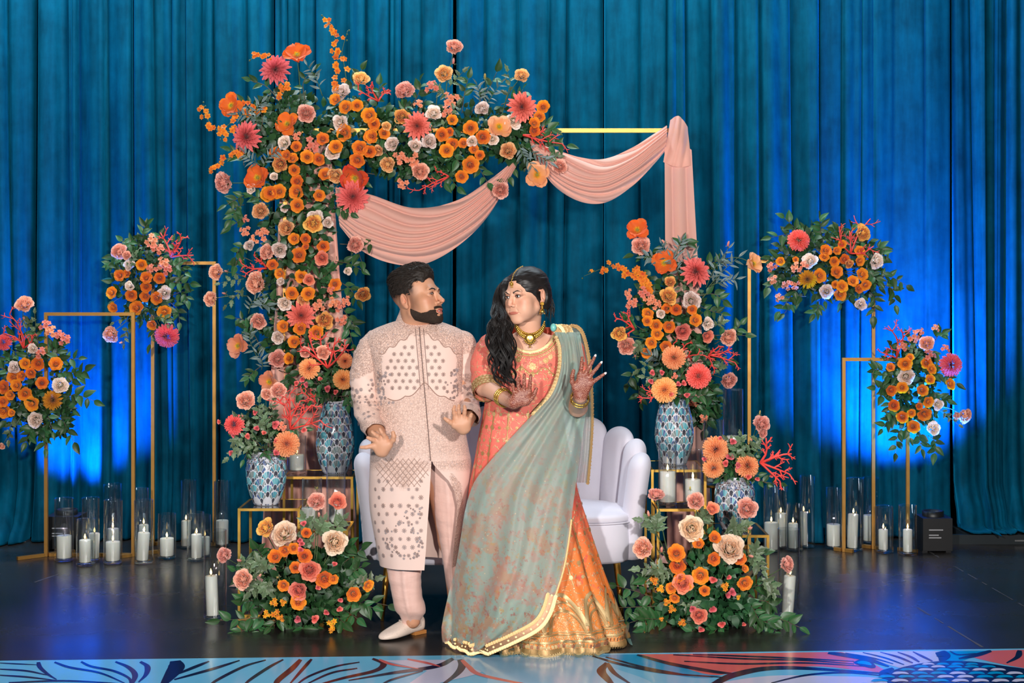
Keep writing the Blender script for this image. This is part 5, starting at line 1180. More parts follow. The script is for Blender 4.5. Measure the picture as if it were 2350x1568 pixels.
# ================================================================== people: smooth implicit surfaces polygonised
def smin(a, b, k):
    h = np.clip(0.5 + 0.5 * (b - a) / k, 0, 1); return b + (a - b) * h - k * h * (1 - h)
def smax(a, b, k): return -smin(-a, -b, k)
def e_cap(p, a, b, ra, rb):
    a = np.asarray(a, np.float32); b = np.asarray(b, np.float32); d = b - a; L2 = float(d @ d) + 1e-12
    h = np.clip(((p - a) @ d) / L2, 0, 1)
    q = p - a - h[:, None] * d
    return np.sqrt((q * q).sum(1)) - (ra + (rb - ra) * h)
def e_ell(p, c, r, R=None):
    q = p - np.asarray(c, np.float32)
    if R is not None: q = q @ np.asarray(R, np.float32)
    r = np.asarray(r, np.float32); k0 = np.sqrt(((q / r) ** 2).sum(1)); k1 = np.sqrt(((q / (r * r)) ** 2).sum(1)) + 1e-9
    return k0 * (k0 - 1) / k1
def ev(prims, p):
    d = np.full(len(p), 9.0, np.float32)
    for pr in prims:
        k = pr[0]
        if k == 'cap': d = smin(d, e_cap(p, *pr[1:5]), pr[5])
        elif k == 'ell': d = smin(d, e_ell(p, pr[1], pr[2], pr[4] if len(pr) > 4 else None), pr[3])
        elif k == 'sub': d = smax(d, -e_ell(p, pr[1], pr[2], pr[4] if len(pr) > 4 else None), pr[3])
        elif k == 'subcap': d = smax(d, -e_cap(p, *pr[1:5]), pr[5])
        elif k == 'plane': d = smax(d, (p - np.asarray(pr[1], np.float32)) @ np.asarray(pr[2], np.float32), pr[3])
    return d
def surf(fn, lo, hi, h):
    "surface nets over a box, evaluated only near the surface"
    B = 4; lo = np.asarray(lo, np.float32); n = [int(math.ceil((hi[i] - lo[i]) / (h * B))) for i in range(3)]
    cx = [lo[i] + h * B * (np.arange(n[i]) + 0.5) - h / 2 for i in range(3)]
    g = np.stack(np.meshgrid(*cx, indexing='ij'), -1).reshape(-1, 3).astype(np.float32)
    dc = fn(g); N = [k * B for k in n]
    V = np.repeat(np.repeat(np.repeat(dc.reshape(n), B, 0), B, 1), B, 2).astype(np.float32)
    near = np.argwhere(np.abs(dc.reshape(n)) < h * B * 1.9)
    off = np.stack(np.meshgrid(*[np.arange(B)] * 3, indexing='ij'), -1).reshape(-1, 3)
    ids = (near[:, None, :] * B + off[None]).reshape(-1, 3)
    for s in range(0, len(ids), 400000):
        q = ids[s:s + 400000]; V[q[:, 0], q[:, 1], q[:, 2]] = fn((lo + q * h).astype(np.float32))
    S = V < 0; acc = np.zeros([k - 1 for k in N] + [3], np.float32); cnt = np.zeros([k - 1 for k in N], np.float32)
    c0 = [slice(0, k - 1) for k in N]
    def sl(o): return tuple(slice(o[i], N[i] - 1 + o[i]) for i in range(3))
    for ax in range(3):
        o1, o2 = [i for i in range(3) if i != ax]
        for u in (0, 1):
            for w in (0, 1):
                a = [0, 0, 0]; a[o1] = u; a[o2] = w; b = list(a); b[ax] = 1
                va, vb = V[sl(a)], V[sl(b)]; cr = (va < 0) != (vb < 0)
                tt = np.where(cr, va / np.where(cr, va - vb, 1), 0)
                for i in range(3): acc[..., i] += np.where(cr, (a[i] + (tt if i == ax else 0)), 0)
                cnt += cr
    act = cnt > 0; idx = -np.ones(cnt.shape, np.int64); idx[act] = np.arange(act.sum())
    pos = np.argwhere(act); verts = lo + h * (pos + acc[act] / cnt[act][:, None])
    faces = []
    for ax in range(3):
        o1, o2 = [(1, 2), (2, 0), (0, 1)][ax]
        a = [slice(0, N[i] - 1) for i in range(3)]; a[o1] = slice(1, N[o1] - 1); a[o2] = slice(1, N[o2] - 1)
        b = list(a); b[ax] = slice(1, N[ax])
        sa, sb = S[tuple(a)], S[tuple(b)]
        for flip in (False, True):
            e = np.argwhere((~sa & sb) if flip else (sa & ~sb)); 
            if not len(e): continue
            e[:, o1] += 1; e[:, o2] += 1
            d1 = np.zeros(3, int); d1[o1] = 1; d2 = np.zeros(3, int); d2[o2] = 1
            q = [idx[tuple((e - x).T)] for x in (d1 + d2, d2, 0 * d1, d1)]
            f = np.stack(q, 1); faces.append(f[:, ::-1] if flip else f)
    return verts, np.concatenate(faces)

def box_of(prims, pad=0.02):
    lo = np.full(3, 9.0); hi = np.full(3, -9.0)
    for p in prims:
        if p[0] == 'cap':
            for c, r in ((p[1], p[3]), (p[2], p[4])): lo = np.minimum(lo, np.asarray(c) - r); hi = np.maximum(hi, np.asarray(c) + r)
        elif p[0] == 'ell': m = max(p[2]); lo = np.minimum(lo, np.asarray(p[1]) - m); hi = np.maximum(hi, np.asarray(p[1]) + m)
    return lo - pad, hi + pad

t = NT('skin'); cA = t.attr('Col'); v = t.coord('Object')
# henna drawn on the skin: fine curls and rings where the mask is set
hm = t.attr('henna', 'Fac')
wv = t.n('ShaderNodeTexWave', wave_type='BANDS', bands_direction='Z', inp={'Scale': 62.0, 'Distortion': 14.0, 'Detail': 2.0, 'Detail Scale': 1.6}); t.l(v, wv.inputs['Vector'])
ring = t.math('SINE', t.math('MULTIPLY', t.voronoi(v, 38), 34.0))
pat = t.math('MAXIMUM', t.ramp(wv.outputs['Fac'], [(0.50, 0), (0.62, 1)]), t.ramp(ring, [(0.35, 0), (0.6, 0.9)]))
c2 = t.mix(t.math('MULTIPLY', t.noise(v, 60, 4), 0.22), cA, t.mix(0.5, cA, rgb(190, 110, 80)))
c3 = t.mix(t.math('MULTIPLY', t.math('MULTIPLY_ADD', pat, 0.46, 0.50), hm), c2, rgb(116, 36, 22))
t.set(color=c3, rough=0.48, spec=0.38, sss=0.08); t.b.inputs['Subsurface Radius'].default_value = (0.012, 0.005, 0.003)
t.bump(t.noise(v, 700, 3), 0.08, 0.001)
M_SKIN = t.m
t = NT('eye'); t.set(color=t.attr('Col'), rough=0.12, spec=0.6); M_EYE = t.m
t = NT('cropped_hair'); v = t.coord('Object'); t.set(color=t.mix(t.noise(v, 90, 4), (0.008, 0.006, 0.005), (0.034, 0.024, 0.019)), rough=0.58, spec=0.22); M_CROP = t.m
t = NT('black_hair'); v = t.coord('Object'); hn = t.noise(t.coord('Object', (1, 1, 1)), 60, 4)
t.set(color=t.mix(hn, (0.006, 0.005, 0.005), (0.022, 0.017, 0.016)), rough=0.46, spec=0.35); M_HAIR = t.m
t = NT('dark_beard'); v = t.coord('Object'); t.set(color=t.mix(t.noise(v, 240, 3), (0.012, 0.008, 0.006), (0.065, 0.043, 0.032)), rough=0.8, spec=0.1); t.bump(t.noise(v, 500, 2), 0.7, 0.003); M_BEARD = t.m
M_BROW = simple_mat('eyebrow_hair', (0.018, 0.012, 0.010), 0.7)
M_TEETH = simple_mat('teeth', (0.75, 0.73, 0.68), 0.3)

def head_prims(male, neck=(0, 0.040, -0.17)):
    m = male; X = lambda x, y, z: (x, y, z)
    pr = [('ell', (0, 0.014, 0.036), (0.076, 0.098, 0.081), 0.01),
          ('ell', (0, -0.030, -0.040), (0.061 if m else 0.060, 0.062, 0.074), 0.03)]
    for s in (-1, 1):
        pr += [('ell', (s * 0.041, -0.055, -0.026), (0.026, 0.027, 0.024), 0.022),
               ('cap', (s * (0.056 if m else 0.049), 0.004, -0.062 if m else -0.058), (s * 0.016, -0.072, -0.103), 0.016 if m else 0.014, 0.013, 0.024),
               ('ell', (s * 0.036, -0.055, -0.060), (0.024, 0.026, 0.026) if m else (0.029, 0.032, 0.032), 0.02)]
    pr += [('ell', (0, -0.076, -0.104), (0.022, 0.017, 0.014), 0.018),
           ('ell', (0, -0.071, -0.072), (0.033, 0.024, 0.028), 0.02),
           ('cap', (-0.034, -0.076, 0.020), (0.034, -0.076, 0.020), 0.013 if m else 0.009, 0.013 if m else 0.009, 0.02)]
    for s in (-1, 1): pr += [('sub', (s * 0.031, -0.102 if m else -0.105, 0.002), (0.021, 0.017, 0.0115), 0.012)]
    pr += [('cap', (0, -0.084, 0.014), (0, -0.103, -0.020), 0.0085, 0.0095, 0.010),
           ('cap', (0, -0.103, -0.020), (0, -0.1150 if m else -0.1095, -0.0325), 0.0088, 0.0098 if m else 0.0092, 0.007)]
    for s in (-1, 1):
        pr += [('ell', (s * 0.0122, -0.098, -0.039), (0.0078, 0.0110, 0.0068), 0.005),
               ('sub', (s * 0.0065, -0.104, -0.0465), (0.0042, 0.006, 0.004), 0.003)]
    # lids with a slit over the eyeballs
    lid = []
    for s in (-1, 1):
        pr += [('ell', (s * 0.031, -0.0765, 0.001), (0.0168, 0.0150, 0.0150), 0.005), ('sub', (s * 0.031, -0.0935, -0.0005), (0.0145, 0.0110, 0.0056 if not m else 0.0030), 0.0016)]
        pr += [('cap', (s * 0.018, -0.093, 0.018 if m else 0.0185), (s * 0.047, -0.080, 0.021), 0.0048, 0.0035, 0.008)]
    # mouth
    if m:
        pr += [('ell', (0, -0.0945, -0.0665), (0.023, 0.0095, 0.0052), 0.005), ('ell', (0, -0.0925, -0.082), (0.019, 0.0105, 0.0062), 0.006),
               ('sub', (0, -0.101, -0.0735), (0.018, 0.010, 0.0036), 0.002)]
    else:
        pr += [('ell', (0.002, -0.0925, -0.0685), (0.026, 0.0078, 0.0036), 0.005), ('ell', (0.002, -0.0920, -0.0740), (0.022, 0.0082, 0.0036), 0.005),
               ('subcap', (-0.022, -0.0960, -0.0712), (0.029, -0.0920, -0.0718), 0.0014, 0.0014, 0.002), ('subcap', (0.029, -0.090, -0.0715), (0.034, -0.086, -0.0745), 0.0018, 0.0012, 0.003)]
        for s in (-1, 1): pr += [('subcap', (s * 0.026, -0.092, -0.064), (s * 0.021, -0.098, -0.050), 0.0016, 0.001, 0.006)]
    # ears
    for s in (-1, 1):
        R = np.array(Matrix.Rotation(s * 0.30, 3, 'Z') @ Matrix.Rotation(-0.20, 3, 'X'))
        pr += [('ell', (s * 0.080, 0.022, -0.010), (0.0090, 0.0190, 0.0310), 0.005, R), ('sub', (s * 0.0900, 0.018, -0.006), (0.0085, 0.0125, 0.0225), 0.0025, R),
               ('ell', (s * 0.0815, 0.024, -0.007), (0.0050, 0.0060, 0.0150), 0.004, R), ('sub', (s * 0.0850, 0.0125, -0.014), (0.0090, 0.0058, 0.0085), 0.0025, R),
               ('ell', (s * 0.0775, 0.014, -0.037), (0.0070, 0.0090, 0.0095), 0.006)]
    pr += [('cap', (0, 0.026, -0.055), neck, 0.055 if m else 0.048, 0.056 if m else 0.050, 0.030)]
    return pr

def head_colors(L, male, base):
    x, y, z = L[:, 0], L[:, 1], L[:, 2]; ax = np.abs(x)
    c = np.tile(np.asarray(base, np.float32), (len(L), 1))
    def blend(mask, col, k=1.0):
        nonlocal c
        m = np.clip(mask, 0, 1)[:, None] * k; c = c * (1 - m) + np.asarray(col, np.float32) * m
    g = lambda cx, cy, cz, sx, sy, sz: np.exp(-(((ax - cx) / sx) ** 2 + ((y - cy) / sy) ** 2 + ((z - cz) / sz) ** 2))
    blend(g(0.045, -0.07, -0.03, 0.022, 0.03, 0.018), rgb(206, 116, 92), 0.35 if male else 0.5)
    blend(g(0.078, 0.02, -0.01, 0.012, 0.03, 0.035), rgb(214, 128, 104), 0.5)
    blend(g(0.0, -0.112, -0.034, 0.014, 0.02, 0.012), rgb(206, 124, 100), 0.35)
    lipz = 0.0115 if male else 0.0068; lc = -0.0742 if male else -0.0712
    lips = ((np.sqrt((ax / (0.023 if male else 0.0275)) ** 2 + ((z - lc) / lipz) ** 2) < 1.0) & (y < -0.085)).astype(np.float32)
    blend(lips, rgb(186, 92, 84) if male else rgb(190, 98, 84), 0.85)
    # eye rims / liner
    er = np.sqrt(((ax - 0.031) / 0.0165) ** 2 + ((z - 0.0005) / 0.0078) ** 2)
    blend(np.clip((1.15 - er) * 4, 0, 1) * (y < -0.07), rgb(84, 50, 40) if not male else rgb(112, 70, 54), 0.85 if not male else 0.6)
    if not male: blend(np.exp(-((er - 1.0) / 0.55) ** 2) * (z > 0) * (y < -0.06), rgb(158, 104, 82), 0.45)
    return c

def beard_mask(L):
    x, y, z = L[:, 0], L[:, 1], L[:, 2]; ax = np.abs(x)
    f = np.clip((0.012 - y) / 0.105, 0, 1)                     # 0 at the ear, 1 at the lips
    top = np.interp(f, [0, 0.2, 0.5, 0.72, 0.85, 1.0], [-0.036, -0.052, -0.071, -0.072, -0.066, -0.066]); low = np.interp(f, [0, 0.3, 0.6, 1.0], [-0.092, -0.108, -0.120, -0.126])
    m = np.clip((top - z) / 0.007, 0, 1) * np.clip((z - low) / 0.006, 0, 1) * np.clip((0.006 - y) / 0.008, 0, 1)
    mous = np.clip(1 - np.abs(z + 0.0570 + 0.22 * np.maximum(ax - 0.014, 0)) / 0.0068, 0, 1) * (ax < 0.034) * (y < -0.066)
    m = np.maximum(m, np.clip(mous * 2.2, 0, 1))
    clear = np.sqrt((ax / 0.0245) ** 2 + ((z + 0.0745) / 0.0120) ** 2)     # lips stay bare
    m = m * np.clip((clear - 1.0) * 6, 0, 1)
    soul = np.clip(1 - np.sqrt(((ax - 0.013) / 0.012) ** 2 + ((z + 0.0905) / 0.0075) ** 2), 0, 1)
    return np.clip(m - soul * 2.0, 0, 1)

class Person:
    def __init__(s, label, loc): s.root = thing('person', label, 'person', loc); s.v = []; s.f = []; s.c = []; s.h = []; s.n = 0
    def add(s, v, f, c, henna=None):
        s.v.append(np.asarray(v, np.float32)); s.f.append(np.asarray(f) + s.n); s.c.append(np.asarray(c, np.float32)); s.h.append(np.zeros(len(v), np.float32) if henna is None else np.asarray(henna, np.float32)); s.n += len(v)
    def finish(s):
        me = new_mesh('body', np.concatenate(s.v), np.concatenate(s.f), True, cols=np.concatenate(s.c), extra={'henna': np.concatenate(s.h)})
        return put('body', me, M_SKIN, s.root)
    def limbs(s, prims, h, base, henna_fn=None):
        lo, hi = box_of(prims, 0.012); v, f = surf(lambda p: ev(prims, p), lo, hi, h)
        c = np.tile(np.asarray(base, np.float32), (len(v), 1)); s.add(v, f, c, None if henna_fn is None else henna_fn(v)); return v, f

def hand_prims(fingers, wrist, elbow, rf=0.0088, rw=0.026, re=0.036, palm_pts=None, thumb=None, rpalm=0.0135):
    "fingers: lists of 4 points from knuckle to tip; thumb: list of points; all world"
    pr = []; w = Vector(wrist)
    for i, fg in enumerate(fingers):
        fg = [Vector(p) for p in fg]
        for j in range(len(fg) - 1): pr.append(('cap', fg[j], fg[j + 1], rf * (1.06 - 0.10 * j), rf * (0.98 - 0.12 * j), 0.0025 if j else 0.006))
        wp = w + (fg[0] - w).normalized() * 0.012 + (fg[0] - (Vector(fingers[1][0]) + Vector(fingers[2][0])) / 2) * 0.35
        pr.append(('cap', wp, fg[0], rpalm * 1.05, rpalm * 0.88, 0.010))
    if thumb:
        th = [Vector(p) for p in thumb]
        pr.append(('cap', w + (th[0] - w) * 0.2, th[0], rpalm * 1.15, rpalm * 1.05, 0.010))
        for j in range(len(th) - 1): pr.append(('cap', th[j], th[j + 1], rf * (1.25 - 0.12 * j), rf * (1.15 - 0.14 * j), 0.004))
    if elbow is not None: pr.append(('cap', Vector(elbow), w, re, rw, 0.014))
    return pr

def place_head(pers, male, Mh, base, gaze, h=0.0018, neck=None):
    pr = head_prims(male, tuple(Mh.inverted() @ Vector(neck)))
    v, f = surf(lambda p: ev(pr, p), (-0.12, -0.135, -0.26), (0.12, 0.135, 0.13), h)
    n = np.zeros_like(v); a, b, c = v[f[:, 0]], v[f[:, 1]], v[f[:, 2]]; fn = np.cross(b - a, c - a)
    for i in range(4): np.add.at(n, f[:, i], fn)
    n /= np.linalg.norm(n, axis=1)[:, None] + 1e-9
    col = head_colors(v, male, base); M = np.array(Mh)
    W = lambda q: np.asarray(q) @ M[:3, :3].T + M[:3, 3]
    if male:
        x, y, z = v[:, 0], v[:, 1], v[:, 2]
        bm = beard_mask(v)
        jit = np.array([noise.noise((p[0] * 300, p[1] * 300, p[2] * 300)) for p in v]) * 0.3
        fade = np.clip((y + 0.034) / 0.016, 0, 1) * np.clip((z + 0.022 - 0.1 * np.maximum(0, 0.05 - y)) / 0.040, 0, 1) * (np.abs(x) < 0.0785)
        burn = np.clip((y + 0.046) / 0.036, 0, 1) * np.clip((0.006 - y) / 0.006, 0, 1) * np.clip((z + 0.07) / 0.01, 0, 1) * np.clip((0.05 - z) / 0.02, 0, 1) * 0.72
        fade = np.maximum(fade, burn)
        m = np.clip(np.maximum(bm * 0.92, fade * 0.92) , 0, 1)[:, None]
        col = col * (1 - m) + np.array(rgb(44, 32, 28)) * m
        # trimmed beard: thin shell over the jaw
        bs = bm
        keep = (bs[f] > 0.25).all(1); used = np.unique(f[keep]); mp = -np.ones(len(v), int); mp[used] = np.arange(len(used))
        bv = v[used] + n[used] * (0.0004 + 0.0036 * np.clip((bs[used] - 0.25) / 0.75, 0, 1) * (1 + 0.5 * jit[used]))[:, None]
        o = put('beard', new_mesh('beard', W(bv), mp[f[keep]]), M_BEARD, pers.root)
    pers.add(W(v), f, col)
    for s in (-1, 1):
        mb = MB(); g = Vector(gaze).normalized(); vs = []; cs = []
        mb.ball((0, 0, 0), 0.0126, 24, 16)
        for p in mb.v:
            a = Vector(p).normalized().angle(g, 0) if Vector(p).length > 1e-6 else 0
            cs.append((0.006, 0.004, 0.004) if a < 0.22 else ((0.045, 0.022, 0.012) if a < 0.50 else (0.80, 0.77, 0.75)))
            vs.append(tuple(Mh @ (Vector(p) + Vector((s * 0.031, -0.0765, 0.0)))))
        me = new_mesh('eyeball', vs, mb.f, True, cols=cs); put('eyeball', me, M_EYE, pers.root)
    return v, f, W

def head_y(prims, x, z):
    "front of the face at (x, z) in head space"
    ys = np.linspace(-0.135, 0.02, 400); d = ev(prims, np.stack([np.full(400, x), ys, np.full(400, z)], 1).astype(np.float32)); i = int(np.argmax(d < 0)); return float(ys[i])
def face_ribbon(pers, name, Mh, male, pts, widths, mat, lift=0.0012, n=22):
    "flat hair strip laid on the face; pts (x, z), widths in z"
    pr = head_prims(male); q = spline(pts, n); w = spline([(a,) for a in widths], n)[:, 0]; vs = []
    for i in range(n):
        for sg in (-1, -0.3, 0.3, 1):
            x, z = q[i][0], q[i][1] + sg * max(0.0002, w[i]); y = head_y(pr, x, z); vs.append(Mh @ Vector((x, y - lift * (1.0 if abs(sg) < 1 else 0.35), z)))
    return put(name, new_mesh(name, vs, grid_faces(n, 4)), mat, pers.root)
def strip_on(pers, name, Mh, pts, widths, mat, n=20, r=None):
    q = spline(pts, n); w = spline([(a,) for a in widths], n)[:, 0]; mb = MB()
    v, f = tube_geo([Vector(p) for p in q], [max(0.0004, x) for x in w], 6, True); mb.add([Mh @ Vector(p) for p in v], f); return mb.put(name, mat, pers.root)

# garments built as stacked rings --------------------------------------------
class Loft:
    "rows: (py, xl, xr, Yc, depth, [square]) in pixels/metres; rings lie level"
    def __init__(s, rows, nrow=60, disp=None, n=96):
        rows = [tuple(r) + ((2.2,) if len(r) == 5 else ()) for r in rows]
        q = spline(rows, nrow); s.q = q; s.n = n; s.disp = disp
        s.zs = CAMZ - (q[:, 0] - 650) * q[:, 3] / F
    def ring(s, i): 
        py, xl, xr, Y, b, e = s.q[i]; k = Y / F
        return ((xl + xr) / 2 - 1175) * k, (xr - xl) / 2 * k, Y, b, s.zs[i], e
    def at(s, z, th):
        "point for height z and angle th (th = -pi/2 is the front)"
        zz = s.zs[::-1]; g = lambda c: float(np.interp(z, zz, c[::-1]))
        q = s.q; Y = g(q[:, 3]); k = Y / F; cx = (g(q[:, 1]) + g(q[:, 2])) / 2; a = (g(q[:, 2]) - g(q[:, 1])) / 2 * k; b = g(q[:, 4]); e = 2 / g(q[:, 5])
        c, sn = math.cos(th), math.sin(th)
        p = Vector(((cx - 1175) * k + a * math.copysign(abs(c) ** e, c), Y + b * math.copysign(abs(sn) ** e, sn), z))
        if s.disp: p += s.disp(th, z, p)
        return p
    def normal(s, z, th):
        d = 0.01; u = s.at(z, th + d) - s.at(z, th - d); w = s.at(z + d, th) - s.at(z - d, th); n = u.cross(w)
        return n.normalized()
    def mesh(s, name, mat, parent, keep=None, uvscale=1.0, thick=0.0, th0=0.0, th1=2 * PI, nz=None):
        zs = s.zs if nz is None else np.linspace(s.zs[0], s.zs[-1], nz); vs = []; uv = []
        closed = abs(th1 - th0 - 2 * PI) < 1e-6; n = s.n
        ths = [th0 + (th1 - th0) * j / (n if closed else n - 1) for j in range(n)]
        for z in zs:
            for th in ths: vs.append(s.at(float(z), th)); uv.append((th / (2 * PI), z))
        f = grid_faces(len(zs), n, closed)
        if keep: f = [q for q in f if all(keep(vs[i]) for i in q)]
        me = new_mesh(name, vs, f, True, uvs=uv); o = put(name, me, mat, parent)
        if thick: md = o.modifiers.new('cloth', 'SOLIDIFY'); md.thickness = thick; md.offset = -1
        return o
    def mesh_open(s, name, mat, parent, zs, tr, tl, n=140):
        vs = []; uv = []
        for z in zs:
            a, b = tr(z), tl(z) + 2 * PI
            for j in range(n): th = a + (b - a) * j / (n - 1); vs.append(s.at(float(z), th)); uv.append((th / 6.28, z))
        return put(name, new_mesh(name, vs, grid_faces(len(zs), n), True, uvs=uv), mat, parent)
    def front(s, px, py, off=0.002):
        "surface point on the front seen at pixel"
        z = CAMZ - (py - 650) * s.q[len(s.q) // 2, 3] / F; p = None
        zz = s.zs[::-1]; Y = float(np.interp(z, zz, s.q[::-1, 3]))
        for _ in range(6):
            z = CAMZ - (py - 650) * Y / F
            g = lambda c: float(np.interp(z, zz, c[::-1])); q = s.q
            Yc = g(q[:, 3]); k = Yc / F; cx = ((g(q[:, 1]) + g(q[:, 2])) / 2 - 1175) * k; a = (g(q[:, 2]) - g(q[:, 1])) / 2 * k; e = 2 / g(q[:, 5])
            x = (px - 1175) * Y / F; c = max(-0.999, min(0.999, (x - cx) / a)); c = math.copysign(abs(c) ** (1 / e), c); th = -math.acos(max(-0.999, min(0.999, c)))
            p = s.at(z, th); Y = p.y
        n = s.normal(z, th)
        if n.y > 0: n = -n
        return p + n * off, n, z, th

def tube_sleeve(pts, radii, name, mat, parent, n=28, m=40, wr=0.004, seed=1, flat=1.0, wfreq=16):
    q = spline([tuple(p) for p in pts], m); r = spline([(a,) for a in radii], m)[:, 0]
    v, f = tube_geo([Vector(p) for p in q], list(r), n, False, flat); out = []
    for i, p in enumerate(v):
        c = Vector(q[i // n]); d = (p - c)
        w = noise.noise((p.x * 9 + seed, p.y * 9, p.z * 26)) * 1.4 + 0.8 * noise.noise((p.x * 20, p.z * 55 + p.x * 25, seed))
        out.append(p + d.normalized() * wr * w)
    uv = [((i % n) / n, (i // n) / m) for i in range(len(v))]
    me = new_mesh(name, out, f, True, uvs=uv); return put(name, me, mat, parent)

class Appl:
    "collects small raised stitched motifs"
    def __init__(s): s.v = []; s.f = []; s.c = []
    def flower(s, p, n, r, col, petals=8, roll=0.0, lift=0.0015, thin=0.30):
        q = frame_to(n, roll=roll); n0 = len(s.v)
        s.v.append(p + n * (lift + 0.001)); s.c.append(tuple(x * 0.7 for x in col))
        for i in range(petals):
            a = 2 * PI * i / petals; b = PI / petals * thin * 2
            for rr, da in ((0.28, -b), (0.75, -b * 0.9), (1.0, 0), (0.75, b * 0.9), (0.28, b)):
                s.v.append(p + n * lift + q @ Vector((r * rr * math.cos(a + da), r * rr * math.sin(a + da), 0))); s.c.append(col)
            k = n0 + 1 + i * 5; s.f.append((n0, k, k + 1, k + 2, k + 3, k + 4))
    def ribbon(s, pts, nrm, w, col, lift=0.0015):
        n0 = len(s.v); m = len(pts)
        for i in range(m):
            d = (pts[min(i + 1, m - 1)] - pts[max(i - 1, 0)]).normalized(); sd = d.cross(nrm[i]).normalized(); ww = w if not hasattr(w, '__len__') else w[i]
            for sg in (-1, 0, 1): s.v.append(pts[i] + sd * ww * sg / 2 + nrm[i] * (lift + (0.001 if sg == 0 else 0))); s.c.append(col if sg == 0 else tuple(x * 0.8 for x in col))
        for i in range(m - 1):
            for k in (0, 1): a = n0 + i * 3 + k; s.f.append((a, a + 1, a + 4, a + 3))
    def bead(s, p, n, r, col):
        n0 = len(s.v); q = frame_to(n)
        for i in range(6): a = i * PI / 3; s.v.append(p + q @ Vector((r * math.cos(a), r * math.sin(a), 0))); s.c.append(col)
        s.v.append(p + n * r * 0.9); s.c.append(tuple(min(1, x * 1.15) for x in col))
        for i in range(6): s.f.append((n0 + i, n0 + (i + 1) % 6, n0 + 6))
    def put(s, name, mat, parent):
        o = put(name, new_mesh(name, s.v, s.f, True, cols=s.c), mat, parent); o['kind'] = 'stuff'; return o
t = NT('thread'); t.set(color=t.attr('Col'), rough=0.55, spec=0.4); t.bump(t.noise(t.coord(), 900, 2), 0.4, 0.001); M_THREAD = t.m
t = NT('gold_thread'); t.set(color=t.mix(t.math('MULTIPLY', t.noise(t.coord(), 400, 2), 0.45), t.attr('Col'), rgb(226, 196, 140)), rough=0.38, metal=0.35); t.bump(t.noise(t.coord(), 700, 2), 0.5, 0.001); M_ZARI = t.m

# ------------------------------------------------------------------ groom
GR = Person('man in a blush embroidered sherwani leaning back, palms out, face turned right', (P(955, 1440, 6.55).x, 6.55, 0))
SK_G = rgb(206, 150, 118)
Mh = Matrix.Translation(P(958, 685, 6.51)) @ Matrix.Rotation(math.radians(65), 4, 'Z') @ Matrix.Rotation(math.radians(-12), 4, 'X') @ Matrix.Rotation(math.radians(4), 4, 'Y') @ Matrix.Scale(1.05, 4)
hv, hf, HW = place_head(GR, True, Mh, SK_G, (-0.35, -1, -0.45), neck=P(956, 765, 6.565))
for s in (-1, 1): face_ribbon(GR, 'eyebrow', Mh, True, [(s * 0.013, 0.0160), (s * 0.030, 0.0215), (s * 0.047, 0.0165)], (0.0042, 0.0036, 0.0016), M_BROW)
for s in (-1, 1): face_ribbon(GR, 'eyelashes', Mh, True, [(s * 0.018, 0.0005), (s * 0.031, 0.0046), (s * 0.045, 0.0)], (0.0010, 0.0017, 0.0012), M_BROW, 0.0018)
mb = MB(); mb.box((-0.013, -0.094, -0.0745), (0.013, -0.088, -0.0705)); mb.v = [tuple(Mh @ Vector(p)) for p in mb.v]; mb.put('teeth', M_TEETH, GR.root)
# hair: thick top swept back, sides faded on the skin
hp = [('ell', (0, 0.014, 0.050), (0.0815, 0.099, 0.086), 0.01), ('ell', (0, -0.030, 0.098), (0.052, 0.050, 0.034), 0.03), ('ell', (0, 0.045, 0.105), (0.060, 0.055, 0.030), 0.03),
      ('sub', (0, -0.105, 0.015), (0.078, 0.062, 0.066), 0.010), ('plane', (0, 0.06, 0.020), (0, 0.25, -0.968), 0.008), ('sub', (0.078, -0.062, 0.03), (0.030, 0.045, 0.050), 0.01), ('sub', (-0.078, -0.062, 0.03), (0.030, 0.045, 0.050), 0.01)]
def hair_fn(p):
    return ev(hp, p)
v, f = surf(hair_fn, (-0.10, -0.10, -0.02), (0.10, 0.135, 0.15), 0.0025)
rip = np.array([noise.noise((p[0] * 60, p[1] * 22, p[2] * 60)) * 0.0035 + noise.noise((p[0] * 160, p[1] * 50, p[2] * 160)) * 0.0018 for p in v])
dirv = v - np.array((0, 0.02, 0.03)); dirv /= np.linalg.norm(dirv, axis=1)[:, None]
bad = (v[:, 1] < -0.008) & (v[:, 2] < 0.036); f = f[~bad[f].any(1)]
put('hair', new_mesh('hair', HW(v + dirv * rip[:, None]), f), M_CROP, GR.root)
# combed strands lying on the hair
rr = random.Random(5); mb = MB(); hcap = v + dirv * rip[:, None]
for i in range(1500):
    k = rr.randrange(len(hcap)); p0 = Vector(hcap[k]); d0 = Vector(dirv[k])
    if p0.z < 0.02 or bad[k] or (p0.y < -0.045 and p0.z < 0.092): continue
    top = max(0, min(1, (p0.z - 0.06) / 0.05)); fl = Vector((rr.uniform(-0.3, 0.3), 1.0 - 0.3 * (1 - top), -0.7 * (1 - top) + rr.uniform(-0.2, 0.2)))
    fl = fl - d0 * fl.dot(d0)
    if fl.length < 0.05: continue
    L = rr.uniform(0.014, 0.024) * (0.7 + 0.9 * top); pts = []; w = rr.uniform(-1, 1) * 0.004
    for j in range(5):
        q = j / 4; pp = p0 + fl.normalized() * L * q; dd = (pp - Vector((0, 0.02, 0.03))); rad = (p0 - Vector((0, 0.02, 0.03))).length
        pts.append(Mh @ (pp + d0 * (0.0005 + (0.0045 * top + 0.0012) * math.sin(q * PI * 0.8)) + fl.cross(d0) * w * math.sin(q * 4) - d0 * 0.25 * (L * q) ** 2 / 0.09))
    mb.tube(pts, [0.0008, 0.0013, 0.0013, 0.0010, 0.0003], 4)
o = mb.put('hair_strands', M_CROP, GR.root); o['kind'] = 'stuff'

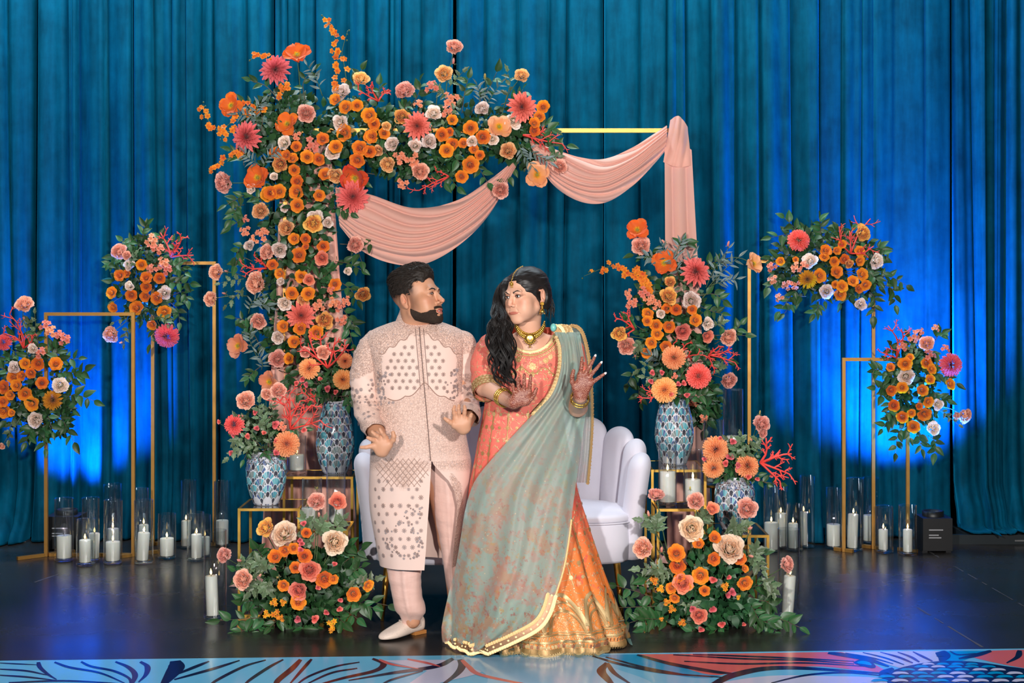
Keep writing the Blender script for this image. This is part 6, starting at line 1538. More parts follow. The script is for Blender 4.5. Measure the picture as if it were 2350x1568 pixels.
# hands (palms to the viewer) with forearms running into the cuffs
def PT(Y, *pts): return [P(p[0], p[1], Y + (p[2] if len(p) > 2 else 0)) for p in pts]
Yh = 6.24
gr_f = [PT(Yh, (884, 1006), (881, 999, -0.012), (876, 993, -0.020), (872, 986, -0.020)), PT(Yh, (873, 1008), (866, 1001, -0.014), (860, 997, -0.02), (854, 992, -0.02)),
        PT(Yh, (865, 1014), (857, 1010, -0.012), (851, 1008, -0.018), (844, 1005, -0.018)), PT(Yh, (859, 1024), (849, 1025, -0.006), (840, 1027, -0.008), (829, 1027, -0.006))]
pr = hand_prims(gr_f, P(878, 1036, Yh + 0.012), P(862, 985, 6.42), rf=0.0098, rw=0.026, re=0.040, thumb=PT(Yh, (893, 1020), (902, 1010, -0.012), (904, 1002, -0.018), (902, 993, -0.02)), rpalm=0.0155)
pr.append(('ell', P(882, 1023, Yh - 0.002), (0.030, 0.016, 0.026), 0.012))
GR.limbs(pr, 0.0022, SK_G)
Yh2 = 6.16
gl_f = [PT(Yh2, (1046, 962), (1042, 948, -0.014), (1041, 940, -0.02), (1043, 933, -0.012)), PT(Yh2, (1055, 961), (1053, 947, -0.016), (1052, 938, -0.022), (1053, 931, -0.014)),
        PT(Yh2, (1065, 962), (1066, 948, -0.014), (1067, 940, -0.02), (1066, 933, -0.012)), PT(Yh2, (1074, 968), (1078, 960, -0.010), (1080, 956, -0.016), (1082, 951, -0.012))]
pr = hand_prims(gl_f, P(1063, 984, Yh2 + 0.015), P(1078, 956, 6.37), rf=0.0090, rw=0.026, re=0.029, thumb=PT(Yh2, (1044, 976), (1034, 970, -0.010), (1028, 966, -0.016), (1021, 961, -0.016)), rpalm=0.0160)
pr.append(('ell', P(1058, 974, Yh2 - 0.002), (0.030, 0.016, 0.020), 0.012))
GR.limbs(pr, 0.0022, SK_G)
# hidden torso and legs under the clothes, ankle skin
Yg = 6.55
GR.limbs([('cap', P(958, 815, Yg), P(965, 1040, Yg), 0.09, 0.10, 0.05), ('cap', P(930, 1060, Yg), P(930, 1240, 6.50), 0.075, 0.055, 0.04), ('cap', P(930, 1240, 6.50), P(947, 1425, 6.53), 0.050, 0.034, 0.03), ('cap', P(1005, 1060, Yg), P(1035, 1240, 6.60), 0.075, 0.055, 0.04), ('cap', P(1035, 1240, 6.60), P(1050, 1410, 6.68), 0.048, 0.034, 0.03),
          ('cap', P(872, 790, Yg), P(842, 940, 6.52), 0.045, 0.038, 0.03), ('cap', P(842, 940, 6.52), P(862, 985, 6.42), 0.038, 0.036, 0.03), ('cap', P(1050, 800, Yg), P(1076, 910, 6.54), 0.036, 0.032, 0.03), ('cap', P(1076, 910, 6.54), P(1078, 956, 6.37), 0.030, 0.028, 0.03), ('cap', P(962, 720, 6.53), P(958, 800, 6.56), 0.056, 0.06, 0.03)], 0.008, SK_G)
GR.finish()

# sherwani --------------------------------------------------------------------
BLUSH = (rgb(226, 190, 176), rgb(236, 206, 193)); SILV = rgb(150, 128, 120)
def brocade(name, dense):
    t = NT(name); v = t.coord('Object'); u = t.coord('UV', (46, 60, 1))
    base = t.mix(t.noise(v, 5, 4), *BLUSH)
    vd = t.voronoi(v, 190, 'F1'); ve = t.voronoi(v, 95, 'DISTANCE_TO_EDGE'); vn = t.noise(v, 120, 3)
    stitch = t.math('MAXIMUM', t.ramp(vd, [(0.28, 1), (0.50, 0)]), t.ramp(ve, [(0.06, 1), (0.12, 0)]))
    stitch = t.math('MULTIPLY', stitch, t.ramp(vn, [(0.35, 0.45), (0.6, 1)]))
    msk = t.attr('emb', 'Fac')
    c2 = t.mix(t.noise(v, 210, 2), rgb(118, 94, 88), rgb(196, 158, 142))
    c2 = t.mix(t.ramp(t.noise(v, 95, 2), [(0.60, 0), (0.66, 0.55)]), c2, rgb(146, 160, 176))
    bg = t.mix(t.math('MULTIPLY', msk, 0.55), base, rgb(220, 182, 164))
    t.set(color=t.mix(t.math('MULTIPLY', stitch, t.math('MULTIPLY', msk, 0.86)), bg, c2), rough=0.62, spec=0.25, sheen=0.12)
    h = t.math('MULTIPLY_ADD', t.math('MULTIPLY', stitch, msk), 1.0, t.math('MULTIPLY', t.noise(v, 22, 3), 0.25))
    t.bump(h, 0.5, 0.003)
    return t.m
M_SHER = brocade('sherwani_brocade', True)
def wrk(seed, a1=0.006, a2=0.003):
    def f(th, z, p):
        w = a1 * noise.noise((p.x * 6 + seed, p.y * 6, p.z * 3.2)) + a2 * noise.noise((p.x * 16, p.y * 16 + seed, p.z * 11))
        return Vector((math.cos(th) * w, math.sin(th) * w, 0))
    return f
coat = Loft([(737, 908, 1006, 6.57, 0.076), (744, 886, 1028, 6.57, 0.088), (756, 856, 1058, 6.565, 0.104), (770, 842, 1072, 6.56, 0.116, 2.4), (792, 838, 1076, 6.555, 0.124, 2.5), (830, 850, 1070, 6.55, 0.130, 2.5), (900, 858, 1062, 6.545, 0.138, 2.4), (970, 856, 1066, 6.535, 0.150, 2.3), (1030, 850, 1076, 6.53, 0.157, 2.3), (1062, 848, 1082, 6.53, 0.159, 2.3),
    (1110, 846, 1080, 6.535, 0.160), (1170, 848, 1068, 6.54, 0.162), (1230, 858, 1060, 6.54, 0.162), (1294, 872, 1050, 6.54, 0.158)], 120, wrk(3, 0.007), 128)
ZW = CAMZ - (1058 - 650) * 6.4 / F
zz_ = np.linspace(coat.zs[0], ZW, 120); zl_ = np.linspace(ZW, coat.zs[-1], 100)
vs = []; uv = []
for z in zz_:
    for k in range(144): th = 2 * PI * k / 144; vs.append(coat.at(float(z), th)); uv.append((th / 6.28, z))
ob = put('sherwani', new_mesh('sherwani', vs, grid_faces(len(zz_), 144, True), True, uvs=uv), M_SHER, GR.root)
def emb_mask(o, fn):
    me = o.data; co = np.empty(len(me.vertices) * 3, np.float32); me.vertices.foreach_get('co', co); co = co.reshape(-1, 3)
    px = 1175 + co[:, 0] * F / co[:, 1]; py = 650 + (CAMZ - co[:, 2]) * F / co[:, 1]
    a = me.attributes.new('emb', 'FLOAT', 'POINT'); a.data.foreach_set('value', np.clip(fn(px, py, co), 0, 1).astype(np.float32))
def m_coat(px, py, co):
    # heavy yoke over chest and shoulders, heavy waist below a scalloped line
    cx = 962; dx = np.abs(px - cx)
    yoke = (py < 768 + np.clip((dx - 20) * 0.62, 0, 200) + 5 * np.sin(dx * 0.25)).astype(float)
    yoke = np.maximum(yoke, (dx > 86).astype(float) * (py < 900))
    scal = 912 - 34 * np.exp(-((px - 975) / 28) ** 2) + 8 * np.abs(np.sin((px - 975) * 0.07))
    waist = np.clip((py - scal) / 4, 0, 1) * np.clip((1075 - py) / 40, 0.55, 1) * (0.62 + 0.38 * np.clip((930 - px) / 60, 0, 1))
    placket = np.exp(-((px - (962 + (py - 760) * 0.085)) / 7.0) ** 2)
    return np.maximum(np.maximum(yoke, waist), placket * 0.9)
emb_mask(ob, m_coat)
# lower skirt of the coat, open at the front
def pyz(z): return 650 + (CAMZ - z) * F / 6.38
def th_left(z): y = pyz(z); return coat.front(990.5 - (y - 1060) * 0.065, y)[3]
def th_right(z): y = pyz(z); return coat.front(float(np.interp(y, [1055, 1066, 1085, 1105, 1130, 1165, 1200, 1270, 1330], [991.5, 995, 1012, 1030, 1042, 1047, 1046, 1040, 1036])), y)[3]
os_ = coat.mesh_open('sherwani_skirt', M_SHER, GR.root, zl_, th_right, th_left); skirt = coat
emb_mask(os_, lambda px, py, co: np.clip((1085 + 45 * np.exp(-((px - 925) / 26) ** 2) - py) / 14, 0, 1) * 0.75 + 0.9 * ((px > 1035) & (co[:, 1] < 6.52)) * (np.abs(px - np.interp(py, [1060, 1110, 1160, 1270], [1000, 1046, 1052, 1046])) < 12))
# standing collar
mb = []; vs = []
for j in range(8):
    q = j / 7
    for i in range(64):
        th = -PI / 2 + 0.05 + (2 * PI - 0.10) * i / 63; fr = (1 - math.sin(th)) / 2
        c = P(956 + 3 * q, 744 - 30 * q, 6.562); rx = 0.098 - 0.018 * q; ry = 0.090 - 0.016 * q
        vs.append((c.x + rx * math.cos(th), 6.562 + ry * math.sin(th), c.z - 0.030 * fr + 0.016 + (0.006 if q > 0.9 else 0) * fr))
oc = put('collar', new_mesh('collar', vs, grid_faces(8, 64)), M_SHER, GR.root); md = oc.modifiers.new('cloth', 'SOLIDIFY'); md.thickness = 0.004
emb_mask(oc, lambda px, py, co: np.full(len(px), 0.85))
# sleeves
sl = tube_sleeve([P(885, 790, 6.56), P(858, 792, 6.55), P(836, 850, 6.53), P(838, 915, 6.51), P(846, 955, 6.46), P(860, 992, 6.38)], [0.045, 0.062, 0.060, 0.060, 0.055, 0.044], 'sleeve', M_SHER, GR.root, 40, 80, 0.0055, 2)
def m_sl(px, py, co): return np.maximum((py < 862 + (px - 835) * -0.45).astype(float), np.clip((py - 905) / 40, 0, 0.35) + (py > 968) * 0.6)
emb_mask(sl, m_sl)
sl2 = tube_sleeve([P(1035, 790, 6.56), P(1060, 792, 6.55), P(1073, 850, 6.555), P(1076, 905, 6.54), P(1078, 940, 6.46), P(1076, 962, 6.30)], [0.045, 0.060, 0.054, 0.050, 0.046, 0.041], 'sleeve', M_SHER, GR.root, 40, 80, 0.0065, 4)
emb_mask(sl2, lambda px, py, co: np.maximum((py < 812).astype(float), (np.abs(py - 868) < 9) * 0.9 + (py > 925) * 0.6))
# scattered star motifs, vines and the placket
ap = Appl(); rr = random.Random(8)
DK = rgb(140, 114, 106); BL = rgb(168, 154, 154)
for row in range(9):
    for col_ in range(8):
        x = 886 + col_ * 17.0 + (8.5 if row % 2 else 0) + row * 0.8; y = 782 + row * 15.5
        if abs(x - (962 + (y - 760) * 0.085)) < 11: continue
        if y > 905 - 30 * math.exp(-((x - 975) / 28) ** 2) or y < 772 + max(0, abs(x - 962) - 20) * 0.62 + 10 or abs(x - 966) > 78: continue
        p, n, z, th = coat.front(x, y); ap.flower(p, n, 0.0105, DK, 8, rr.random())
for row in range(11):
    for col_ in range(7):
        x = 862 + col_ * 19 + (9 if row % 2 else 0); y = 1085 + row * 19
        if x > 985 - (y - 1060) * 0.065 - 6 or rr.random() < 0.12: continue
        if 1085 + 45 * math.exp(-((x - 925) / 26) ** 2) > y: continue
        p, n, z, th = skirt.front(x, y); ap.flower(p, n, 0.0105 * rr.uniform(0.8, 1.15), lerp(DK, BL, rr.random() * 0.6), 8, rr.random())
# trailing vines low on the coat and up the sleeve
for k in range(80):
    u = rr.random(); x = 900 + 66 * rr.random(); y = 1160 + 125 * rr.random()
    c = 915 + 30 * math.sin((y - 1130) * 0.045); c2 = 955 + 12 * math.sin((y - 1150) * 0.08)
    x = (c if rr.random() < 0.6 else c2) + rr.gauss(0, 6)
    if x > 972 or x < 885: continue
    p, n, z, th = skirt.front(x, y); ap.flower(p, n, 0.0065 * rr.uniform(0.5, 1.2), lerp(DK, BL, rr.random()), rr.choice((4, 5, 6)), rr.random() * 3, thin=0.4)
for k in range(50):
    x = 866 + abs(rr.gauss(0, 13)); y = 850 + 80 * rr.random(); p, n, z, th = coat.front(x, y); ap.flower(p, n, 0.0075 * rr.uniform(0.6, 1.2), lerp(DK, BL, rr.random()), 5, rr.random() * 3, thin=0.4)
for k in range(40):
    x = 1050 - abs(rr.gauss(0, 10)); y = 845 + 70 * rr.random(); p, n, z, th = coat.front(x, y); ap.flower(p, n, 0.0075 * rr.uniform(0.6, 1.2), lerp(DK, BL, rr.random()), 5, rr.random() * 3, thin=0.4)
pts = [coat.front(962 + (y - 750) * 0.085, y) for y in range(752, 1060, 6)]
ap.ribbon([p[0] for p in pts], [p[1] for p in pts], 0.0035, rgb(112, 86, 78))
for dx in (-9, 9):
    pts = [coat.front(962 + (y - 750) * 0.085 + dx, y) for y in range(756, 900, 6)]; ap.ribbon([p[0] for p in pts], [p[1] for p in pts], 0.0025, DK)
# outline of the yoke and of the waist scallops
for sg in (-1, 1):
    pts = [coat.front(962 + sg * d, 770 + max(0, (d - 20) * 0.62) + 4 * math.sin(d * 0.25)) for d in range(16, 96, 4)]; ap.ribbon([p[0] for p in pts], [p[1] for p in pts], 0.004, rgb(170, 136, 122))
pts = [coat.front(x, 912 - 34 * math.exp(-((x - 975) / 28) ** 2) + 8 * abs(math.sin((x - 975) * 0.07))) for x in range(890, 1046, 4)]; ap.ribbon([p[0] for p in pts], [p[1] for p in pts], 0.004, rgb(160, 124, 110))
# diamond lattice below the waist
for k in range(-4, 5):
    for sg in (-1, 1):
        pts = []
        for j in range(14):
            x = 925 + k * 13 + sg * (j * 4.2 - 27); y = 1052 + j * 5.0
            if abs(x - 925) < 64 - abs(y - 1078) * 0.75 + 6 and x < 984: pts.append(skirt.front(x, y) if y > 1058 else coat.front(x, y))
        if len(pts) > 2: ap.ribbon([p[0] for p in pts], [p[1] for p in pts], 0.0022, rgb(172, 140, 126))
ap.put('embroidery', M_THREAD, GR.root)
# motifs on the sleeves
ap = Appl()
def sleeve_motifs(pts, radii, n, u0, u1, seed):
    r_ = random.Random(seed); q = spline([tuple(p) for p in pts], 60); rd = spline([(a,) for a in radii], 60)[:, 0]
    for _ in range(n):
        u = r_.uniform(u0, u1); k = int(u * 58); c = Vector(q[k]); d = (Vector(q[k + 1]) - c).normalized(); a = r_.uniform(-1.1, 1.1)
        side = d.cross(Vector((0, -1, 0))).normalized(); out = (Vector((0, -1, 0)) - d * Vector((0, -1, 0)).dot(d)).normalized() * math.cos(a) + side * math.sin(a)
        ap.flower(c + out * (rd[k] + 0.003), out, 0.0095 * r_.uniform(0.6, 1.15), lerp(DK, BL, r_.random()), r_.choice((6, 8)), r_.random() * 3, 0.003)
sleeve_motifs([P(885, 790, 6.56), P(858, 792, 6.55), P(836, 850, 6.53), P(838, 915, 6.51), P(846, 955, 6.46), P(860, 992, 6.38)], [0.045, 0.062, 0.060, 0.060, 0.055, 0.044], 46, 0.48, 0.97, 1)
sleeve_motifs([P(1035, 790, 6.56), P(1060, 792, 6.55), P(1073, 850, 6.555), P(1076, 905, 6.54), P(1078, 940, 6.46), P(1076, 962, 6.30)], [0.045, 0.060, 0.054, 0.050, 0.046, 0.041], 40, 0.55, 0.97, 2)
ap.put('sleeve_embroidery', M_THREAD, GR.root)
# trousers and shoes
t = NT('blush_silk'); v = t.coord('Object'); t.set(color=t.mix(t.noise(t.coord('Object', (8, 8, 1.5)), 5, 4), rgb(218, 170, 156), rgb(238, 200, 187)), rough=0.40, spec=0.35, sheen=0.25); t.bump(t.noise(t.coord('Object', (1, 1, 2.4)), 16, 4), 0.35, 0.010); M_SILK = t.m
def trw(seed):
    def f(th, z, p):
        low = max(0, 1 - max(0, z) / 0.30); w = 0.007 * noise.noise((p.x * 11 + seed, p.y * 11, p.z * 4)) + 0.004 * noise.noise((p.x * 5 + p.z * 14, p.y * 8 + seed, p.z * 22)) + 0.011 * low * noise.noise((p.x * 6, p.y * 6 + seed, p.z * 34))
        w += 0.007 * math.exp(-((math.cos(th)) / 0.10) ** 2) * (1 if math.sin(th) < 0 else 0)
        return Vector((math.cos(th) * w, math.sin(th) * w, 0))
    return f
leg1 = Loft([(1040, 868, 995, 6.55, 0.11), (1150, 876, 985, 6.54, 0.10), (1260, 884, 972, 6.52, 0.082), (1310, 889, 969, 6.52, 0.076), (1350, 896, 969, 6.525, 0.070), (1385, 903, 974, 6.53, 0.066), (1403, 908, 976, 6.535, 0.060), (1412, 916, 970, 6.54, 0.050), (1432, 921, 967, 6.545, 0.044)], 60, trw(2), 64)
leg1.mesh('trouser_leg', M_SILK, GR.root, nz=90)
leg2 = Loft([(1040, 955, 1078, 6.56, 0.11), (1110, 984, 1074, 6.57, 0.10), (1180, 998, 1066, 6.58, 0.088), (1250, 1010, 1060, 6.60, 0.075), (1320, 1022, 1056, 6.63, 0.062), (1380, 1030, 1064, 6.66, 0.055), (1420, 1034, 1068, 6.68, 0.050)], 50, trw(6), 64)
leg2.mesh('trouser_leg', M_SILK, GR.root, nz=80)
t = NT('shoe_leather'); v = t.coord('Object'); t.set(color=t.mix(t.ramp(t.voronoi(v, 130), [(0.10, 1), (0.16, 0)]), rgb(226, 206, 192), rgb(150, 132, 122)), rough=0.5, spec=0.35); M_SHOE = t.m
M_HEEL = simple_mat('shoe_heel', rgb(176, 116, 60), 0.5)
def shoe(heel, toe, label=None):
    a, b = Vector(heel), Vector(toe); d = (b - a); L = d.length; d.normalize(); sd = Vector((d.y, -d.x, 0))
    r = bpy.data.objects.new('x', None)
    # stations: (u along, half width, top height, sole height)
    st = [(-0.02, 0.012, 0.060, 0.018), (0.02, 0.027, 0.078, 0.014), (0.12, 0.034, 0.086, 0.012), (0.28, 0.036, 0.078, 0.010), (0.42, 0.040, 0.070, 0.006), (0.58, 0.046, 0.056, 0.004), (0.74, 0.046, 0.042, 0.003), (0.88, 0.036, 0.032, 0.004), (0.97, 0.020, 0.022, 0.006), (1.0, 0.004, 0.014, 0.009)]
    q = spline(st, 34); vs = []; n = 24
    for u, w, tz, sz in q:
        w = max(w, 0.002); c = a + d * (u * L)
        for i in range(n):
            th = 2 * PI * i / n; cc, ss = math.cos(th), math.sin(th)
            z = sz + (tz - sz) * (0.5 + 0.5 * math.copysign(abs(ss) ** 0.75, ss)); vs.append((c.x + sd.x * w * math.copysign(abs(cc) ** 0.7, cc), c.y + sd.y * w * math.copysign(abs(cc) ** 0.7, cc), z))
    f = grid_faces(34, n, True); f.append(tuple(range(n))[::-1]); f.append(tuple(33 * n + i for i in range(n)))
    me = new_mesh('shoe', vs, f); o = put('shoe', me, M_SHOE, GR.root)
    mb = MB(); M = Matrix.Translation(a) @ Matrix(((d.x, sd.x, 0, 0), (d.y, sd.y, 0, 0), (0, 0, 1, 0), (0, 0, 0, 1)))
    mb.box((-0.004, -0.028, 0.001), (0.062, 0.028, 0.016), M); put('heel', mb.mesh('heel', False), M_HEEL, o, False)
    # tongue seam
    mb = MB(); pts = [M @ Vector((L * u, w, z)) for u, w, z in ((0.30, -0.036, 0.058), (0.44, -0.030, 0.066), (0.50, 0.0, 0.066), (0.44, 0.030, 0.066), (0.30, 0.036, 0.058))]
    mb.tube(spline(pts, 16), 0.003, 5); put('vamp_seam', mb.mesh('vamp_seam'), M_SHOE, o, False)
ha = P(968, 1452, floorY(1452)); ta = P(872, 1472, floorY(1472)); ha.z = ta.z = 0
shoe(ha, ta)
shoe(Vector((P(1048, 1415, 6.72).x, 6.78, 0)), Vector((P(1036, 1415, 6.72).x, 6.54, 0)))

# ------------------------------------------------------------------ bride
BR = Person('woman in a coral and orange gold-trimmed gown with sheer mint dupatta, hennaed palms raised', (P(1215, 1470, 6.42).x, 6.42, 0))
SK_B = rgb(228, 174, 146)
Mb = Matrix.Translation(P(1207, 678, 6.32)) @ Matrix.Rotation(math.radians(-43), 4, 'Z') @ Matrix.Rotation(math.radians(4), 4, 'X') @ Matrix.Rotation(math.radians(-5), 4, 'Y') @ Matrix.Scale(0.97, 4)
place_head(BR, False, Mb, SK_B, (-0.02, -1, 0.02), neck=P(1214, 762, 6.40))
for s in (-1, 1):
    face_ribbon(BR, 'eyebrow', Mb, False, [(s * 0.013, 0.0140 if s > 0 else 0.0135), (s * 0.032, 0.0235), (s * 0.049, 0.0190)], (0.0030, 0.0026, 0.0008), M_BROW)
    face_ribbon(BR, 'eyelashes', Mb, False, [(s * 0.0165, 0.001), (s * 0.031, 0.0062), (s * 0.0465, 0.0035)], (0.0008, 0.0016, 0.0014), M_BROW, 0.0022)
# smooth hair with a centre parting
hp = [('ell', (0, 0.022, 0.040), (0.0865, 0.104, 0.0875), 0.01), ('ell', (0, 0.095, -0.020), (0.055, 0.040, 0.050), 0.04), ('ell', (-0.070, -0.035, 0.01), (0.026, 0.050, 0.075), 0.03), ('ell', (0.066, 0.045, -0.01), (0.020, 0.040, 0.06), 0.03),
      ('sub', (0.006, -0.105, -0.018), (0.066, 0.075, 0.082), 0.008), ('sub', (0.055, -0.06, -0.075), (0.045, 0.085, 0.075), 0.012), ('sub', (-0.04, -0.08, -0.10), (0.04, 0.07, 0.08), 0.012),
      ('subcap', (0, -0.09, 0.098), (0, 0.02, 0.132), 0.003, 0.003, 0.006), ('sub', (0.090, 0.012, -0.014), (0.022, 0.034, 0.044), 0.006)]
v, f = surf(lambda p: ev(hp, p), (-0.12, -0.12, -0.10), (0.12, 0.16, 0.15), 0.0025)
Mn = np.array(Mb)
rip = np.array([noise.noise((p[0] * 30 + p[1] * 14, p[1] * 10, p[2] * 70)) * 0.0022 + noise.noise((p[0] * 60, p[1] * 30, p[2] * 190)) * 0.0012 for p in v]); dv = v - np.array((0, 0.02, 0.03)); dv /= np.linalg.norm(dv, axis=1)[:, None]
put('hair', new_mesh('hair', (v + dv * rip[:, None]) @ Mn[:3, :3].T + Mn[:3, 3], f), M_HAIR, BR.root)
# long curled hair falling over the shoulder: many wavy strands
rr = random.Random(3); mb = MB()
spine = [P(1176, 634, 6.36), P(1152, 656, 6.37), P(1141, 686, 6.35), P(1143, 714, 6.30), P(1150, 742, 6.25), P(1150, 780, 6.21), P(1150, 815, 6.19), P(1158, 850, 6.17), P(1170, 880, 6.17), P(1178, 902, 6.18)]
sp = spline([tuple(p) for p in spine], 60); wid = np.interp(np.linspace(0, 1, 60), [0, 0.12, 0.26, 0.40, 0.55, 0.75, 0.92, 1], [0.012, 0.016, 0.017, 0.036, 0.054, 0.050, 0.034, 0.016])
for lk in range(34):
    a0 = lk * 2.4; rad = math.sqrt((lk + 0.5) / 34); ph = rr.uniform(0, 2 * PI); fr = rr.uniform(20, 28) * (1 if lk % 2 else -1); e0 = rr.uniform(0.66, 1.0); amp = rr.uniform(0.013, 0.020)
    for st in range(18):
        sa = rr.uniform(0, 6.28); sr = rr.random() ** 0.5 * 0.0080; e = e0 * rr.uniform(0.93, 1.0); pts = []; m = 60
        for j in range(m):
            u = j / (m - 1) * e; k = min(58, int(u * 59)); c = Vector(sp[k]).lerp(Vector(sp[k + 1]), u * 59 - k); w = float(np.interp(u, np.linspace(0, 1, 60), wid))
            curl = min(1, max(0, (u - 0.26) * 5)); a = fr * u + ph
            tw = 1 + 0.8 * math.sin(a * 1.0 + 1)
            off = Vector((math.cos(a0) * rad * w, math.sin(a0) * rad * w * 0.7, 0)) + Vector((math.cos(a), math.sin(a) * 0.9, 0.5 * math.sin(a * 0.5))) * amp * curl + Vector((math.cos(sa + a * 0.3), math.sin(sa + a * 0.3), 0.4 * math.cos(sa))) * sr * (1 - 0.6 * max(0, u / e - 0.7) / 0.3) * (0.6 + 0.4 * curl)
            pts.append(c + off)
        r0 = rr.uniform(0.0008, 0.0017); mb.tube(pts, [r0 * (1 - 0.75 * max(0, j / (m - 1) - 0.8) / 0.2) for j in range(m)], 4)
o = mb.put('curled_hair', M_HAIR, BR.root); o['kind'] = 'stuff'
mb = MB()
for i in range(26):
    a = Mb @ Vector((0.045 + 0.02 * rr.random(), 0.075 + 0.03 * rr.random(), -0.02 - 0.03 * rr.random())); b = a + Vector((0.012 * rr.uniform(-1, 1.4), 0.01 * rr.uniform(-1, 1), -0.05 - 0.05 * rr.random())); mb.tube(spline([a, (a + b) / 2 + Vector((0.012 * rr.uniform(-1, 1), 0, 0)), b], 8), [0.0022, 0.0022, 0.002, 0.002, 0.0018, 0.0014, 0.001, 0.0004], 4)
o = mb.put('loose_hair', M_HAIR, BR.root); o['kind'] = 'stuff'

# neck, chest, arms and hennaed hands as one skin
Yb = 6.42
chest = [('cap', P(1213, 730, 6.36), P(1216, 790, 6.40), 0.049, 0.056, 0.03), ('ell', P(1216, 818, Yb), (0.150, 0.088, 0.082), 0.045), ('cap', P(1150, 786, Yb), P(1284, 786, Yb), 0.026, 0.026, 0.05), ('cap', P(1170, 860, Yb), P(1240, 860, Yb), 0.085, 0.085, 0.05), ('cap', P(1200, 900, Yb), P(1205, 1200, 6.45), 0.11, 0.12, 0.06),
         ('cap', P(1205, 1200, 6.45), P(1170, 1440, 6.47), 0.08, 0.045, 0.05), ('cap', P(1205, 1200, 6.45), P(1250, 1440, 6.47), 0.08, 0.045, 0.05)]
BR.limbs(chest, 0.005, SK_B)
Yr = 6.06
fr_ = [PT(Yr, (1214, 900), (1216, 885, -0.008), (1217, 874, -0.010), (1218, 862, -0.006)), PT(Yr, (1203, 898), (1203, 882, -0.008), (1203, 871, -0.010), (1203, 860, -0.006)), PT(Yr, (1192, 900), (1190, 887, -0.006), (1189, 878, -0.008), (1189, 868, -0.004)), PT(Yr, (1183, 906), (1179, 896, 0.0), (1178, 889, 0.004), (1177, 882, 0.008))]
pr = hand_prims(fr_, P(1178, 926, Yr + 0.005), P(1112, 888, 6.30), rf=0.0084, rw=0.025, re=0.038, thumb=PT(Yr, (1209, 923), (1220, 914, -0.008), (1226, 904, -0.012), (1231, 893, -0.012)), rpalm=0.0135)
pr += [('ell', P(1199, 917, Yr - 0.002), (0.030, 0.013, 0.026), 0.012), ('cap', P(1112, 888, 6.30), P(1122, 802, 6.43), 0.036, 0.034, 0.02)]
wr = np.array(P(1150, 915, 6.15))
BR.limbs(pr, 0.0021, SK_B, lambda v: np.clip((v[:, 0] - wr[0]) / 0.05 + 0.15, 0, 1))
Yl = 6.08
fl_ = [PT(Yl, (1331, 862), (1334, 846, -0.008), (1335, 834, -0.008), (1336, 821, 0.0)), PT(Yl, (1342, 861), (1351, 845, -0.006), (1358, 833, -0.006), (1364, 821, 0.0)), PT(Yl, (1351, 868), (1361, 855, -0.005), (1369, 846, -0.005), (1377, 836, 0.0)), PT(Yl, (1355, 880), (1366, 873, -0.003), (1375, 867, -0.002), (1385, 860, 0.0))]
pr = hand_prims(fl_, P(1331, 912, Yl + 0.01), P(1326, 935, 6.32), rf=0.0084, rw=0.0245, re=0.038, thumb=PT(Yl, (1320, 892), (1313, 877, -0.010), (1313, 864, -0.014), (1316, 851, -0.012)), rpalm=0.0140)
pr += [('ell', P(1335, 886, Yl - 0.002), (0.031, 0.013, 0.030), 0.012), ('cap', P(1326, 935, 6.32), P(1312, 800, 6.42), 0.038, 0.042, 0.02)]
BR.limbs(pr, 0.0021, SK_B, lambda v: np.clip((v[:, 2] - P(0, 925, Yl)[2]) / 0.02, 0, 1))
BR.finish()
M_NAIL = simple_mat('pale_nail', (0.78, 0.74, 0.74), 0.2)
for fg in fl_[1:]:
    a, b = Vector(fg[2]), Vector(fg[3]); d = (b - a).normalized(); mb = MB(); R = frame_to(d).to_matrix(); mb.ball(b + d * 0.0075, (0.0052, 0.0030, 0.0085), 8, 6, M=R); mb.put('fingernail', M_NAIL, BR.root)

# gown -------------------------------------------------------------------------
def gown_mat():
    t = NT('gown_silk'); v = t.coord('Object'); sep = t.n('ShaderNodeSeparateXYZ'); t.l(v, sep.inputs[0])
    nz = t.noise(v, 9, 4)
    hz = t.math('ADD', sep.outputs['Z'], t.math('MULTIPLY_ADD', nz, 0.24, -0.12))
    dye = t.ramp(hz, [(0.08, rgb(238, 132, 50)), (0.42, rgb(238, 124, 64)), (0.62, rgb(232, 100, 84)), (0.95, rgb(236, 118, 102))])
    flo = t.ramp(t.noise(v, 26, 5, 0.7), [(0.58, 0), (0.66, 0.6)]); dye = t.mix(flo, dye, rgb(212, 70, 84)); dye = t.mix(t.ramp(t.noise(v, 33, 4), [(0.60, 0), (0.68, 0.75)]), dye, rgb(246, 182, 140))
    vd = t.voronoi(v, 58, 'F1'); g = t.ramp(vd, [(0.13, 1), (0.22, 0)]); ve = t.voronoi(v, 26, 'DISTANCE_TO_EDGE'); g2 = t.math('MULTIPLY', t.ramp(ve, [(0.02, 1), (0.045, 0)]), t.ramp(t.noise(v, 50, 2), [(0.45, 0), (0.6, 0.8)]))
    gm = t.math('MAXIMUM', g, g2); gm = t.math('MAXIMUM', gm, t.math('MULTIPLY', t.attr('emb', 'Fac'), t.ramp(t.voronoi(v, 150), [(0.36, 1), (0.55, 0.15)])))
    t.set(color=t.mix(gm, dye, t.mix(t.noise(v, 200, 2), rgb(188, 142, 84), rgb(238, 214, 166))), rough=t.ramp(gm, [(0, 0.5), (1, 0.32)]), metal=t.math('MULTIPLY', gm, 0.4), spec=0.3)
    t.bump(t.math('ADD', gm, t.math('MULTIPLY', t.noise(v, 14, 4), 0.5)), 0.45, 0.004)
    return t.m
M_GOWN = gown_mat()
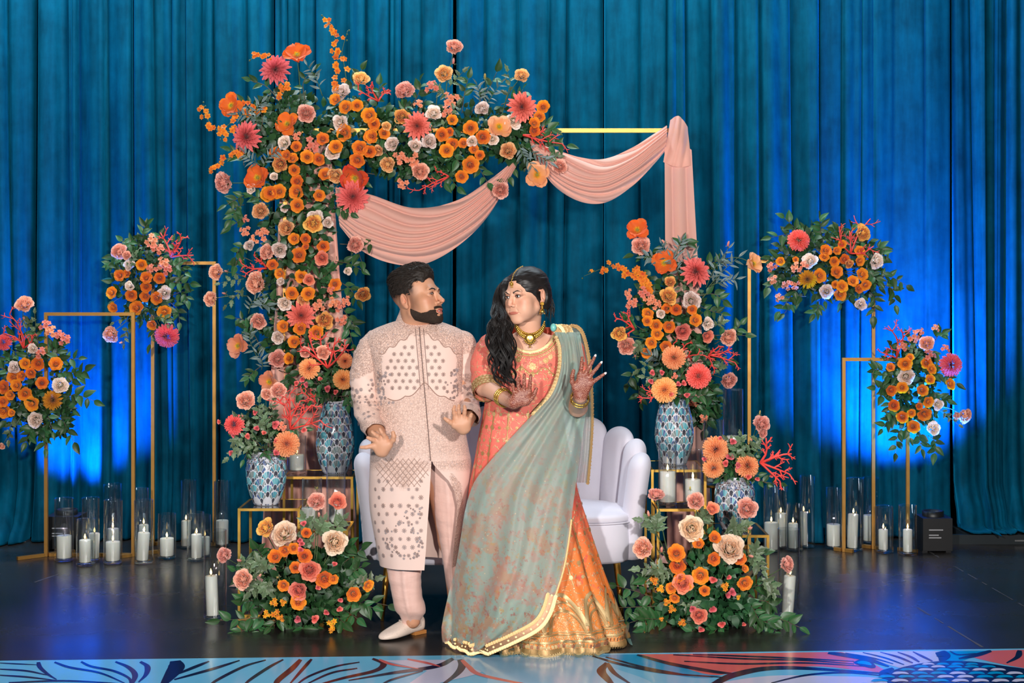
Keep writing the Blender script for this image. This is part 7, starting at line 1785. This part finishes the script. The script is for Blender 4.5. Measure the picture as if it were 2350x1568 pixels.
def gfold(th, z, p):
    d = max(0.0, min(1.0, (0.95 - z) / 0.95)); w = 0.021 * d ** 1.3 * math.sin(th * 11 + 1.2 * math.sin(th * 3 + z * 2)) + 0.008 * d * math.sin(th * 23 + z * 3) + 0.005 * noise.noise((p.x * 10, p.y * 10, p.z * 6))
    return Vector((math.cos(th) * w, math.sin(th) * w, 0))
gown = Loft([(752, 1160, 1274, 6.43, 0.060), (762, 1132, 1300, 6.43, 0.084), (778, 1114, 1318, 6.42, 0.100), (805, 1112, 1316, 6.42, 0.112), (840, 1116, 1308, 6.42, 0.130), (872, 1117, 1300, 6.415, 0.142), (915, 1113, 1294, 6.42, 0.136), (960, 1106, 1294, 6.43, 0.138), (1010, 1096, 1302, 6.44, 0.148), (1070, 1086, 1314, 6.45, 0.165), (1150, 1076, 1330, 6.45, 0.180), (1250, 1078, 1358, 6.45, 0.210), (1350, 1084, 1390, 6.45, 0.240), (1430, 1086, 1420, 6.45, 0.265), (1466, 1086, 1432, 6.45, 0.278)], 110, gfold, 220)
vs = []; uv = []; zs = np.linspace(gown.zs[0], gown.zs[-1], 190); NB = 240
for z in zs:
    for k in range(NB): vs.append(gown.at(float(z), 2 * PI * k / NB))
def neck_open(p):
    x, y = pxpy_(p); return p.y < 6.44 and ((x - 1216) / 58) ** 2 + ((y - 752) / 56) ** 2 < 1
def pxpy_(p): return 1175 + p.x * F / p.y, 650 + (CAMZ - p.z) * F / p.y
fs = [q for q in grid_faces(len(zs), NB, True) if not all(neck_open(vs[i]) for i in q)]
og = put('gown', new_mesh('gown', vs, fs), M_GOWN, BR.root)
def emb_mask2(o, fn):
    me = o.data; co = np.empty(len(me.vertices) * 3, np.float32); me.vertices.foreach_get('co', co); co = co.reshape(-1, 3); px = 1175 + co[:, 0] * F / co[:, 1]; py = 650 + (CAMZ - co[:, 2]) * F / co[:, 1]
    a = me.attributes.new('emb', 'FLOAT', 'POINT'); a.data.foreach_set('value', np.clip(fn(px, py, co), 0, 1).astype(np.float32))
def m_gown(px, py, co):
    z = co[:, 2]; th = np.arctan2(co[:, 1] - 6.46, co[:, 0] - 0.11)
    hem = (z < 0.085).astype(float); arc = 0.085 + 0.13 * np.sqrt(np.clip(1 - ((np.mod(th, 0.52) - 0.26) / 0.26) ** 2, 0, 1))
    band = (np.abs(z - arc) < 0.022) * 1.0 + (z < arc) * 0.45
    return np.maximum(np.maximum(hem, band * (z < 0.25)), ((np.abs(py - 806) < 10) & (z > 1.2)) * 0.7)
emb_mask2(og, m_gown)
# stitched gold work on the gown
CR = rgb(172, 126, 72); PALE = rgb(204, 170, 118); MAG = rgb(176, 30, 60)
ap = Appl()
pts = [gown.front(1216 + 58 * math.sin(a), 752 + 56 * math.cos(a), 0.003) for a in np.linspace(-1.25, 1.25, 50)]
ap.ribbon([p[0] for p in pts], [p[1] for p in pts], 0.012, PALE, 0.003)
for r_, n_, c_, sz in ((66, 44, CR, 0.005), (73, 34, PALE, 0.004)):
    for a in np.linspace(-1.1, 1.1, n_):
        p, n, z, th = gown.front(1216 + r_ * math.sin(a), 752 + (r_ - 2) * math.cos(a)); ap.bead(p, n, sz, c_)
for x, y, r_, c_ in [(1190, 826, 0.014, CR), (1222, 842, 0.018, PALE), (1252, 828, 0.014, CR), (1175, 838, 0.010, MAG), (1205, 836, 0.010, MAG), (1240, 846, 0.010, MAG), (1262, 838, 0.010, MAG), (1196, 846, 0.012, CR), (1170, 826, 0.010, CR), (1262, 820, 0.012, PALE), (1212, 824, 0.010, MAG), (1232, 824, 0.010, MAG), (1222, 858, 0.010, CR), (1248, 840, 0.010, MAG), (1184, 838, 0.008, MAG)]:
    p, n, z, th = gown.front(x, y); ap.flower(p, n, r_, c_, 8, rr.random(), 0.003, 0.6); ap.bead(p, n, r_ * 0.45, c_ if c_ != CR else PALE)
pts = [gown.front(x, 853 + 8 * math.cos((x - 1222) * 0.12), 0.003) for x in range(1168, 1276, 4)]; ap.ribbon([p[0] for p in pts], [p[1] for p in pts], 0.006, CR)
for x in range(1170, 1276, 9): p, n, z, th = gown.front(x, 856 + 8 * math.cos((x - 1222) * 0.12)); ap.bead(p, n, 0.005, PALE)
# vertical gold lines with sprigs down the panels
for k in range(14):
    th = -2.75 + k * 0.21
    zs2 = np.linspace(1.02, 0.28, 40); pt = [gown.at(float(z), th + 0.02 * math.sin(z * 9)) for z in zs2]; nm = [gown.normal(float(z), th) * (1 if gown.normal(float(z), th).y < 0 else -1) for z in zs2]
    if k % 2 == 0: ap.ribbon(pt, nm, [0.004 + 0.004 * max(0, math.sin(j * 0.9)) for j in range(40)], CR, 0.003)
    for j in range(1, 40, 3):
        ap.flower(pt[j], nm[j], 0.010 * rr.uniform(0.7, 1.2), PALE if j % 2 else CR, 6, rr.random(), 0.004, 0.5)
# hem arcs and bands
def hemline(fz, w, col, n=260, a0=-PI, a1=0.15, lift=0.004):
    pt = []; nm = []
    for a in np.linspace(a0, a1, n):
        z = fz(a); pt.append(gown.at(z, a)); q = gown.normal(z, a); c = Vector((math.cos(a), math.sin(a), 0)); nm.append(q if q.dot(c) > 0 else -q)
    ap.ribbon(pt, nm, w, col, lift); return pt, nm
for z0, w, c in ((0.022, 0.022, CR), (0.060, 0.010, PALE), (0.088, 0.008, CR), (0.098, 0.004, PALE)): hemline(lambda a: z0, w, c)
for k, (rad, w, c) in enumerate(((0.150, 0.016, PALE), (0.120, 0.010, CR), (0.085, 0.010, CR))): hemline(lambda a: 0.098 + rad * max(0.0, 1 - (((a % 0.52) - 0.26) / (0.26 - 0.02 * k)) ** 2) ** 0.5, w, c, 420)
for a in np.linspace(-PI, 0.1, 130):
    z = 0.004 + 0.006 * (rr.random()); p = gown.at(0.012, a); c = Vector((math.cos(a), math.sin(a), 0)); ap.flower(p, c, 0.010, PALE, 5, rr.random(), 0.002, 0.7)
for a in np.linspace(-PI, 0.1, 90):
    z = 0.042; p = gown.at(z, a); c = Vector((math.cos(a), math.sin(a), 0)); ap.flower(p, c, 0.009, lerp(CR, MAG, 0.6) if rr.random() < 0.5 else PALE, 6, rr.random(), 0.003, 0.5)
ap.put('gold_embroidery', M_ZARI, BR.root)
# sleeves
s1 = tube_sleeve([P(1150, 785, 6.42), P(1126, 796, 6.42), P(1114, 830, 6.385), P(1112, 870, 6.335), P(1118, 900, 6.28)], [0.040, 0.056, 0.061, 0.060, 0.056], 'sleeve', M_GOWN, BR.root, 36, 60, 0.004, 7); emb_mask2(s1, lambda px, py, co: (py > 880) * 0.95)
s2 = tube_sleeve([P(1285, 785, 6.42), P(1308, 796, 6.42), P(1318, 830, 6.41), P(1322, 880, 6.38), P(1326, 922, 6.34)], [0.040, 0.052, 0.055, 0.054, 0.050], 'sleeve', M_GOWN, BR.root, 36, 60, 0.004, 9); emb_mask2(s2, lambda px, py, co: (py > 895) * 0.95)
ap = Appl()
axs = (P(1118, 900, 6.28) - P(1112, 870, 6.335)).normalized(); qa = frame_to(axs)
for i in range(4):
    pts = []; nm = []; c0 = P(1118, 900, 6.28) - axs * (0.040 - 0.012 * i)
    for a in np.linspace(0, 2 * PI, 48): d = qa @ Vector((math.cos(a), math.sin(a), 0)); pts.append(c0 + d * 0.0585); nm.append(d)
    ap.ribbon(pts, nm, 0.010, CR if i % 2 else PALE, 0.002)
    for k in range(0, 48, 2): ap.flower(pts[k], nm[k], 0.006, PALE if i % 2 else CR, 6, k, 0.004, 0.6)
ap.put('sleeve_trim', M_ZARI, BR.root)

# sheer mint dupatta --------------------------------------------------------------
def sheer(name, base, alpha):
    t = NT(name); v = t.coord('Object'); sep = t.n('ShaderNodeSeparateXYZ'); t.l(v, sep.inputs[0]); z = sep.outputs['Z']
    col = t.mix(t.noise(v, 5, 4), base[0], base[1])
    low = t.ramp(z, [(0.25, 1), (0.95, 0.15)])
    for sc, th, c in ((11, 0.50, rgb(214, 142, 96)), (16, 0.56, rgb(204, 104, 92)), (23, 0.57, rgb(200, 164, 84)), (9, 0.54, rgb(206, 152, 140)), (34, 0.59, rgb(178, 62, 66)), (28, 0.60, rgb(222, 120, 60))):
        col = t.mix(t.math('MULTIPLY', t.ramp(t.noise(v, sc, 5, 0.68), [(th, 0), (th + 0.07, 0.62)]), low), col, c)
    g = t.ramp(t.voronoi(v, 34), [(0.06, 1), (0.10, 0)]); col = t.mix(t.math('MULTIPLY', g, 0.8), col, rgb(236, 220, 180))
    t.set(color=col, rough=0.45, spec=0.3, sheen=0.4, sheen_tint=(0.8, 1, 0.95)); t.bump(t.noise(v, 45, 4), 0.25, 0.003)
    tp = t.n('ShaderNodeBsdfTransparent'); tl = t.n('ShaderNodeBsdfTranslucent'); t.l(col, tl.inputs[0])
    m1 = t.n('ShaderNodeMixShader', inp={0: 0.25}); t.l(t.b.outputs[0], m1.inputs[1]); t.l(tl.outputs[0], m1.inputs[2])
    lw = t.n('ShaderNodeLayerWeight', inp={'Blend': 0.4}); fac = t.math('MULTIPLY_ADD', lw.outputs['Facing'], -0.25, 1 - alpha)
    m2 = t.n('ShaderNodeMixShader'); t.l(fac, m2.inputs[0]); t.l(m1.outputs[0], m2.inputs[1]); t.l(tp.outputs[0], m2.inputs[2]); t.l(m2.outputs[0], t.out.inputs[0]); return t.m
M_DUP = sheer('mint_organza', (rgb(142, 176, 164), rgb(182, 204, 192)), 0.74)
M_DUP2 = sheer('sheer_organza', (rgb(150, 150, 128), rgb(176, 186, 164)), 0.45)
rows = [(762, 1272, 1330), (800, 1284, 1336), (850, 1282, 1346), (900, 1264, 1350), (940, 1232, 1345), (985, 1190, 1338), (1040, 1140, 1330), (1100, 1092, 1322), (1160, 1070, 1314), (1230, 1058, 1306), (1300, 1046, 1294), (1360, 1030, 1276), (1405, 1020, 1262), (1440, 1014, 1236), (1470, 1016, 1180), (1496, 1024, 1120)]
q = spline(rows, 90); nu = 90; vs = []; edge = []
zz = gown.zs[::-1]
for j in range(90):
    py, xl, xr = q[j]; v_ = j / 89
    for i in range(nu):
        u = i / (nu - 1); px = xl + (xr - xl) * u; pyy = py
        Y = 6.30
        for _ in range(4):
            z = CAMZ - (pyy - 650) * Y / F; g = lambda c: float(np.interp(z, zz, c[::-1])); k = g(gown.q[:, 3]) / F
            cx = ((g(gown.q[:, 1]) + g(gown.q[:, 2])) / 2 - 1175) * k; a = (g(gown.q[:, 2]) - g(gown.q[:, 1])) / 2 * k; x = (px - 1175) * Y / F; c = max(-1, min(1, (x - cx) / (a * 1.30)))
            b_ = g(gown.q[:, 4]); Y = g(gown.q[:, 3]) - (b_ + 0.044 + 0.035 * v_) * math.sqrt(max(0.02, 1 - c * c))
        fo = 0.018 * math.sin(u * 15 + 2.5 * math.sin(v_ * 3.0) + v_ * 2) * (0.45 + 0.6 * v_) + 0.005 * math.sin(u * 43 + v_ * 9 + 3 * noise.noise((u * 4, v_ * 4, 9.0))) * (1 - 0.4 * v_) + 0.024 * noise.noise((u * 4, v_ * 3, 2.0)) - 0.012
        p = P(px, pyy, Y); p.y += fo - 0.012; p.z = max(p.z, 0.010 + 0.004 * math.sin(u * 30)); vs.append(p)
dup = put('dupatta', new_mesh('dupatta', vs, grid_faces(90, nu)), M_DUP, BR.root)
# gold border along its lower edge and along the outer edge
ap = Appl(); MAR = rgb(140, 84, 66)
def border(pts, nm, w=0.040):
    for off, ww, c in ((0.0, w * 0.30, PALE), (w * 0.32, w * 0.36, MAR), (w * 0.64, w * 0.30, CR)):
        q_ = []
        for i, p in enumerate(pts):
            d = (pts[min(i + 1, len(pts) - 1)] - pts[max(i - 1, 0)]).normalized(); sd = d.cross(nm[i]).normalized()
            if sd.z < 0: sd = -sd
            q_.append(p + sd * off)
        ap.ribbon(q_, nm, ww, c, 0.014)
        for i in range(0, len(q_), 1 if c != MAR else 3): ap.flower(q_[i], nm[i], ww * (0.5 if c != MAR else 0.26), c if c != MAR else PALE, 5, rr.random() * 3, 0.017, 0.6)
low = [tuple(vs[j * nu + nu - 1]) for j in range(66, 90)] + [tuple(vs[89 * nu + i]) for i in range(nu - 6, -1, -6)]
seg_ = np.r_[0, np.cumsum(np.linalg.norm(np.diff(np.array(low), axis=0), axis=1))]; ss = np.linspace(0, seg_[-1], 64); bot = [Vector([float(np.interp(s_, seg_, np.array(low)[:, k])) for k in range(3)]) for s_ in ss]
border(bot, [Vector((0.05, -1, 0.25)).normalized()] * len(bot), 0.052)
rgt = [Vector(vs[j * nu + nu - 1]) for j in range(50, 68)]
ap.ribbon(rgt, [Vector((0, -1, 0))] * len(rgt), 0.008, CR, 0.004)
lft = [Vector(vs[j * nu]) for j in range(2, 26)]; ap.ribbon(lft, [Vector((-0.3, -1, 0))] * len(lft), 0.016, CR, 0.004)
for p in lft: ap.flower(p, Vector((-0.3, -1, 0)).normalized(), 0.009, PALE, 5, rr.random(), 0.006, 0.7)
# loose end of the cloth over the shoulder and arm
rows2 = [(748, 1266, 1304), (752, 1276, 1326), (775, 1286, 1340), (830, 1300, 1352), (900, 1312, 1357), (970, 1318, 1358), (1040, 1318, 1354), (1108, 1310, 1348)]
q2 = spline(rows2, 60); v2 = []
for j in range(60):
    py, xl, xr = q2[j]; t_ = j / 59
    for i in range(36):
        u = i / 35; Y = 6.44 - 0.11 * math.sin(min(1, t_ * 6) * PI / 2) * (1 - 0.6 * u) + 0.06 * (t_ - 0.2) + 0.014 * math.sin(u * 16 + t_ * 4)
        if j < 3: Y = 6.44 - 0.04 * j
        v2.append(P(xl + (xr - xl) * u, py, Y))
put('dupatta_end', new_mesh('dupatta_end', v2, grid_faces(60, 36)), M_DUP2, BR.root)
e2 = [Vector(v2[j * 36 + 35]) for j in range(2, 60)]; N2 = [Vector((0.3, -1, 0)).normalized()] * len(e2)
ap.ribbon(e2, N2, 0.014, CR, 0.004)
for p in e2: ap.flower(p, N2[0], 0.010, CR, 5, rr.random(), 0.005, 0.7)
for jj in (8, 20):
    e3 = [Vector(v2[j * 36 + jj]) for j in range(0, 22)]; ap.ribbon(e3, [Vector((0, -1, 0.1))] * len(e3), 0.012 if jj == 8 else 0.008, CR, 0.008)
    for p in e3: ap.flower(p, Vector((0, -1, 0.1)).normalized(), 0.008, PALE, 6, rr.random(), 0.010, 0.5)
ap.put('dupatta_border', M_ZARI, BR.root)
# shoulder brooch of pleats
mb = MB(); mb.ball(P(1270, 752, 6.34), (0.014, 0.014, 0.018), 10, 8); mb.put('mint_tassel', simple_mat('mint_bead', rgb(120, 196, 190), 0.35), BR.root)
ap = Appl()
for k in range(60): a = rr.uniform(0, 6.28); d = rr.random() ** 0.5; ap.flower(P(1292 + 20 * d * math.cos(a), 762 + 14 * d * math.sin(a), 6.335 + 0.02 * d * d), Vector((0.1, -1, 0.3)).normalized(), 0.010, CR if k % 3 else PALE, 6, a, 0.004, 0.6)
ap.put('shoulder_brooch', M_ZARI, BR.root)
# organza frills peeping out under the hem
t = NT('mint_frill'); c = t.mix(t.noise(t.coord(), 8), rgb(118, 160, 156), rgb(150, 188, 182)); t.set(color=c, rough=0.35); tp = t.n('ShaderNodeBsdfTransparent'); m1 = t.n('ShaderNodeMixShader', inp={0: 0.35}); t.l(t.b.outputs[0], m1.inputs[1]); t.l(tp.outputs[0], m1.inputs[2]); t.l(m1.outputs[0], t.out.inputs[0]); M_FRILL = t.m
def frill(x0, x1, Y0, waves, hgt, ph=0.0):
    nn = 90; vs = []; nj = 8
    for j in range(nj):
        w = j / (nj - 1)
        for i in range(nn):
            u = i / (nn - 1); a = u * waves * 2 * PI + ph; Y = Y0 + 0.13 * w
            px = x0 + (x1 - x0) * (u + 0.16 / waves * math.sin(2 * a)); z = 0.005 + hgt * (0.5 - 0.5 * math.cos(a)) ** 0.8 * (1 - 0.25 * w) * (0.75 + 0.25 * u)
            vs.append(((px - 1175) * Y0 / F, Y + 0.02 * math.sin(a), z))
    put('organza_frill', new_mesh('organza_frill', vs, grid_faces(nj, nn)), M_FRILL, BR.root)
frill(1172, 1246, 6.15, 2.0, 0.085, 0.4); frill(1284, 1376, 6.15, 2.0, 0.085, 0.0); frill(1080, 1180, 6.155, 2.5, 0.03); frill(1408, 1452, 6.36, 1.0, 0.12)

# jewellery --------------------------------------------------------------------
t = NT('yellow_gold'); t.set(color=t.mix(t.noise(t.coord(), 90), rgb(206, 150, 54), rgb(244, 204, 110)), metal=0.9, rough=0.28); M_JEWEL = t.m
M_PEARL = simple_mat('pearl', rgb(240, 232, 216), 0.2)
nk = thing_ = None
mb = MB(); cen = P(1214, 760, 6.345); pend = []
for i in range(25):
    a = -1.25 + 2.5 * i / 24; p = Vector((cen.x + 0.004 + 0.066 * math.sin(a), 6.385 - 0.094 * math.cos(a) * 0.85, P(0, 771 - 40 * (1 - math.cos(a)), 6.29).z)); pend.append(p)
    mb.ball(p + Vector((0, 0, 0.008)), 0.0042, 8, 6); mb.tube([p + Vector((0, 0, 0.006)), p + Vector((0, -0.003, -0.010))], [0.003, 0.0055], 7); mb.ball(p + Vector((0, -0.003, -0.013)), 0.0052, 8, 6)
mb.tube([p + Vector((0, 0.002, 0.008)) for p in pend], 0.003, 6)
c = pend[12] + Vector((0, -0.004, -0.012)); mb.lathe([(0.0005, 0.006), (0.012, 0.005), (0.020, 0.003), (0.022, 0), (0.0005, -0.002)], 24)
n0 = len(mb.v) - 24 * 5
mb.v[n0:] = [tuple(Matrix.Translation(c) @ Matrix.Rotation(PI / 2, 4, 'X') @ Vector(p)) for p in mb.v[n0:]]
for k in range(7): a = -1.2 + 2.4 * k / 6; mb.ball(c + Vector((0.023 * math.sin(a), 0, -0.023 * math.cos(a))), 0.0045, 8, 6)
mb.ball(c + Vector((0, 0, -0.034)), 0.005, 8, 6)
nl = mb.put('necklace', M_JEWEL, BR.root); mb = MB(); mb.ball(c + Vector((0, -0.006, 0)), 0.006, 10, 8); put('pearl', mb.mesh('pearl'), M_PEARL, nl, False)
# forehead pendant on its chain
mb = MB(); chain = [(0.0, 0.0, 0.129), (0.001, -0.035, 0.119), (0.001, -0.062, 0.100), (0.001, -0.079, 0.076)]
ch = [Mb @ Vector(p) for p in spline(chain, 14)]
for p in ch: mb.ball(p, 0.0026, 6, 5)
mb.tube(ch, 0.0012, 5)
hpB = head_prims(False); zc_ = 0.056; fy = head_y(hpB, 0.001, zc_) - 0.005
for a in np.linspace(0, 2 * PI, 14)[:-1]: mb.ball(Mb @ Vector((0.001 + 0.0095 * math.cos(a), fy, zc_ + 0.0095 * math.sin(a))), 0.0024, 6, 5)
mb.ball(Mb @ Vector((0.001, fy, zc_)), 0.0060, 8, 6); mb.tube([ch[-1], Mb @ Vector((0.001, fy, zc_ + 0.010))], 0.0015, 5)
for k in range(3): mb.ball(Mb @ Vector((0.001 + 0.006 * (k - 1), fy, zc_ - 0.015)), 0.0022, 6, 5)
mb.put('forehead_pendant', M_JEWEL, BR.root)
# earrings
for s in (1, -1):
    mb = MB(); e = Mb @ Vector((s * 0.082, 0.010, -0.040)) + Vector((0, -0.008, -0.004))
    for a in np.linspace(0, 2 * PI, 8)[:-1]: mb.ball(e + Vector((0.006 * math.cos(a), 0, 0.006 * math.sin(a))), 0.0034, 6, 5)
    mb.ball(e, 0.0045, 8, 6); mb.ball(e + Vector((0, 0, -0.014)), 0.0055, 8, 6)
    mb.lathe([(0.0010, 0.014), (0.006, 0.010), (0.0105, 0.002), (0.013, -0.006), (0.011, -0.006), (0.001, 0.0)], 16, e + Vector((0, 0, -0.032)))
    for a in np.linspace(0, 2 * PI, 9)[:-1]: mb.ball(e + Vector((0.011 * math.cos(a), 0.011 * math.sin(a), -0.042)), 0.0024, 6, 5)
    mb.put('earring', M_JEWEL, BR.root)
# bangles
def bangle(c, axis, r, n=30, w=0.0035, beads=True):
    q_ = frame_to(axis); mb = MB(); pts = [Vector(c) + q_ @ Vector((r * math.cos(a), r * math.sin(a), 0)) for a in np.linspace(0, 2 * PI, n + 1)]; mb.tube(pts, w, 7, caps=False)
    if beads:
        for p in pts[::2]: mb.ball(p, w * 1.25, 6, 5)
    mb.put('bangle', M_JEWEL, BR.root)
ax = (P(1178, 926, Yr) - P(1112, 888, 6.30)).normalized()
for k in range(3): bangle(P(1152 + 3.5 * k, 911 + 2 * k, 6.16 - 0.012 * k), ax, 0.036, w=0.003)
bangle(P(1331, 914, Yl + 0.03), Vector((0.1, -0.75, 0.65)), 0.037); bangle(P(1330, 919, Yl + 0.05), Vector((0.1, -0.75, 0.65)), 0.037, w=0.0028)
